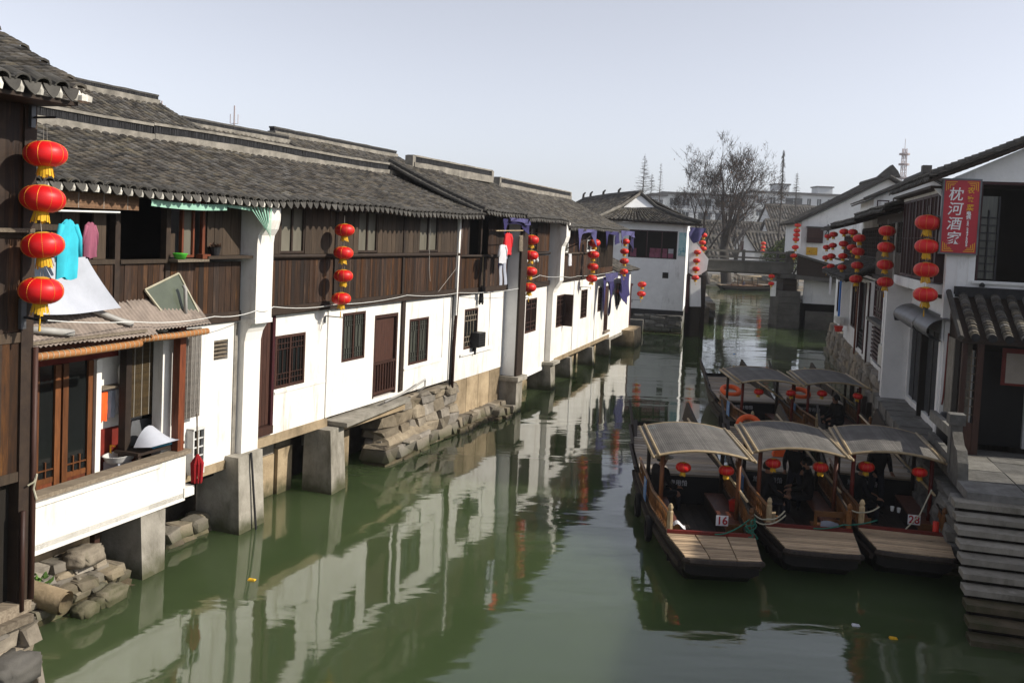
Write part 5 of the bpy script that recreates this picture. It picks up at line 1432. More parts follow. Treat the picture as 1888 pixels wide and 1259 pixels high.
# porch
def gput(m, name, mat, parent=None, **k):
    m.v = [g2r(p) for p in m.v]; return put(m, name, mat, parent or T, **k)
def porch():
    global R_
    # tiled porch roof: long pan and roll tiles running towards the camera
    m = MB()
    for i in range(9):
        x = .12 + i * .31
        for j in range(17):
            t0, t1 = j / 17, (j + 1.3) / 17
            y0, z0 = -1.55 + 1.45 * t0, 3.93 + .80 * t0; y1, z1 = -1.55 + 1.45 * min(1, t1), 3.93 + .80 * min(1, t1)
            b = len(m.v); r = .10 * R_.uniform(.96, 1.04); dx = R_.uniform(-.006, .006)
            for (yy, zz, rr_, h) in ((y0, z0, r, .03), (y1, z1, r * .93, .015), (y0 + .005, z0, r * .8, .005)):
                for q in range(6):
                    a = math.pi * q / 5; m.v.append((x + .09 + dx - rr_ * math.cos(a), yy - h * .4, zz + h + rr_ * .75 * math.sin(a)))
            for q in range(5): m.f += [(b + q, b + q + 1, b + 7 + q, b + 6 + q), (b + 12 + q, b + 13 + q, b + q + 1, b + q)]
    pr = gput(m, 'porch_roof', 'tile')
    m = MB().hexa([(-.02, -1.52, 3.83), (2.9, -1.52, 3.83), (2.9, -.02, 4.64), (-.02, -.02, 4.64), (-.02, -1.52, 3.92), (2.9, -1.52, 3.92), (2.9, -.02, 4.73), (-.02, -.02, 4.73)]); gput(m, 'roof_deck', 'beam_dark', pr)
    m = MB()
    for i in range(9):
        x = .12 + i * .31; m.lathe([(0, 0), (.075, 0), (.085, .012), (0, .012)], 10)
        for k in range(40): x_, y_, z_ = m.v[-40 + k]; m.v[-40 + k] = (x + .09 + x_, -1.575 - z_, 3.965 + y_)
    gput(m, 'roll_ends', 'tile_band', pr, kind='stuff')
    gput(MB().tube([(-.06, -1.58, 3.94), (-.06, -.05, 4.80)], .06, 7), 'verge_tile', 'tile_part', pr)
    gbox('ridge_beam', 'tile_band', .05, 3.2, -.16, -.0, 4.70, 4.92)
    m = MB().prism([(-1.45, 3.84), (-.02, 3.84), (-.02, 4.62)], 'x', .0, .05); gput(m, 'side_gable', 'beam_dark')
    # porch side wall, posts, door, notices
    gbox('porch_pier', 'concrete', -.02, .34, -.8, -.02, 1.55, 3.84)
    gbox('porch_post', 'wood_brown', .30, .42, -1.42, -1.30, 1.5, 3.86)
    gbox('porch_post', 'wood_brown', .02, .12, -1.42, -1.32, 1.5, 3.86)
    m = MB(); lattice(m, 0, .18, 2.2, 3.7, 0, .03, 3, .02); m.v = [(.12 + x, -1.38 + y, z) for x, y, z in m.v]; gput(m, 'porch_lattice', 'wood_old')
    m = MB(); lattice(m, 0, .45, 2.3, 3.6, 0, .03, 0, .025); m.v = [(.06 + y, -1.28 + x, z) for x, y, z in m.v]; gput(m, 'porch_lattice', 'wood_old')
    gbox('porch_panel', 'wood_brown', .12, .30, -1.40, -1.34, 1.5, 2.2); gbox('side_panel', 'interior', .0, .04, -1.25, -.8, 1.5, 3.84)
    gbox('door_leaf', 'board_black', .55, 1.6, .1, .15, 1.5, 3.6)
    gbox('porch_wall', 'interior', 1.9, 2.0, -1.3, 0, 1.5, 3.84)
    gbox('porch_wall', 'interior', .34, 1.9, -.05, -.01, 3.55, 3.84)
    gbox('door_sill', 'stone_grey', .3, 2.6, -1.5, -.9, 1.44, 1.56)
porch()
def gthing(name, label, cat, base, group=None): return thing(name, label, cat, FG, base, group)
put(MB().box(.90, 1.7, -.82, -.80, 2.95, 3.72), 'notice_board', 'paint_red', fr=FG, base=(1.2, -.8, 3.3), label='red edged notice board hanging in the dark porch', cat='notice')
put(MB().box(.98, 1.66, -.83, -.823, 3.0, 3.62), 'paper_notice', 'cloth_white', fr=FG, base=(1.2, -.83, 3.3), label='pale paper notice on the red board in the porch', cat='notice').data.materials[0] = mk('paper', (.34, .30, .26), (.28, .25, .21), 3, .8)
# red sign
t = gthing('restaurant_sign', 'red vertical restaurant sign with white and yellow characters', 'sign', (.06, -.1, 6.4))
def sput(m, n, mat, p=t, **k): return put(m, n, mat, p, **k)
SX0, SX1, SZ0, SZ1, SY = -.30, .40, 5.64, 7.20, -.13
sput(MB().box(SX0, SX1, SY, -.01, SZ0, SZ1), 'sign_box', 'sign_red')
fr_ = MB().box(SX0 - .035, SX0, SY - .01, 0, SZ0 - .035, SZ1 + .035).box(SX1, SX1 + .035, SY - .01, 0, SZ0 - .035, SZ1 + .035).box(SX0, SX1, SY - .01, 0, SZ0 - .035, SZ0).box(SX0, SX1, SY - .01, 0, SZ1, SZ1 + .035)
sput(fr_, 'sign_frame', 'metal_grey')
def text_mesh(body, size, mat, thick=.004, bold=0.0, shear=0.0):
    c = bpy.data.curves.new('text', 'FONT'); c.body = body; c.size = size; c.align_x = 'CENTER'; c.align_y = 'CENTER'
    c.extrude = thick; c.offset = bold; c.shear = shear
    o = bpy.data.objects.new('text_tmp', c); COL.objects.link(o)
    dg = bpy.context.evaluated_depsgraph_get(); dg.update()
    me = bpy.data.meshes.new_from_object(o.evaluated_get(dg))
    bpy.data.objects.remove(o)
    me.materials.clear(); me.materials.append(M[mat])
    return me
def place_text(body, size, mat, parent, x, y, z, name='lettering', rot=(math.pi / 2, 0, 0), bold=0.0, stretch=(1, 1, 1), shear=0.0):
    me = text_mesh(body, size, mat, bold=bold, shear=shear)
    return inst(name, me, parent, (x, y, z), rot, stretch)
for i, ch in enumerate('枕河酒家'):
    place_text(ch, .30, 'sign_white', t, -.07, SY - .008, 6.88 - i * .315, bold=.0025, shear=.12)
for i, ch in enumerate('农家菜'):
    place_text(ch, .145, 'sign_gold', t, .225, SY - .008, 6.98 - i * .185, bold=.003, shear=.1)
for i, ch in enumerate('电话'):
    place_text(ch, .095, 'sign_white', t, .21, SY - .008, 6.49 - i * .085, bold=.004)
place_text(':', .08, 'sign_white', t, .21, SY - .008, 6.345, bold=.002, rot=(math.pi / 2, math.pi / 2, 0))
for i, ch in enumerate('59247505'):
    place_text(ch, .082, 'sign_white', t, .205, SY - .008, 6.29 - i * .068, bold=.003)
for sx in (0, 1):
    for sz in (0, 1):
        cm = MB(); X = SX0 + .03 if not sx else SX1 - .03; Z = SZ0 + .03 if not sz else SZ1 - .03; dx = 1 if not sx else -1; dz = 1 if not sz else -1
        for k, (l1, l2) in enumerate(((.22, .2), (.15, .14), (.09, .08))):
            o_ = k * .035
            a, b = sorted((X + dx * o_, X + dx * (o_ + l1))); cm.box(a, b, SY - .007, SY + .001, *sorted((Z + dz * o_, Z + dz * (o_ + .014))))
            a, b = sorted((Z + dz * (o_ + .014), Z + dz * (o_ + l2))); cm.box(*sorted((X + dx * o_, X + dx * (o_ + .014))), SY - .007, SY + .001, a, b)
        sput(cm, 'corner_fret', 'sign_gold')
put(MB().tube([(-.30, .0, 6.42), (-.62, .05, 6.42), (-.62, .05, 6.25)], .012, 5), 'lantern_bracket', 'metal_grey', fr=FG, base=(-.3, 0, 6.42), label='iron bracket left of the red sign', cat='bracket', group='iron brackets of the lantern strings')
t = gthing('wall_lamp', 'small dark lamp fixed on the wall under the large window', 'lamp', (.55, -.1, 4.96))
put(MB().lathe([(0, 0), (.05, .0), (.06, .05), (.03, .09), (0, .1)], 10, (.58, -.10, 4.93)), 'lamp_head', 'metal_dark', t); put(MB().tube([(.58, -.1, 4.95), (.58, 0, 4.95)], .012, 5), 'lamp_arm', 'metal_dark', t)

# ================================================================ terrace, balustrade, steps
T = thing('stone_terrace', 'grey stone terrace before the dark porch', 'terrace', FR, (-3, 0, 0))
for i in range(4):
    for j in range(4): bx('paving_slab', 'stone_grey', T, -4.6 + i * .9, -3.72 + i * .9, .42 - (j + 1) * 1.0, .40 - j * 1.0, 1.40, 1.55 + .004 * ((i + j) % 3))
bx('terrace_core', 'stone_grey', T, -4.5, 0, -6, .30, -.5, 1.40)
t = thing('stone_steps', 'grey stone steps going down to the water with worn wet treads', 'steps', FR, (-6, 0, 0))
for i in range(11):
    u1 = -4.55 - .285 * i; z = 1.42 - .148 * i
    mt = 'stone_grey' if i < 7 else ('stone_wet' if i > 8 else 'concrete')
    mt = 'concrete' if i < 7 else 'stone_wet'
    y0 = .65 + .022 * i
    for k in range(3):
        bx('step', mt, t, u1 - .33 + R_.uniform(-.012, .012), u1, y0 - 1.7 * (k + 1), y0 - 1.7 * k - .01, z - .095, z + R_.uniform(-.006, .006))
    bx('shadow_riser', 'interior', t, u1 - .22, u1 + .02, y0 - 5.1, y0 - .08, z - .34, z - .096)  # near-black riser colour stands in for the shadow line under each tread
T = thing('stone_balustrade', 'low stone balustrade with a square post beside the terrace', 'balustrade', FR, (-2.5, .3, 1.5))
bx('post', 'stone_grey', T, -3.05, -2.83, .22, .42, 1.5, 2.42); bx('post_cap', 'stone_grey', T, -3.09, -2.79, .18, .46, 2.42, 2.62)
put(MB().hexa([(-2.83, .27, 2.12), (-.3, .2, 2.02), (-.3, .32, 2.02), (-2.83, .39, 2.12), (-2.83, .27, 2.32), (-.3, .2, 2.22), (-.3, .32, 2.22), (-2.83, .39, 2.32)]), 'rail', 'stone_grey', T)
put(MB().hexa([(-2.83, .27, 1.62), (-.3, .2, 1.60), (-.3, .32, 1.60), (-2.83, .39, 1.62), (-2.83, .27, 1.80), (-.3, .2, 1.75), (-.3, .32, 1.75), (-2.83, .39, 1.80)]), 'rail', 'stone_grey', T)
put(MB().prism([(-3.06, 1.5), (-3.06, 2.3), (-3.3, 2.1), (-3.55, 2.05), (-3.7, 1.85), (-3.8, 1.5)], 'y', .22, .40), 'scroll_slab', 'stone_grey', T)
t = thing('water_drum', 'dark rounded tank standing by the white corner pillar', 'tank', FR, (-.6, -.1, 1.55))
put(MB().lathe([(0, 0), (.20, 0), (.23, .1), (.23, .55), (.16, .68), (0, .7)], 14, (-.55, -.02, 1.55)), 'tank_body', 'metal_dark', t, smooth=True)
bx('tank_plate', 'wood_redbrown', t, -.80, -.77, -.12, .08, 1.9, 2.15)
# quay wall under the right row
T = thing('quay_wall', 'old stone quay wall with a ledge under the right houses', 'wall', FR, (3, .3, 0))
def rstones(T, x0, x1, z0, z1, yf, depth=.45, mat='stone_grey', **k):
    n0 = len(bpy.data.objects); stones(T, x0, x1, z0, z1, 0, depth, mat, **k)
def quay(T, x0, x1, z0, z1, yf, mat='stone_grey', hmin=.17, hmax=.27, wmin=.4, wmax=.95, jitter=.05, batter=.1):
    z = z0
    while z < z1 - .03:
        h = min(R_.uniform(hmin, hmax), z1 - z)
        if z1 - z - h < .07: h = z1 - z
        x = x0
        while x < x1 - .05:
            ww = min(R_.uniform(wmin, wmax), x1 - x + .05)
            mt = 'stone_wet' if z + h / 2 < .25 else mat
            y = yf + batter * (z1 - z) + R_.uniform(-jitter, jitter)
            inst('stone', R_.choice(ROCKS)[mt], T, (x + ww / 2, y - .22, z + h / 2), (R_.uniform(-.03, .03), R_.uniform(-.03, .03), R_.uniform(-.04, .04)), (ww * 1.03, .5, h * 1.05))
            x += ww
        z += h
quay(T, -4.4, 5.2, -.3, 1.3, .48)
for i in range(9): bx('ledge_stone', 'stone_grey', T, -.4 + i * .7, .28 + i * .7, -.1, .72 + .03 * (i % 2), 1.30, 1.56 + .012 * (i % 3))
quay(T, 5.3, 30, -.3, 1.55, .10, 'stone', .2, .34, .5, 1.3)
put(MB().hexa([(5.2, .2, 1.5), (7.2, .2, 1.5), (7.2, -.2, 1.5), (5.2, -.2, 1.5), (5.2, .55, 1.72), (6.9, .5, 1.78), (6.9, -.2, 1.78), (5.2, -.2, 1.72)]), 'ledge_stone', 'stone_grey', T)
for a in (8.2, 9.4, 11.0, 13.2): bx('mooring_pile', 'beam_dark', T, a, a + .14, .45, .6, -.5, .9)

# ================================================================ second house on the right
T = thing('right_house', 'dark eaved house with an air conditioner and a lattice panel next to the restaurant', 'house', FR, (9, 0, 0), GR)
put(wall(5.46, 13.2, 1.5, 4.6, -.02, -.2, [(6.0, 6.9, 1.7, 3.95), (9.0, 12.8, 1.7, 4.2)]), 'wall', 'plaster_old', T)
bx('door', 'paint_maroon', T, 6.0, 6.9, -.12, -.08, 1.7, 3.95); bx('door_frame', 'paint_red', T, 5.96, 6.04, -.06, .02, 1.66, 3.98); bx('door_glass', 'glass_curtain', T, 6.2, 6.75, -.075, -.06, 2.6, 3.8)
fire_pillar(T, 8.5, 8.75, [(.25, 1.5), (.25, 4.6)], -.2, 'plaster_old')
bx('recess_wall', 'interior', T, 8.8, 13.1, -1.2, -1.1, 1.5, 6.4)
lm = MB(); lattice(lm, 10.3, 12.3, 3.35, 4.5, .05, .08, 1, .05); lm.box(10.24, 10.3, .04, .09, 3.3, 4.55); lm.box(12.3, 12.36, .04, .09, 3.3, 4.55); lm.box(10.3, 12.3, .04, .09, 3.3, 3.35); lm.box(10.3, 12.3, .04, .09, 4.5, 4.55); put(lm, 'lattice_panel', 'paint_maroon', T)
bx('lattice_pane', 'glass_frost', T, 10.3, 12.3, .02, .03, 3.35, 4.5)
for i in range(9): bx('louvre_slat', 'paint_maroon', T, 9.1, 12.7, .0, .06, 1.85 + i * .14, 1.93 + i * .14)
bx('louvre_back', 'interior', T, 9.1, 12.7, -.06, -.04, 1.8, 3.1); bx('louvre_ledge', 'stone_grey', T, 9.0, 12.9, -.05, .25, 3.12, 3.22)
bx('floor_beam', 'beam_dark', T, 5.5, 13.2, -.06, .12, 4.58, 4.72)
planks(T, 5.6, 13.1, 4.72, 5.5, .0, .2, mat='board_grey', outer=1)
for i in range(7): window(T, 5.65 + i * 1.05, 6.62 + i * 1.05, 5.5, 6.5, .03, outer=1, fmat='beam_dark', gmat='glass_dark', leaves=2, lat=3, lmat='beam_dark', fw=.05)
bx('eave_plate', 'beam_dark', T, 5.5, 13.2, -.1, .05, 6.5, 6.75)
bx('side_wall', 'plaster_old', T, 13.1, 13.2, -5.0, -.2, 1.5, 6.6); bx('back_wall', 'plaster_old', T, 5.5, 13.2, -5.1, -5.0, 1.5, 6.6)
roof_slope(T, 5.85, 13.6, .75, 6.78, -2.6, 8.0, name='roof'); roof_slope(T, 5.85, 13.6, -5.9, 6.78, -2.6, 8.0, name='rear_roof', eave=False, detail=False, course=.3)
ridge(T, 5.9, 13.6, -2.6, 8.02, h=.12, base=.08, end=False)
verge(T, 5.8, .75, 6.8, -2.6, 8.02, r=.07)
t = thing('air_conditioner', 'cream air conditioner unit on a bracket beside the white pillar', 'air conditioner', FR, (8.2, .3, 2.2))
bx('case', 'ac_white', t, 7.35, 8.15, .05, .38, 2.15, 2.75); put(MB().lathe([(0, 0), (.2, 0), (.22, .02), (.2, .03), (0, .03)], 16), 'fan_grille', 'metal_dark', t)
t.children[-1].location = (7.6 - 8.2, .385 - .3, 2.45 - 2.2); t.children[-1].rotation_euler = (-math.pi / 2, 0, 0)
bx('bracket', 'metal_dark', t, 7.4, 8.1, .0, .36, 2.08, 2.14); bx('service_plate', 'white_paint', t, 7.34, 7.345, .1, .25, 2.3, 2.6)
put(MB().tube([(7.1, .03, 4.5), (7.05, .04, 3.6), (7.25, .05, 3.0), (7.3, .06, 2.7)], .014, 5), 'hose', 'cord', fr=FR, base=(7.1, 0, 3.5), label='thin grey hose running down the wall to the air conditioner', cat='hose')
put(MB().tube([(6.2, .35, 6.4), (6.6, .3, 5.6), (6.7, .28, 4.8), (6.9, .3, 4.2), (6.8, .2, 3.4)], .03, 6), 'hose', 'cord', fr=FR, base=(6.5, .3, 5), label='thick pale hose hanging behind the second lantern string on the right', cat='hose')

# ================================================================ third house on the right with the lean-to roof
T = thing('right_house', 'white house with a small tiled lean-to roof and maroon window on the right bank', 'house', FR, (17, 0, 0), GR)
put(wall(13.3, 22.4, 1.5, 4.45, .10, -.1, [(17.9, 19.8, 2.3, 4.1), (14.6, 16.6, 1.75, 4.3)]), 'wall', 'plaster_old', T)
window(T, 17.9, 19.8, 2.3, 4.1, .08, outer=1, fmat='paint_maroon', gmat='glass_dark', leaves=2)
bx('door', 'black', T, 14.6, 16.6, -.3, -.25, 1.75, 4.3); bx('door_post', 'paint_maroon', T, 16.5, 16.62, .0, .14, 1.7, 4.35); bx('door_post', 'paint_maroon', T, 14.5, 14.62, .0, .14, 1.7, 4.35)
lm = MB(); lattice(lm, 14.6, 16.5, 1.75, 2.5, .04, .08, 3, .03); put(lm, 'low_grille', 'metal_dark', T)
put(MB().tube([(16.9, .16, 4.4), (16.95, .16, 1.4)], .04, 6), 'down_pipe', 'wood_redbrown', T)
bx('corner_board', 'paint_maroon', T, 13.3, 13.42, .08, .16, 1.5, 4.4)
bx('blue_panel', 'plastic_blue', T, 20.9, 21.2, .1, .5, 2.5, 4.3); bx('white_post', 'plaster_old', T, 20.5, 20.7, .1, .45, 2.2, 4.4)
roof_slope(T, 13.4, 24.5, 1.0, 4.46, -.5, 5.15, name='lean_to_roof', course=.13)
verge(T, 13.35, 1.0, 4.5, -.5, 5.2, r=.07)
bx('upper_wall', 'interior', T, 13.3, 24.4, -.75, -.65, 4.4, 6.5)
for i in range(8): window(T, 13.4 + i * 1.35, 14.7 + i * 1.35, 5.2, 6.45, -.6, outer=1, fmat='beam_dark', gmat='glass_curtain', leaves=2, lat=3, lmat='beam_dark')
bx('back_wall', 'plaster_old', T, 13.3, 24.4, -5.2, -5.1, 1.5, 6.4)
roof_slope(T, 13.7, 24.5, .75, 6.62, -2.6, 7.75, name='roof', course=.13); roof_slope(T, 13.7, 24.5, -5.9, 6.6, -2.6, 7.75, name='rear_roof', eave=False, detail=False, course=.3)
t = thing('hanging_towel', 'pale towel hanging from the lean-to edge', 'cloth', FR, (24.6, .6, 4)); put(MB().grid(lambda a, b: (24.3 + .8 * a, .6 + .04 * math.sin(a * 9), 4.4 - 1.1 * b), 8, 4), 'towel_cloth', 'cloth_white', t)
t = thing('hanging_basket', 'white and red basket hung on the far right wall', 'basket', FR, (20.5, .5, 2.2))
put(MB().lathe([(0, 0), (.18, 0), (.24, .3), (.22, .3), (.16, .03), (0, .03)], 10, (20.3, .5, 2.3)), 'tub', 'white_paint', t); put(MB().lathe([(0, 0), (.14, 0), (.2, .25), (0, .25)], 10, (20.35, .5, 1.95)), 'red_tub', 'plastic_red', t)
# fourth
T = thing('right_house', 'farthest dark eaved house on the right bank hung with lanterns', 'house', FR, (27, 0, 0), GR)
put(wall(24.6, 31.0, 1.5, 4.4, -.15, -.3, [(26, 27.4, 1.8, 4.0), (28.4, 29.8, 2.2, 3.8)]), 'wall', 'plaster_old', T)
bx('door', 'paint_maroon', T, 26, 27.4, -.28, -.24, 1.8, 4.0); window(T, 28.4, 29.8, 2.2, 3.8, -.16, outer=1, fmat='paint_maroon', gmat='glass_dark')
bx('upper_wall', 'plaster_old', T, 24.6, 31, -.6, -.45, 4.4, 6.3)
for i in range(4): window(T, 24.9 + i * 1.5, 26.2 + i * 1.5, 5.0, 6.2, -.40, outer=1, fmat='paint_maroon', gmat='glass_curtain', leaves=2, lat=3, lmat='paint_maroon')
bx('balcony_rail', 'beam_dark', T, 24.6, 31, -.1, .0, 4.9, 5.0); bx('floor_beam', 'beam_dark', T, 24.6, 31, -.3, .05, 4.3, 4.46)
bx('end_wall', 'plaster_old', T, 30.9, 31, -5, -.45, 1.5, 6.3)
roof_slope(T, 24.55, 31.4, .75, 6.50, -2.6, 7.6, name='roof', course=.13); roof_slope(T, 24.55, 31.4, -5.9, 6.5, -2.6, 7.6, name='rear_roof', eave=False, detail=False, course=.3)

# small raised house behind them
FH = Frame(17.9, 46.0, 104.7)
T = thing('raised_house', 'white gabled house with a strip of windows above the right roofs', 'house', FH, (0, 0, 0), GR)
put(MB().prism([(-.1, 5.5), (-.1, 8.1), (2.2, 9.25), (4.6, 8.1), (4.6, 5.5)], 'y', 0, 6), 'wall', 'plaster_old', T)
for i in range(3): window(T, .05 + i * .72, .62 + i * .72, 7.35, 8.0 + .12 * i, -.02, outer=-1, fmat='paint_maroon', gmat='glass_frost', leaves=1)
tile_patch(T, (-.6, 6.2, 7.95), (-.6, -.3, 7.95), (2.2, 6.2, 9.35), (2.2, -.3, 9.35)); tile_patch(T, (5.0, -.3, 7.95), (5.0, 6.2, 7.95), (2.2, -.3, 9.35), (2.2, 6.2, 9.35))
put(MB().tube([(2.2, -.35, 9.42), (2.2, 6.2, 9.42)], .14, 6), 'ridge', 'tile_part', T); put(MB().box(2.0, 2.4, -.4, .2, 9.4, 9.75), 'ridge_end', 'tile_part', T)
hip_roll(T, [(-.6, -.3, 8.0), (2.2, -.3, 9.4)], .09, 'verge_tiles'); hip_roll(T, [(5.0, -.3, 8.0), (2.2, -.3, 9.4)], .09, 'verge_tiles')

# ================================================================ white gabled house at the bridge
FGB = Frame(18.95, 61.0, 100)
T = thing('bridge_house', 'large white gabled house beside the bridge with a yellow sign', 'house', FGB, (0, 0, 0), GR)
put(MB().prism([(0, 4.9), (0, 7.25), (5.2, 10.1), (10.4, 7.25), (10.4, 3.6), (4.0, 3.6), (2.3, 4.3)], 'y', 0, 9), 'wall', 'plaster_old', T)
put(MB().prism([(-.15, 4.85), (2.3, 4.2), (4.6, 3.7), (4.6, 3.3), (2.3, 3.4), (-.15, 3.6)], 'y', -.35, .0), 'dark_overhang', 'beam_dark', T)
put(MB().prism([(-.2, 5.0), (2.35, 4.33), (4.6, 3.8), (4.6, 3.72), (2.3, 4.22), (-.2, 4.88)], 'y', -.5, .0), 'ledge', 'bridge_stone', T)
put(MB().prism([(-.2, 3.6), (4.4, 3.34), (4.4, 3.1), (-.2, 3.3)], 'y', -.38, .2), 'stone_lintel', 'bridge_stone', T)
bx('lower_wall', 'plaster_old', T, .45, 4.5, .6, .8, 1.7, 3.3)
bx('undercroft_shade', 'interior', T, .0, 5.5, 1.2, 1.3, -.4, 1.7); bx('undercroft_side_shade', 'interior', T, 4.4, 4.5, -8, 1.2, -.4, 3.3)  # near-black sheets put in for the shade of the recess under the house
bx('plinth', 'bridge_stone', T, .6, 4.5, .3, .6, -.4, 1.2)
tile_patch(T, (-.5, 9, 7.0), (-.5, -.35, 7.0), (5.2, 9, 10.2), (5.2, -.35, 10.2)); tile_patch(T, (10.9, -.35, 7.0), (10.9, 9, 7.0), (5.2, -.35, 10.2), (5.2, 9, 10.2))
hip_roll(T, [(-.5, -.38, 7.05), (5.2, -.38, 10.25)], .12, 'verge_tiles'); hip_roll(T, [(10.9, -.38, 7.05), (5.2, -.38, 10.25)], .12, 'verge_tiles')
put(MB().prism([(4.5, 10.2), (5.9, 10.2), (5.7, 10.6), (5.35, 11.0), (5.0, 10.7)], 'y', -.4, .3), 'ridge_end', 'tile_part', T); put(MB().tube([(5.2, -.3, 10.3), (5.2, 9, 10.3)], .16, 6), 'ridge', 'tile_part', T)
m = MB().box(.35, 1.35, -.28, .0, 5.75, 6.72); bo = put(m, 'wooden_bay', 'paint_maroon', T)
for i in range(6): bx('slat', 'wood_brown', bo, .4, 1.3, -.31, -.28, 5.82 + i * .15, 5.92 + i * .15)
bx('bay_roof', 'tile_part', bo, .3, 1.42, -.36, .0, 6.72, 6.82)
put(MB().box(.38, 1.08, -.06, 0, 4.95, 5.45), 'yellow_sign', 'sign_yellow', fr=FGB, base=(.7, 0, 5.2), label='yellow painted board on the white house at the bridge', cat='sign')
put(MB().tube([(1.65, -.05, 7.0), (1.72, -.2, 6.2)], .04, 5).tube([(1.70, -.05, 6.7), (1.5, -.1, 6.3)], .03, 5), 'wall_bracket', 'metal_dark', fr=FGB, base=(1.65, 0, 6.5), label='forked black bracket on the wall beside the wooden bay', cat='bracket')

# ================================================================ bridge
FBR = Frame(12.8, 61.2, 90.5)
T = thing('stone_bridge', 'flat grey stone beam bridge across the canal', 'bridge', FBR, (3, 0, 0))
bx('beam', 'bridge_stone', T, -.6, 5.6, -.1, .5, 3.62, 4.28); bx('beam', 'bridge_stone', T, -.6, 5.6, .6, 1.6, 3.5, 4.24); bx('deck', 'bridge_stone', T, -.6, 6.0, -.2, 2.6, 4.28, 4.36)
put(MB().hexa([(-.6, 0, 4.90), (5.4, 0, 4.93), (5.4, .16, 4.93), (-.6, .16, 4.90), (-.6, 0, 5.02), (5.4, 0, 5.05), (5.4, .16, 5.05), (-.6, .16, 5.02)]), 'rail', 'bridge_stone', T)
put(MB().box(-.6, 5.4, .02, .14, 4.52, 4.64), 'rail', 'bridge_stone', T); put(MB().box(-.6, 5.4, 2.3, 2.45, 4.9, 5.02), 'rail', 'bridge_stone', T)
for a in (-.4, 2.4, 5.3): bx('post', 'bridge_stone', T, a, a + .18, -.02, .18, 4.36, 5.1); bx('post', 'bridge_stone', T, a, a + .18, 2.28, 2.46, 4.36, 5.1)
bx('end_post', 'bridge_stone', T, 5.5, 5.8, -.15, .3, 3.7, 5.15)
for i in range(9):
    z = -.3 + i * .40; bx('pier_stone', 'bridge_stone', T, 4.85 + R_.uniform(-.03, .03), 6.35 + R_.uniform(-.03, .03), -.2 + R_.uniform(-.02, .02), 1.8, z, z + .39) if i < 7 else bx('pier_stone', 'beam_dark', T, 5.2, 6.1, .0, 1.8, z, min(3.5, z + .39))
bx('pier_cap', 'bridge_stone', T, 4.95, 6.3, -.25, 1.9, 3.34, 3.6)
for i in range(8):
    z = -.3 + i * .45; bx('abutment_stone', 'bridge_stone', T, -2.2 + R_.uniform(-.03, .03), -.9 + R_.uniform(-.04, .04), .1, 3, z, z + .44)
put(MB().box(4.38, 4.72, -.1, .0, 2.1, 3.1), 'white_gate_panel', 'white_paint', fr=FBR, base=(4.5, 0, 2), label='white painted frame standing beside the bridge pier', cat='frame')

# ================================================================ unseen house added on the right to shade the boats and steps
T = thing('right_house', 'added two storey white house out of view on the right, shading the boats and steps', 'house', FR, (-8, -4.5, 0), GR)
put(wall(-14, -3.2, 1.3, 6.2, -4.2, -4.4, [(-12.5, -11.5, 2, 3.6), (-9, -7.8, 2, 3.6), (-6, -5, 2, 3.6), (-12.5, -11.5, 4.4, 5.8), (-9, -7.8, 4.4, 5.8), (-6, -5, 4.4, 5.8)]), 'wall', 'plaster_old', T)
for a, b in ((-12.5, -11.5), (-9, -7.8), (-6, -5)):
    for c in (2, 4.4): window(T, a, b, c, c + (1.6 if c < 3 else 1.4), -4.22, outer=1, fmat='paint_maroon', gmat='glass_dark', lat=0)
bx('end_wall', 'plaster_old', T, -3.3, -3.2, -11, -4.4, 1.3, 6.1); bx('end_wall', 'plaster_old', T, -14, -13.9, -11, -4.4, 1.3, 6.1); bx('back_wall', 'plaster_old', T, -14, -3.2, -11.1, -11, 1.3, 6.1)
roof_slope(T, -14.3, -2.9, -3.7, 6.05, -7.7, 7.9, name='roof', course=.14); roof_slope(T, -14.3, -2.9, -11.9, 6.05, -7.7, 7.9, name='rear_roof', eave=False, detail=False, course=.3)
for xx in (-3.25, -13.95): put(MB().prism([(-4.4, 6.1), (-11, 6.1), (-7.7, 7.75)], 'x', xx - .06, xx + .06), 'gable', 'plaster_old', T)
# ================================================================ lanterns of the right bank
lantern_string(FR, [(.1, .55, 6.27), (.02, .55, 5.75), (-.08, .55, 5.23), (-.2, .55, 4.70)], .52, 'beside the red sign')
lantern_string(FR, [(4.6, .8, 6.12), (4.5, .8, 5.68), (4.45, .8, 5.22), (4.4, .8, 4.76)], .44, 'before the hanging pale hose')
lantern_string(FR, [(10.5, .9, 5.95), (10.5, .9, 5.50), (10.6, .9, 5.04), (10.7, .9, 4.58)], .41, 'before the lattice panel')
lantern_string(FR, [(14.2, .75, 6.20), (14.2, .75, 5.62)], .36, 'of two under the dark right eave')
lantern_string(FR, [(17.0, .8, 6.22), (17.1, .8, 5.74), (17.0, .8, 5.27), (16.9, .8, 4.82)], .37, 'above the lean-to roof')
lantern_string(FR, [(22.4, .8, 6.16), (22.4, .8, 5.65), (22.5, .8, 5.18), (22.5, .8, 4.70)], .37, 'second nearest the bridge on the right')
lantern_string(FR, [(27.2, .7, 6.10), (27.3, .7, 5.55), (27.2, .7, 5.02), (27.0, .7, 4.48)], .37, 'nearest the bridge on the right')
lantern_string(FGB, [(-.3, -.3, 6.85), (-.32, -.3, 6.52), (-.34, -.3, 6.22), (-.36, -.3, 5.92), (-.38, -.3, 5.42), (-.42, -.3, 4.86)], .44, 'at the corner of the bridge house')
lantern_string(FBR, [(4.35, -.2, 3.42), (4.35, -.2, 2.95)], .42, 'of two under the bridge')

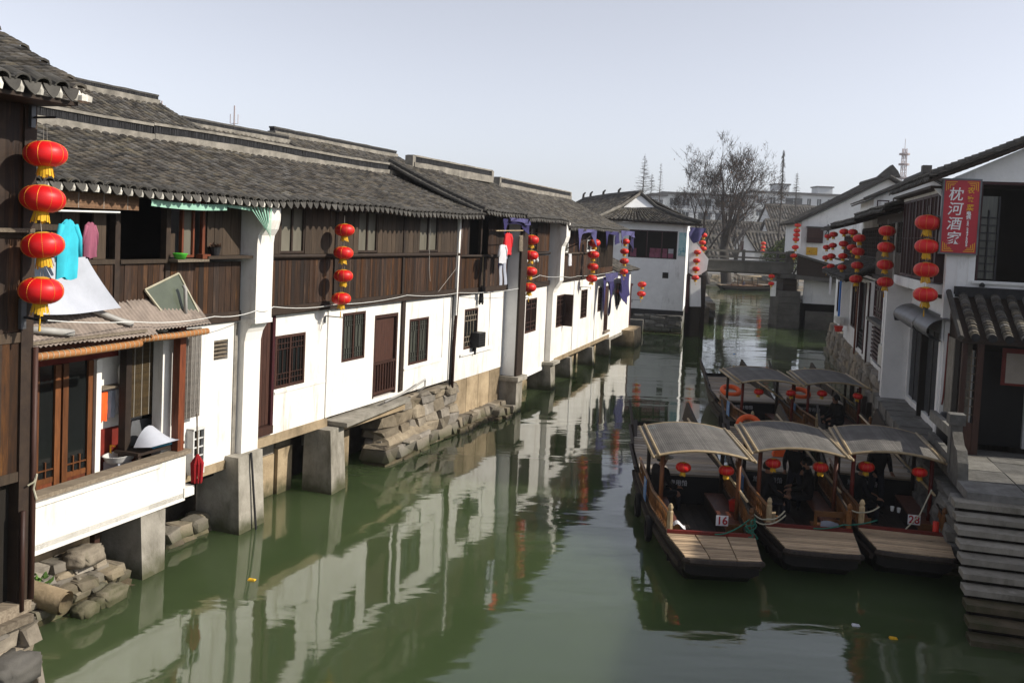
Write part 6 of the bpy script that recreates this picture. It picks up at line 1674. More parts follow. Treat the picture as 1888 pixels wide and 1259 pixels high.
# ================================================================ boats
def hwid(y):
    K = [(.32, .60), (1.4, .75), (3, .87), (5, .90), (7, .84), (9, .64)]
    for (a, p), (b, q) in zip(K, K[1:]):
        if y <= b: return p + (q - p) * max(0, (y - a)) / (b - a)
    return .64
def gunz(y):
    K = [(0, .50), (1.4, .47), (3, .44), (5, .50), (7, .64), (9, .95)]
    for (a, p), (b, q) in zip(K, K[1:]):
        if y <= b: return p + (q - p) * max(0, (y - a)) / (b - a)
    return .95
def make_boat(label, fr, number=None, front='boat_rail'):
    seams = number == '16'
    T = thing('tour_boat', label, 'boat', fr, (0, 0, 0), 'wooden tour boats moored on the right side')
    st = [.32, .5, .8, 1.4, 2.2, 3, 4, 5, 6, 7, 8, 8.6, 9]
    def sec(y):
        w, g = hwid(y), gunz(y)
        zb = -.25 if 1.2 < y < 7.5 else (.22 - .47 * (y - .32) / .88 if y <= 1.2 else -.25 + .55 * (y - 7.5) / 1.5)
        return [(-w, y, g), (-w * 1.0, y, g - .22), (-w * .78, y, zb), (w * .78, y, zb), (w * 1.0, y, g - .22), (w, y, g)]
    m = MB(); S = [sec(y) for y in st]
    for a, b in zip(S, S[1:]):
        for k in range(5): m.q(a[k], a[k + 1], b[k + 1], b[k])
    m.q(*S[0]); m.q(*S[-1])
    hull = put(m, 'hull', 'boat_hull', T)
    for s in (-1, 1):                                     # gunwale planks and rub rails
        m = MB()
        for a, b in zip(st, st[1:]):
            wa, wb, ga, gb = hwid(a), hwid(b), gunz(a), gunz(b)
            m.hexa([(s * (wa - .09), a, ga - .01), (s * (wa + .04), a, ga - .01), (s * (wb + .04), b, gb - .01), (s * (wb - .09), b, gb - .01),
                    (s * (wa - .09), a, ga + .04), (s * (wa + .04), a, ga + .04), (s * (wb + .04), b, gb + .04), (s * (wb - .09), b, gb + .04)])
        put(m, 'gunwale', 'boat_wood', T)
        m = MB()
        for a, b in zip(st[1:8], st[2:9]):
            wa, wb, ga, gb = hwid(a) + .02, hwid(b) + .02, gunz(a) - .20, gunz(b) - .20
            m.hexa([(s * (wa - .03), a, ga), (s * (wa + .05), a, ga), (s * (wb + .05), b, gb), (s * (wb - .03), b, gb), (s * (wa - .03), a, ga + .09), (s * (wa + .05), a, ga + .09), (s * (wb + .05), b, gb + .09), (s * (wb - .03), b, gb + .09)])
        put(m, 'rub_rail', 'boat_wood', T)
    # bow deck of narrow slats
    m = MB(); n = 13
    for i in range(n):
        ya, yb = .22 + 1.18 * i / n, .22 + 1.18 * (i + 1) / n - .014
        for (fa, fb) in (((-1, -.37), (-.34, .34), (.37, 1)) if number == '16' else ((-1, 1),)):
            wa, wb = hwid(max(0, ya)) + .02, hwid(max(0, yb)) + .02
            dz = R_.uniform(-.003, .004)
            m.hexa([(fa * wa, ya, .50), (fb * wa, ya, .50), (fb * wb, yb, .50), (fa * wb, yb, .50), (fa * wa, ya, .545 + dz), (fb * wa, ya, .545 + dz), (fb * wb, yb, .545 + dz), (fa * wb, yb, .545 + dz)])
    put(m, 'bow_deck', 'deck', T, kind='stuff')
    put(MB().tube([(-.63, .24, .49), (-.55, .15, .50), (-.2, .12, .50), (.2, .12, .50), (.55, .15, .50), (.63, .24, .49)], .055, 7), 'bow_bumper', 'boat_wood', T)
    bx('deck_edge', 'paint_red', T, -.76, .76, 1.40, 1.45, .46, .60)
    bx('bow_bulkhead', 'boat_hull', T, -.74, .74, 1.41, 1.44, .05, .46)
    # cabin floor boards
    for i in range(7): bx('floor_board', 'boat_wood', T, -.70 + i * .2, -.51 + i * .2, 1.45, 4.7, .08, .12)
    # benches
    for s in (-1, 1):
        a, b = (s * .42, s * .80)
        bx('bench_top', 'wood_redbrown', T, min(a, b), max(a, b), 2.2, 4.5, .40, .44)
        bx('bench_front', 'boat_wood', T, s * .44 - .015, s * .44 + .015, 2.2, 4.5, .12, .40)
        bx('bench_end', 'boat_rail', T, min(a, b), max(a, b), 2.15, 2.2, .12, .52)
    # railings with turned balusters
    for s in (-1, 1):
        y0, y1 = 1.55, 5.2
        put(MB().tube([(s * (hwid(y0) - .04), y0, .86), (s * (hwid(3) - .03), 3, .84), (s * (hwid(y1) - .03), y1, .92)], .030, 6), 'hand_rail', 'boat_rail' if s < 0 else 'boat_wood', T)
        put(MB().tube([(s * (hwid(y0) - .04), y0, .54), (s * (hwid(3) - .03), 3, .52), (s * (hwid(y1) - .03), y1, .58)], .022, 6), 'lower_rail', 'boat_rail', T)
        me = BAL
        for k in range(27):
            y = y0 + .12 + k * .13
            inst('baluster', me, T, (s * (hwid(y) - .035), y, .49), (0, 0, 0), (1, 1, 1))
        put(MB().lathe([(.05, 0), (.05, .45), (.035, .47), (.05, .52), (.03, .58), (0, .6)], 8, (s * (hwid(1.5) - .05), 1.5, .45)), 'newel', 'bamboo' if s < 0 else 'boat_rail', T)
    # posts and roof
    for (x, y) in ((-.72, 2.75), (.72, 2.75), (-.76, 4.55), (.76, 4.55)):
        put(MB().tube([(x, y, .40), (x, y, 1.66)], .042, 7), 'roof_post', front if y < 3 else 'boat_wood', T, smooth=True)
    def rz(a): return 1.63 + .135 * (1 - (2 * a - 1) ** 2)
    m = MB(); nS = 46
    for i in range(nS):                                   # split cane running fore and aft
        a0, a1 = i / nS, (i + .86) / nS
        x0, x1 = -.92 + 1.84 * a0, -.92 + 1.84 * a1
        m.hexa([(x0, 2.45, rz(a0)), (x1, 2.45, rz(a1)), (x1, 4.85, rz(a1) + .03), (x0, 4.85, rz(a0) + .03), (x0, 2.45, rz(a0) + .022), (x1, 2.45, rz(a1) + .022), (x1, 4.85, rz(a1) + .052), (x0, 4.85, rz(a0) + .052)])
    roof = put(m, 'roof', 'thatch', T)
    m = MB(); m.grid(lambda a, b: (-.91 + 1.82 * a, 2.46 + 2.38 * b, rz(a) - .008 + .03 * b), 16, 2); put(m, 'roof_lining', 'boat_hull', roof)
    for y in (2.44, 4.86):
        put(MB().tube([(-.92 + 1.84 * i / 12, y, rz(i / 12) + .01 + (.03 if y > 3 else 0)) for i in range(13)], .026, 6), 'roof_hoop', 'bamboo', roof)
    for x, dz in ((-.94, 0), (-.84, .05), (.94, 0), (.84, .05)):
        put(MB().tube([(x, 2.40, 1.63 + dz), (x, 4.92, 1.66 + dz)], .030, 7), 'roof_pole', 'bamboo', roof, smooth=True)
    # rear bulkhead and deck
    bh = bx('rear_bulkhead', 'board_black', T, -.80, .80, 4.72, 4.76, .05, .70)
    y = 4.74
    while y < 8.75:
        w_ = R_.uniform(.17, .24); hw_ = hwid(y + .1) - .02
        bx('deck_plank', 'deck_plank', T, -hw_, hw_, y, y + w_ - .01, .70 + .14 * max(0, (y - 6.5)) / 2.5, .74 + .14 * max(0, (y - 6.5)) / 2.5)
        y += w_
    for s in (-1, 1):                                     # upswept stern boards
        m = MB(); P = [(5.4, .60, .68), (6.6, .72, .92), (7.8, .88, 1.12), (9.3, 1.12, 1.45)]
        for (ya, za, zb), (yb, zc, zd) in zip(P, P[1:]):
            wa, wb = hwid(ya), hwid(min(9, yb))
            m.hexa([(s * (wa - .03), ya, za - .1), (s * (wa + .03), ya, za - .1), (s * (wb + .05), yb, zc - .1), (s * (wb - .01), yb, zc - .1), (s * (wa + .02), ya, zb), (s * (wa + .08), ya, zb), (s * (wb + .14), yb, zd), (s * (wb + .08), yb, zd)])
        put(m, 'stern_board', 'boat_wood', T)
    # tyres over the side
    for y in (2.6, 4.1):
        tm = MB(); k1, k2 = 14, 6
        for i in range(k1):
            for j in range(k2):
                a, b = 2 * math.pi * i / k1, 2 * math.pi * j / k2
                tm.v.append((-hwid(y) - .10 + .06 * math.sin(b), y + (.19 + .065 * math.cos(b)) * math.cos(a), .22 + (.19 + .065 * math.cos(b)) * math.sin(a)))
        for i in range(k1):
            for j in range(k2):
                tm.f.append((i * k2 + j, ((i + 1) % k1) * k2 + j, ((i + 1) % k1) * k2 + (j + 1) % k2, i * k2 + (j + 1) % k2))
        put(tm, 'tyre_fender', 'rubber', T, smooth=True)
    bx('blue_notice', 'sign_blue', T, -.93, -.915, 3.4, 3.75, .50, .92)
    place_text('旅游专用船', .125, 'text_grey', T, -.22, 4.712, .55, 'lettering', bold=.003)
    if number:
        pl = bx('number_plate', 'sign_white', T, .22, .44, 2.12, 2.135, .50, .685)
        me = text_mesh(number, .20, 'paint_plate', bold=.003)
        inst('number', me, T, (.33, 2.112, .592), (math.pi / 2, 0, 0))
    return T
mk('paint_plate', (.42, .015, .02), (.34, .01, .015), 4, .5)
BAL = MB().lathe([(.012, 0), (.020, .05), (.012, .12), (.022, .22), (.012, .30), (.014, .36)], 6).mesh('baluster', 'boat_rail')
BOATS = [
    ('wooden tour boat number 16 with cane roof, the leftmost of the front three', (3.62, 14.45, 2), '16', 'wood_orange'),
    ('wooden tour boat with cane roof in the middle of the front three', (5.42, 15.05, 6.5), None, 'wood_redbrown'),
    ('wooden tour boat number 28 with cane roof beside the stone steps', (7.0, 15.15, 12.5), '28', 'paint_red'),
    ('rear wooden tour boat on the open water side', (7.45, 23.6, 1), None, 'paint_red'),
    ('rear wooden tour boat moored against the quay wall', (9.15, 23.7, 6), None, 'paint_red'),
]
BF = []
for lab, (bx_, by_, yw), num, fm_ in BOATS:
    fr_b = Frame(bx_, by_, 90 + yw); BF.append(fr_b)
    make_boat(lab, fr_b, num, fm_)
FARB = Frame(23.5, 105.6, 90 + 82)
make_boat('distant tour boat moored along the far stone bank beyond the bridge', FARB)
BL = [(0, 'left', (-.36, 2.6, 1.41)), (0, 'right', (.44, 2.6, 1.41)), (1, 'left', (-.48, 2.6, 1.41)), (1, 'right', (.40, 2.6, 1.40)), (2, 'left', (-.50, 2.6, 1.41)), (2, 'right', (.46, 2.6, 1.41)), (3, 'left', (-.28, 2.6, 1.41)), (3, 'right', (.62, 2.6, 1.41)), (4, 'left', (-.35, 2.6, 1.41)), (4, 'right', (.62, 2.6, 1.41))]
bn = ('the leftmost front boat', 'the middle front boat', 'the front boat by the steps', 'the rear boat on the water side', 'the rear boat by the quay')
for i, side, p in BL:
    lantern(BF[i].w(*p), .29, '%s red lantern hanging under the cane roof of %s' % (side, bn[i]), group='red lanterns on the boats')
def torus(fr, c, R0, r0, tilt, name, mat, label, cat, group=None):
    m = MB(); k1, k2 = 22, 8
    ct, st_ = math.cos(tilt), math.sin(tilt)
    for i in range(k1):
        for j in range(k2):
            a, b = 2 * math.pi * i / k1, 2 * math.pi * j / k2
            x, y, z = (R0 + r0 * math.cos(b)) * math.cos(a), (R0 + r0 * math.cos(b)) * math.sin(a), r0 * math.sin(b)
            m.v.append((c[0] + x, c[1] + y * ct - z * st_, c[2] + y * st_ + z * ct))
    for i in range(k1):
        for j in range(k2): m.f.append((i * k2 + j, ((i + 1) % k1) * k2 + j, ((i + 1) % k1) * k2 + (j + 1) % k2, i * k2 + (j + 1) % k2))
    return put(m, name, mat, fr=fr, base=c, smooth=True, label=label, cat=cat, group=group)
LB = 'orange life rings on the boats'
torus(BF[1], (-.25, 7.6, 1.12), .26, .075, .9, 'life_ring', 'plastic_orange', 'orange life ring on the stern of the middle front boat', 'life ring', LB)
torus(BF[3], (-.35, 5.9, .86), .27, .08, .35, 'life_ring', 'plastic_orange', 'orange life ring on the rear boat on the water side', 'life ring', LB)
torus(BF[4], (-.30, 5.9, .86), .27, .08, .35, 'life_ring', 'plastic_orange', 'orange life ring on the rear boat by the quay', 'life ring', LB)
for i, p, lab in ((0, (.78, 3.3, .44), 'red bucket on the right bench of boat number 16'), (3, (.55, 3.4, .44), 'small red pail in the rear boat on the water side'), (4, (.45, 2.0, .12), 'small red pail in the rear boat by the quay')):
    t = thing('bucket', lab, 'bucket', BF[i], p, 'red buckets in the boats')
    put(MB().lathe([(0, 0), (.08, 0), (.105, .2), (.11, .205), (.095, .2), (.07, .01), (0, .01)], 14, p), 'pail', 'plastic_red', t, smooth=True); put(MB().tube([(p[0] - .1, p[1], p[2] + .2), (p[0], p[1], p[2] + .28), (p[0] + .1, p[1], p[2] + .2)], .006, 5), 'handle', 'metal_grey', t)
put(MB().hexa([(.1, 6.1, .75), (.5, 6.15, .75), (.48, 6.45, .75), (.12, 6.4, .75), (.15, 6.12, .92), (.42, 6.18, .97), (.4, 6.36, .93), (.16, 6.34, .9)]), 'life_jacket', 'plastic_orange', fr=BF[1], base=(.3, 6.2, .75), label='orange life jacket on the deck of the middle front boat', cat='life jacket')
# poles lying on the boats
for i, (a, b, lab) in enumerate((((.78, 2.2, .95), (.55, 7.9, 1.30), 'bamboo pole along the right side of boat number 16'), ((.80, 2.6, .95), (.5, 8.2, 1.35), 'bamboo pole along the right side of the middle front boat'), ((.75, 2.5, 1.0), (.2, 8.4, 1.4), 'bamboo pole lying over the deck of boat number 28'), ((.78, 3.9, 1.0), (.3, 8.6, 1.3), 'bamboo pole over the deck of the rear water side boat'), ((.80, 3.5, 1.0), (.35, 8.6, 1.35), 'bamboo pole over the deck of the rear quay side boat'))):
    put(MB().tube([a, b], .026, 7), 'punt_pole', 'bamboo', fr=BF[i], base=a, smooth=True, label=lab, cat='pole', group='bamboo poles on the boats')
# ropes
def rope(fr, pts, label, mat='rope_pale', r=.013, sag=.0):
    P = []
    for a, b in zip(pts, pts[1:]):
        for k in range(6):
            f_ = k / 6; P.append(tuple(a[q] + (b[q] - a[q]) * f_ - (sag * 4 * f_ * (1 - f_) if q == 2 else 0) for q in range(3)))
    P.append(pts[-1])
    return put(MB().tube(P, r, 6), 'rope', mat, fr=fr, base=pts[0], label=label, cat='rope', group='mooring ropes of the boats')
rope(BF[0], [(.70, 1.5, .98), (1.05, 1.7, .80), (1.35, 1.75, .95)], 'pale rope tying boat 16 to the middle boat', sag=.06)
rope(BF[0], [(.70, 1.5, .90), (1.0, 1.65, .72), (1.36, 1.72, .88)], 'second pale rope between boat 16 and the middle boat', sag=.05)
rope(BF[0], [(.05, 1.3, .60), (.35, 1.42, .63), (.68, 1.48, .85)], 'green rope lying along the deck edge of boat 16', 'rope_green', .012, .02)
rope(BF[1], [(.05, 1.30, .60), (.6, 1.45, .66), (1.2, 1.5, .78)], 'green rope between the middle boat and boat 28', 'rope_green', .012, .03)
rope(BF[1], [(.72, 1.6, .92), (1.0, 1.65, .86), (1.25, 1.6, 1.0)], 'pale rope from the middle boat to boat 28', sag=.03)
rope(BF[2], [(.05, 1.42, .6), (.3, 1.55, .85), (.55, 1.9, 1.25)], 'pale rope stretched past the plate of boat 28', sag=.0)
P = []
for k in range(150):
    a = k * .55; P.append((.70 + .10 * math.cos(a) * math.sin(k * .13) + .03 * math.sin(k * 1.7), 1.46 + .06 * math.sin(a), .86 - .42 * abs(math.sin(k * .083)) + .02 * math.sin(k)))
put(MB().tube(P, .011, 5), 'rope_bundle', 'rope_green', fr=BF[0], base=(.7, 1.46, .6), label='tangled green rope bundle on the right post of boat 16', cat='rope', group='mooring ropes of the boats')
put(MB().grid(lambda a, b: (-.60 + .22 * a, 1.75 + .12 * b, .56 + .05 * math.sin(a * 5) + .03 * b), 6, 4), 'white_rag', 'cloth_white', fr=BF[0], base=(-.5, 1.8, .55), label='small white rag by the left post of boat 16', cat='rag')
put(MB().hexa([(-.6, 2.0, .2), (-.5, 1.98, .2), (-.48, 2.1, .2), (-.6, 2.1, .2), (-.62, 2.0, .6), (-.5, 1.98, .62), (-.48, 2.1, .62), (-.6, 2.1, .6)]), 'wicker_stool', 'bamboo', fr=BF[1], base=(-.55, 2.05, .2), label='pale wicker box at the cabin entrance of the middle boat', cat='box')
t = thing('wooden_chair', 'wooden chair back at the front of the middle boat', 'chair', BF[1], (.4, 1.8, .12))
bx('top_rail', 'boat_rail', t, .15, .66, 1.72, 1.77, .70, .80); bx('leg', 'boat_rail', t, .15, .20, 1.72, 1.77, .12, .70); bx('leg', 'boat_rail', t, .61, .66, 1.72, 1.77, .12, .70); bx('seat', 'boat_rail', t, .15, .66, 1.77, 2.1, .45, .49)
put(MB().grid(lambda a, b: (.26 + .32 * a, 1.70 - .03 * math.sin(a * 3), .62 - .16 * b + .03 * math.sin(a * 4)), 6, 3), 'grey_cloth', 'cloth_grey', fr=BF[1], base=(.4, 1.7, .55), label='grey cloth hanging on the wooden chair', cat='cloth')
put(MB().tube([(.62, 1.7, .12), (.62, 1.7, .72)], .055, 10), 'fire_extinguisher', 'plastic_red', fr=BF[2], base=(.62, 1.7, .12), smooth=True, label='red fire extinguisher at the front of boat 28', cat='extinguisher')

# ================================================================ people
def person(name_label, fr, loc, face, pose, coat='cloth_black', legs='cloth_navy', hat=None, s=1.0, lean=0.0):
    """one continuous skinned body; local x right, y forward, z up"""
    if pose == 'sit':
        J = dict(pel=(0, 0, .46), ab=(0, .02, .62), ch=(0, .06 + lean, .86), nk=(0, .08 + lean, 1.04), hd=(0, .10 + lean, 1.16), tp=(0, .11 + lean, 1.27), nose=(0, .22 + lean, 1.15),
                 sl=(-.18, .05 + lean, .98), el=(-.24, .12 + lean, .72), wl=(-.16, .36 + lean, .62), sr=(.18, .05 + lean, .98), er=(.24, .12 + lean, .72), wr=(.16, .36 + lean, .62),
                 hl=(-.10, .02, .46), kl=(-.14, .42, .48), al=(-.14, .40, .08), tl=(-.15, .58, .04), hr=(.10, .02, .46), kr=(.14, .42, .48), ar=(.14, .44, .08), tr=(.15, .62, .04))
    else:
        J = dict(pel=(0, 0, .92), ab=(0, .01, 1.08), ch=(0, .05 + lean, 1.32), nk=(0, .09 + lean, 1.50), hd=(0, .12 + lean, 1.62), tp=(0, .13 + lean, 1.73), nose=(0, .24 + lean, 1.61),
                 sl=(-.19, .05 + lean, 1.44), el=(-.25, .08 + lean, 1.16), wl=(-.20, .30 + lean, 1.06), sr=(.19, .05 + lean, 1.44), er=(.25, .06 + lean, 1.16), wr=(.20, .28 + lean, 1.02),
                 hl=(-.10, 0, .90), kl=(-.12, .06, .50), al=(-.12, 0, .09), tl=(-.13, .18, .04), hr=(.10, 0, .90), kr=(.12, .05, .50), ar=(.12, 0, .09), tr=(.13, .18, .04))
    RAD = dict(pel=.15, ab=.145, ch=.16, nk=.062, hd=.098, tp=.075, nose=.016, sl=.085, el=.058, wl=.036, sr=.085, er=.058, wr=.036, hl=.10, kl=.070, al=.050, tl=.042, hr=.10, kr=.070, ar=.050, tr=.042)
    E = [('pel', 'ab'), ('ab', 'ch'), ('ch', 'nk'), ('nk', 'hd'), ('hd', 'tp'), ('ch', 'sl'), ('sl', 'el'), ('el', 'wl'), ('ch', 'sr'), ('sr', 'er'), ('er', 'wr'), ('pel', 'hl'), ('hl', 'kl'), ('kl', 'al'), ('al', 'tl'), ('pel', 'hr'), ('hr', 'kr'), ('kr', 'ar'), ('ar', 'tr'), ('hd', 'nose')]
    for sd, w_ in (('l', 'wl'), ('r', 'wr')):          # palm, four fingers and a thumb
        W_ = Vector(J[w_]); sg = -1 if sd == 'l' else 1
        J['p' + sd] = tuple(W_ + Vector((0, .07, -.02))); RAD['p' + sd] = .036; E.append((w_, 'p' + sd))
        for k in range(4):
            o = (k - 1.5) * .021; ln = (.034, .042, .040, .030)[k]
            J['f%d%s' % (k, sd)] = tuple(W_ + Vector((o, .10 + ln * .6, -.03))); J['g%d%s' % (k, sd)] = tuple(W_ + Vector((o, .10 + ln * 1.2, -.06)))
            RAD['f%d%s' % (k, sd)] = .0095; RAD['g%d%s' % (k, sd)] = .008
            E += [('p' + sd, 'f%d%s' % (k, sd)), ('f%d%s' % (k, sd), 'g%d%s' % (k, sd))]
        J['t' + sd + 'h'] = tuple(W_ + Vector((-sg * .045, .07, -.03))); RAD['t' + sd + 'h'] = .011; E.append(('p' + sd, 't' + sd + 'h'))
    names = list(J); idx = {n: i for i, n in enumerate(names)}
    me = bpy.data.meshes.new('body'); me.from_pydata([Vector(J[n]) for n in names], [(idx[a], idx[b]) for a, b in E], [])
    o = bpy.data.objects.new('body_tmp', me); COL.objects.link(o)
    sk = o.modifiers.new('s', 'SKIN'); sub = o.modifiers.new('u', 'SUBSURF'); sub.levels = 1; sub.render_levels = 1
    lay = me.skin_vertices[0].data if me.skin_vertices else None
    if lay is None:
        bm = bmesh.new(); bm.from_mesh(me); bm.verts.layers.skin.verify(); bm.to_mesh(me); bm.free(); lay = me.skin_vertices[0].data
    for n in names:
        lay[idx[n]].radius = (RAD[n], RAD[n]); lay[idx[n]].use_root = (n == 'pel')
    dg = bpy.context.evaluated_depsgraph_get(); dg.update()
    em = bpy.data.meshes.new_from_object(o.evaluated_get(dg)); bpy.data.objects.remove(o)
    em.materials.clear()
    for k in (coat, legs, 'skin', 'hair'): em.materials.append(M[k])
    nk, pz = Vector(J['nk']).z, J['pel'][2]
    wl_, wr_ = Vector(J['wl']), Vector(J['wr'])
    for p in em.polygons:
        c = p.center
        mi = 0
        if c.z > nk + .0 and abs(c.x) < .13: mi = 2
        elif c.y > wl_.y - .0 and c.z > .3 and ((c - wl_).length < .2 or (c - wr_).length < .2): mi = 2
        elif c.z < .10: mi = 3
        elif c.z < pz + .02 and not (abs(c.x) > .16 and c.z > pz + .1): mi = 1
        p.material_index = mi; p.use_smooth = True
    T = thing('person', name_label, 'person', fr, loc, 'people on the boats')
    T.rotation_euler.rotate_axis('Z', face); T.scale = (s, s, s)
    BASE[T] = (0, 0, 0)
    b = bpy.data.objects.new('body', em); COL.objects.link(b); b.parent = T; BASE[b] = (0, 0, 0)
    hd = Vector(J['hd'])
    m = MB()                                            # hair: a cap round the back and top of the skull
    m.lathe([(.112 * math.cos(t), .125 * math.sin(t)) for t in [(-.35 + .32 * k) for k in range(7)]], 14, (hd.x, hd.y - .022, hd.z + .02))
    put(m, 'hair', 'hair', T, smooth=True)
    for sg in (-1, 1):
        put(MB().lathe([(0, -.03), (.016, -.02), (.02, .01), (0, .03)], 6, (hd.x + sg * .102, hd.y + .0, hd.z)), 'ear', 'skin', T)
        put(MB().lathe([(0, -.010), (.010, 0), (0, .010)], 6, (hd.x + sg * .036, hd.y + .092, hd.z + .015)), 'eye', 'hair', T)
    put(MB().box(hd.x - .025, hd.x + .025, hd.y + .088, hd.y + .098, hd.z - .055, hd.z - .046), 'mouth', 'paint_maroon', T)
    if hat == 'straw':
        put(MB().lathe([(.24, .06), (.13, .10), (.05, .20), (0, .23), (.05, .19), (.13, .09)], 18, (hd.x, hd.y - .01, hd.z + .0)), 'straw_hat', 'bamboo', T)
    return T
PI = math.pi
person('person in a straw hat and dark clothes seated at the left rail of boat 16', BF[0], (-.60, 4.15, .0), -PI / 2 + .5, 'sit', hat='straw')
person('person in black seated on the left bench of the middle front boat', BF[1], (-.58, 3.3, .0), -PI / 2 + .3, 'sit', lean=.05)
person('person in dark clothes seated on the right bench of the middle front boat', BF[1], (.50, 3.9, .0), PI / 2 - .2, 'sit')
person('person in black stooping under the roof of the middle front boat', BF[1], (.25, 4.2, .10), PI - .3, 'stand', lean=.12, s=.86)
person('person in black seated on the left bench of boat 28', BF[2], (-.58, 3.4, .0), -PI / 2 + .2, 'sit', lean=.05)
person('person in black standing under the roof of boat 28', BF[2], (-.05, 4.1, .10), PI + .2, 'stand', lean=.06, s=.90)
person('person in black seated in the rear boat by the quay', BF[4], (.35, 3.4, .0), PI / 2 + .4, 'sit', lean=.06)
for i, (p, lab) in enumerate((((.05, 2.75, .55), 'white paper cup on the bench edge of boat 28'), ((.18, 2.8, .52), 'second white cup beside the seated passengers of boat 28'))):
    put(MB().lathe([(0, 0), (.03, 0), (.04, .09), (.036, .09), (0, .01)], 10, p), 'paper_cup', 'white_paint', fr=BF[2], base=p, label=lab, cat='cup')
for lab, x, y in (('white plastic scrap floating near the bows', 5.4, 13.6), ('pale leaf litter floating off the steps', 5.8, 13.2), ('small yellow leaf floating near the left bank', -3.9, 14.3), ('blue bottle cap floating before the bridge', 11.3, 46.0)):
    a = R_.uniform(0, 6); put(MB().hexa([(x - .06, y - .03, .0), (x + .06, y - .04, .0), (x + .07, y + .03, .0), (x - .05, y + .04, .0), (x - .05, y - .02, .02), (x + .04, y - .03, .03), (x + .06, y + .02, .015), (x - .04, y + .03, .025)]), 'floating_scrap', 'cloth_white' if 'white' in lab else ('plastic_blue' if 'blue' in lab else 'fringe'), fr=WORLD, base=(x, y, 0), label=lab, cat='litter', group='litter on the water')
# ================================================================ background: far bank, trees, buildings
T = thing('far_bank_wall', 'old stone wall along the far bank beyond the bridge', 'wall', WORLD, (30, 109, 0))
def bankwall(T, p0, p1, z0, z1, h=.42, w=1.1):
    p0, p1 = Vector((*p0, 0)), Vector((*p1, 0)); L = (p1 - p0).length; d = (p1 - p0) / L; a = math.atan2(d.y, d.x)
    z = z0
    while z < z1 - .05:
        x = R_.uniform(-.5, 0)
        while x < L:
            ww = R_.uniform(.7, 1.4) * w; c = p0 + d * (x + ww / 2)
            inst('stone', R_.choice(ROCKS)['stone' if R_.random() > .4 else 'stone_grey'], T, (c.x, c.y, z + h / 2), (0, 0, a), (ww * 1.03, .6, h * 1.05))
            x += ww
        z += h
bankwall(T, (20.0, 108.6), (33.5, 111.2), -.2, 1.5)
bx('coping', 'concrete', T, 19, 36, 110.3, 111.2, 1.5, 1.62)
T = thing('far_bank_wall', 'stone bank wall under the trees on the left beyond the bridge', 'wall', WORLD, (17, 85, 0))
bankwall(T, (13.9, 64), (20.4, 108), -.2, 1.3, .5, 2.0)
T = thing('far_bank_wall', 'stone bank wall on the right beyond the bridge', 'wall', WORLD, (27, 85, 0))
bankwall(T, (20.5, 65), (34, 108.5), -.2, 1.5, .5, 2.0)
T = thing('landing_stage', 'pale flat landing stage on the far bank', 'jetty', WORLD, (28, 108, 0))
bx('deck', 'deck_plank', T, 26.0, 31.0, 106.6, 108.8, .42, .52); bx('side', 'beam_dark', T, 26.0, 31.0, 106.5, 106.6, -.2, .50)
for a in (26.2, 28.4, 30.6): bx('post', 'metal_grey', T, a, a + .08, 106.55, 106.63, .0, 1.6)

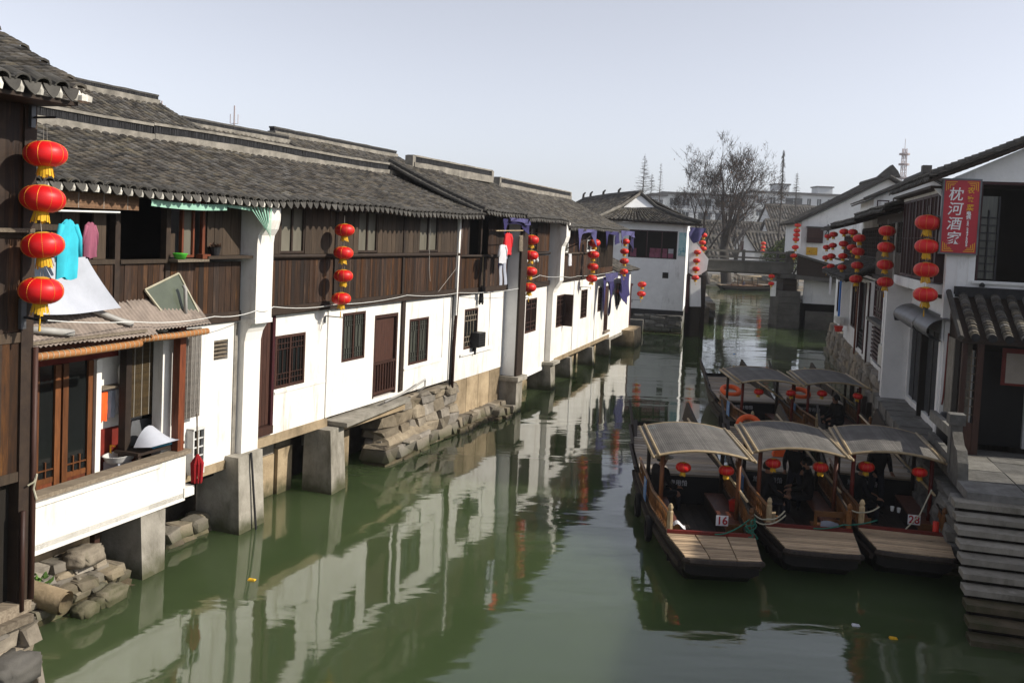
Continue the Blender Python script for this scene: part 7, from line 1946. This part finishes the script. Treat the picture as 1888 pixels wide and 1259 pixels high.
def branch_tree(label, name, base, height, spread, seed, levels=5, r0=.4, lean=(0, 0), fork=.35, mat='bark', twigmat='twig', leaves=0, group='bare winter trees beyond the bridge', n0=4, upb=.5, spray=5):
    r = random.Random(seed)
    T = thing(name, label, 'tree', WORLD, base, group)
    trunk, crown, lv = MB(), MB(), MB()
    tips = []
    def grow(p, d, L, rad_, lev):
        n = 3; pts = [p.copy()]; rr = [rad_]
        q = p.copy(); dd = d.copy()
        for k in range(n):
            dd = (dd + Vector((r.uniform(-.22, .22), r.uniform(-.22, .22), r.uniform(-.06, .16)))).normalized()
            q = q + dd * (L / n); pts.append(q.copy()); rr.append(rad_ * (1 - .35 * (k + 1) / n))
        mb = trunk if lev == 0 else crown
        mb.tube(pts, rr, 8 if lev == 0 else (5 if lev < 3 else 3), caps=False)
        if lev >= levels:
            tips.append(q)
            for k in range(spray):
                s_ = pts[r.randrange(1, n + 1)]; e = (dd * r.uniform(.3, 1) + Vector((r.uniform(-.8, .8), r.uniform(-.8, .8), r.uniform(-.3, .9)))) * r.uniform(.25, .62)
                crown.tube([s_, s_ + e * .55 + Vector((0, 0, .03)), s_ + e], [.013, .011, .007], 3, caps=False)
            return
        nb = n0 if lev == 0 else r.choice((2, 3, 3))
        for k in range(nb):
            t_ = r.uniform(.45, 1.0) if lev else r.uniform(.55, 1.0)
            if k == 0: t_ = 1.0
            i0 = min(n - 1, int(t_ * n)); f_ = t_ * n - i0
            s = pts[i0].lerp(pts[min(n, i0 + 1)], f_)
            az = r.uniform(0, 2 * PI); el = r.uniform(.25, .95) if k else r.uniform(.0, .35)
            a = dd.orthogonal().normalized(); b = dd.cross(a)
            nd = (dd * math.cos(el) + (a * math.cos(az) + b * math.sin(az)) * math.sin(el) * spread + Vector((0, 0, upb * .3))).normalized()
            grow(s, nd, L * r.uniform(.58, .82), rr[min(n, i0 + 1)] * (.72 if k == 0 else r.uniform(.45, .65)), lev + 1)
    b = Vector(base)
    grow(b, Vector((lean[0], lean[1], 1)).normalized(), height * fork, r0, 0)
    put(trunk, 'trunk', mat, T, smooth=True); put(crown, 'crown', twigmat, T)
    if leaves:
        for tp in tips:
            for k in range(leaves):
                p = tp + Vector((r.uniform(-.35, .35), r.uniform(-.35, .35), r.uniform(-.45, .1)))
                a = r.uniform(0, 6.28); s = r.uniform(.05, .11)
                u_ = Vector((math.cos(a) * s * .5, math.sin(a) * s * .5, 0)); v_ = Vector((r.uniform(-.05, .05), r.uniform(-.05, .05), -s * 2.2))
                lv.q(tuple(p - u_), tuple(p + u_), tuple(p + u_ * .3 + v_))
        put(lv, 'dry_leaves', 'leaf_dry', T, kind='stuff')
    return T
branch_tree('large bare tree with a thick forked trunk behind the bridge', 'bare_tree', (23.3, 100, 1.0), 16.0, 1.3, 21, 6, .62, (-.0, 0), .34, leaves=2, n0=7, upb=.15)
branch_tree('leaning bare tree left of the large one with low spreading limbs', 'bare_tree', (20.4, 96, 1.0), 12.0, 1.1, 8, 6, .36, (-.16, 0), .40, leaves=1, n0=5)
branch_tree('small bare tree close to the bridge rail on the right', 'bare_tree', (27.2, 112, 1.0), 9.5, .95, 14, 5, .22, (.05, 0), .40, leaves=0, n0=4)
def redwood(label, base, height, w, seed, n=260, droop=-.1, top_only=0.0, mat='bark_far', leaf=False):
    r = random.Random(seed)
    T = thing('conifer_tree', label, 'tree', WORLD, base, 'thin bare conifers on the skyline')
    b = Vector(base)
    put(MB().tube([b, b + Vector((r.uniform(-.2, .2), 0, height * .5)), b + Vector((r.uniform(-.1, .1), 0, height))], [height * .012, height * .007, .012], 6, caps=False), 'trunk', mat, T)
    m = MB()
    for i in range(n):
        t = top_only + (1 - top_only) * r.random() ** .9; z = height * (.25 + .73 * t) if not top_only else height * (top_only + (1 - top_only) * r.random())
        L = w * (1 - z / height) * r.uniform(.5, 1.1) + .18; a = r.uniform(0, 6.28)
        p = b + Vector((0, 0, z)); d = Vector((math.cos(a) * L, math.sin(a) * L, L * r.uniform(.05, .45) + droop))
        m.tube([p, p + d * .6 + Vector((0, 0, .05)), p + d], [.022, .014, .006], 3, caps=False)
        for k in range(2):
            q = p + d * r.uniform(.35, .9); e = Vector((r.uniform(-.3, .3), r.uniform(-.3, .3), r.uniform(-.25, .2))) * (.4 + .4 * L); m.tube([q, q + e], [.011, .005], 3, caps=False)
    put(m, 'crown', 'twig' if not leaf else 'leaf_dry', T)
redwood('tall thin bare conifer above the white house roof', (20.6, 150, 1.0), 18.0, 5.2, 3, 420)
redwood('shorter thin conifer beside the tall one above the white house', (22.1, 151, 1.0), 15.0, 4.0, 4, 300)
redwood('tall pole-like tree with tufted top right of the large bare tree', (31.5, 110, 1.0), 15.6, 1.5, 5, 260, -.5, .62)
redwood('slim bare conifer before the far flats on the right', (45.3, 150, 1.0), 16.2, 3.2, 6, 300)
redwood('faint bare conifer left of the large tree', (29.5, 190, 1.0), 20, 2.6, 9, 200)
# evergreen bush
T = thing('evergreen_bush', 'round green bush behind the bridge rail beside the white cottage', 'bush', WORLD, (27.6, 92, 1.0))
m = MB(); r = random.Random(2)
lobes = [(0, 0, 3.3, 1.9), (1.0, .3, 3.0, 1.5), (-1.2, 0, 3.0, 1.3), (.2, -.3, 4.2, 1.3), (.9, 0, 4.0, 1.1), (-.8, .2, 3.9, 1.0), (1.9, 0, 3.2, 1.2), (-1.8, .2, 3.0, 1.1), (.3, 0, 4.9, 1.0)]
for i in range(9000):
    lx, ly, lz, lr = r.choice(lobes); v = Vector((r.gauss(0, 1), r.gauss(0, 1), r.gauss(0, 1))).normalized() * lr * r.uniform(.55, 1.06)
    p = Vector((27.6 + lx, 92 + ly, 1.0 + lz)) + v; a = r.uniform(0, 6.28); s = r.uniform(.07, .15)
    u_ = Vector((math.cos(a), math.sin(a), r.uniform(-.5, .5))) * s; w_ = Vector((-math.sin(a), math.cos(a), r.uniform(-.9, .9))) * s * .6
    m.q(tuple(p - u_), tuple(p + w_), tuple(p + u_), tuple(p - w_))
put(m, 'foliage', 'leaf', T, kind='stuff')
m = MB()
for i in range(7): a = i * .9; m.tube([(27.6, 92, 1.0), (27.6 + .5 * math.cos(a), 92 + .5 * math.sin(a), 2.6), (27.6 + 1.3 * math.cos(a), 92 + 1.2 * math.sin(a), 4.2)], [.12, .07, .03], 5)
put(m, 'stems', 'bark', T)

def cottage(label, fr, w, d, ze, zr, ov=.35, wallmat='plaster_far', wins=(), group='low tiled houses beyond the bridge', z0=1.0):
    """gabled house, gable towards the camera at y=0, ridge along y"""
    T = thing('cottage', label, 'house', fr, (0, 0, 0), group)
    put(MB().prism([(0, z0), (0, ze), (w / 2, zr), (w, ze), (w, z0)], 'y', 0, d), 'wall', wallmat, T)
    s = (zr - ze) / (w / 2)
    tile_patch(T, (-ov, d + .2, ze - ov * s + .05), (-ov, -.3, ze - ov * s + .05), (w / 2, d + .2, zr + .08), (w / 2, -.3, zr + .08), pitch=.4, course=.35)
    tile_patch(T, (w + ov, -.3, ze - ov * s + .05), (w + ov, d + .2, ze - ov * s + .05), (w / 2, -.3, zr + .08), (w / 2, d + .2, zr + .08), pitch=.4, course=.35)
    put(MB().tube([(w / 2, -.32, zr + .2), (w / 2, d + .2, zr + .2)], .16, 6), 'ridge', 'tile_part', T)
    for (a, b, c, e) in wins:
        bx('window', 'paint_maroon', T, a, b, -.06, .0, c, e)
    return T
cottage('small white cottage with stepped gable beyond the bridge', Frame(30.8, 130, 92), 3.2, 1.0, 4.6, 6.9, .3, wins=((1.1, 1.55, 4.2, 5.6),))
# long roof running right from the cottage
def long_house(label, x0, x1, y, z_e, z_r, dep=6, wallmat='plaster_far', rot=0):
    T = thing('long_house', label, 'house', Frame(x0, y, 90 + rot), (0, 0, 0), 'low tiled houses beyond the bridge'); L = x1 - x0
    bx('wall', wallmat, T, 0, L, .4, dep * 2 - .4, 1.0, z_e)
    tile_patch(T, (-.3, -.2, z_e), (L + .3, -.2, z_e), (-.3, dep, z_r), (L + .3, dep, z_r), pitch=.5, course=.4)
    tile_patch(T, (L + .3, dep * 2 + .2, z_e), (-.3, dep * 2 + .2, z_e), (L + .3, dep, z_r), (-.3, dep, z_r), pitch=.5, course=.6)
    for xx in (0, L): put(MB().prism([(.4, z_e - .01), (dep * 2 - .4, z_e - .01), (dep, z_r - .1)], 'x', xx - .1, xx + .1), 'gable', wallmat, T)
    put(MB().box(-.3, L + .3, dep - .2, dep + .2, z_r, z_r + .3), 'ridge', 'mortar', T)
    return T
long_house('low tiled house joined to the white cottage', 32.5, 42.0, 131, 4.4, 6.9, 3)
long_house('grey tiled roof just behind the bare trees', 20.0, 29.0, 122, 3.6, 6.0, 4)
long_house('grey tiled roof low on the left behind the bridge rail', 18.5, 25.0, 113, 3.0, 4.8, 3)
long_house('tiled house roof behind the cottage', 30, 42, 150, 6.2, 8.6, 4, rot=0)
long_house('broad grey roof before the right flats', 46.5, 68.0, 165, 8.6, 12.4, 6)
long_house('dark roof sloping behind the bridge house', 39.5, 52.0, 140, 5.2, 9.0, 5)
cottage('white gabled house half hidden by the bridge house', Frame(40.0, 120, 95), 5, 8, 4.8, 7.4)
long_house('grey tiled roof left of the cottage behind the tree trunk', 22.5, 30.5, 140, 5.0, 7.4, 3)

def flats(label, x0, x1, y, z1, floors, cols, depth=12, fh=3.2, sidewins=True, rot=0):
    T = thing('apartment_block', label, 'building', Frame(x0, y, 90 + rot), (0, 0, 0), 'white apartment blocks on the skyline'); L = x1 - x0
    holes = []
    for f in range(floors):
        zt = z1 - .9 - f * fh
        for c in cols: holes.append((c[0], c[1], zt - 1.7, zt))
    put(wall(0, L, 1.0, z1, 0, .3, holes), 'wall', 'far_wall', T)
    for h in holes:
        f_ = bx('window', 'far_glass', T, h[0], h[1], .2, .24, h[2], h[3])
        bx('mullion', 'far_wall', T, (h[0] + h[1]) / 2 - .05, (h[0] + h[1]) / 2 + .05, .12, .2, h[2], h[3])
    bx('side_wall', 'far_wall', T, 0, .3, .3, depth, 1.0, z1); bx('side_wall', 'far_wall', T, L - .3, L, .3, depth, 1.0, z1); bx('back_wall', 'far_wall', T, 0, L, depth, depth + .3, 1.0, z1)
    bx('core', 'interior', T, .4, L - .4, 1.5, depth - .5, 1.0, z1 - .3)
    bx('roof_slab', 'far_roof', T, -.5, L + .5, -.7, depth + .6, z1, z1 + .55)
    for f in range(1, floors): bx('floor_band', 'far_wall', T, 0, L, -.12, 0, z1 - .5 - f * fh, z1 - .25 - f * fh)
    return T
T = flats('white apartment block behind the bare trees on the left', 35.5, 57.0, 222, 16.0, 4, [(1.5, 3.2), (4.6, 6.2), (8.5, 11.5), (12.6, 15.5), (17.0, 19.6)])
bx('chimney_box', 'far_wall', T, 9, 14, 3, 6, 16.55, 17.4)
T = flats('narrow end wing of the left apartment block with blue glazing', 32.6, 35.6, 220, 15.4, 4, [(.5, 1.2), (1.7, 2.4)], 8)
bx('blue_balcony', 'far_blue', T, -1.2, .0, .2, 3.0, 12.0, 14.6)
T = flats('white apartment block on the right with roof huts', 60.0, 83.0, 235, 17.9, 4, [(1.2, 2.6), (4.6, 6.0), (8.5, 12.8), (14.0, 15.0), (16.5, 17.6), (19.2, 21.5)])
bx('roof_hut', 'far_wall', T, 6.6, 10.2, 3, 8, 18.4, 20.4); bx('hut_roof', 'far_roof', T, 6.3, 10.5, 2.7, 8.3, 20.4, 20.7); bx('roof_hut', 'far_wall', T, 17.5, 21.3, 3, 8, 18.4, 20.2); bx('hut_roof', 'far_roof', T, 17.2, 21.6, 2.7, 8.3, 20.2, 20.5)
T = flats('lower grey fronted block between the two apartment blocks', 52.5, 57.5, 190, 11.8, 3, [(.6, 4.4)], 8)
T = flats('white rooms with window air conditioners before the right flats', 56.5, 63.0, 200, 13.5, 4, [(.8, 2.0), (4.2, 5.2)], 8)
for i, (a, z_) in enumerate(((2.4, 11.6), (1.8, 10.2), (3.6, 12.6))): bx('window_hood', 'far_roof', T, a, a + 1.6, -.9, 0, z_, z_ + .5)
# two more rows of roofs that close the skyline
long_house('far left rooftops seen between the conifers', 6.0, 21.0, 180, 6.5, 9.5, 5)
long_house('long far roof behind the left tiled ridges', -60.0, -10.0, 150, 7.0, 10.0, 6)
long_house('far roof behind the right bank houses', 62.0, 110.0, 190, 8.5, 12.0, 6)

# masts
def lattice_mast(label, x, y, z0, z1, w, mat='tower_metal', name='radio_mast', cat='mast', plats=()):
    T = thing(name, label, cat, WORLD, (x, y, z0), 'masts on the skyline')
    n = max(4, int((z1 - z0) / (w * 1.6)))
    for sx in (-1, 1):
        for sy in (-1, 1):
            put(MB().tube([(x + sx * w, y + sy * w, z0), (x + sx * w * .45, y + sy * w * .45, z1)], w * .12, 4), 'leg', mat, T)
    m = MB()
    for i in range(n):
        za, zb = z0 + (z1 - z0) * i / n, z0 + (z1 - z0) * (i + 1) / n
        for s in (-1, 1):
            k1, k2 = w * (1 - .55 * i / n), w * (1 - .55 * (i + 1) / n)
            m.tube([(x - k1, y + s * k1, za), (x + k2, y + s * k2, zb)], w * .06, 3); m.tube([(x + k1, y + s * k1, za), (x - k2, y + s * k2, zb)], w * .06, 3); m.tube([(x + s * k1, y - k1, za), (x + s * k2, y + k2, zb)], w * .06, 3)
    put(m, 'bracing', mat, T, kind='stuff')
    for p in plats: put(MB().lathe([(0, 0), (w * 1.5, 0), (w * 1.5, w * .5), (w * 1.35, w * .5), (w * 1.3, .05), (0, .05)], 10, (x, y, p)), 'platform', mat, T)
    put(MB().tube([(x, y, z1), (x, y, z1 + (z1 - z0) * .08)], w * .08, 4), 'spike', mat, T)
    return T
lattice_mast('red and white lattice radio tower above the right roofs', 83.3, 200, 1.0, 27.0, .75, plats=(20.5, 23.4, 25.6))
def antenna(label, x, y, z0, z1):
    T = thing('roof_antenna', label, 'antenna', WORLD, (x, y, z0), 'masts on the skyline')
    put(MB().tube([(x, y, 1.0), (x, y, z1)], .05, 5), 'mast', 'tower_metal', T)
    for k, s in enumerate((-1, 1)): put(MB().tube([(x, y, z0 + .15), (x + s * .25, y, z0 + .15), (x + s * .25, y, z0 + .75)], .025, 4), 'element', 'tower_metal', T)
    return T
antenna('thin antenna above the low back roof', -18.4, 60, 11.6, 12.9)
antenna('thin antenna beside the highest back roof', -23.1, 60, 12.0, 13.0)
lantern_string(WORLD, [(31.9, 118.0, 5.45), (31.9, 118, 4.95), (31.85, 118, 4.45)], .62, 'before the white cottage')
for lab, a, b in (('overhead wire across the far roofs', (14, 120, 8.2), (46, 118, 7.4)), ('second overhead wire across the far roofs', (20, 140, 9.6), (60, 150, 9.4))):
    put(MB().tube([Vector(a).lerp(Vector(b), k / 12) - Vector((0, 0, .5 * 4 * (k / 12) * (1 - k / 12))) for k in range(13)], .02, 4), 'power_line', 'metal_dark', fr=WORLD, base=a, label=lab, cat='wire')
# ================================================================ the hazy air
mh = bpy.data.materials.new('haze'); mh.use_nodes = True
nh, lh = mh.node_tree.nodes, mh.node_tree.links
nh.clear(); ho = nh.new('ShaderNodeOutputMaterial'); hv = nh.new('ShaderNodeVolumePrincipled')
hv.inputs['Color'].default_value = (.93, .95, 1.0, 1); hv.inputs['Density'].default_value = .00045; hv.inputs['Anisotropy'].default_value = .3
lh.new(hv.outputs[0], ho.inputs['Volume'])
M['haze'] = mh
put(MB().box(-160, 180, -40, 330, -2.6, 29.5), 'haze', 'haze', fr=WORLD, kind='stuff', label='thin pale haze in the air over the canal', cat='haze')
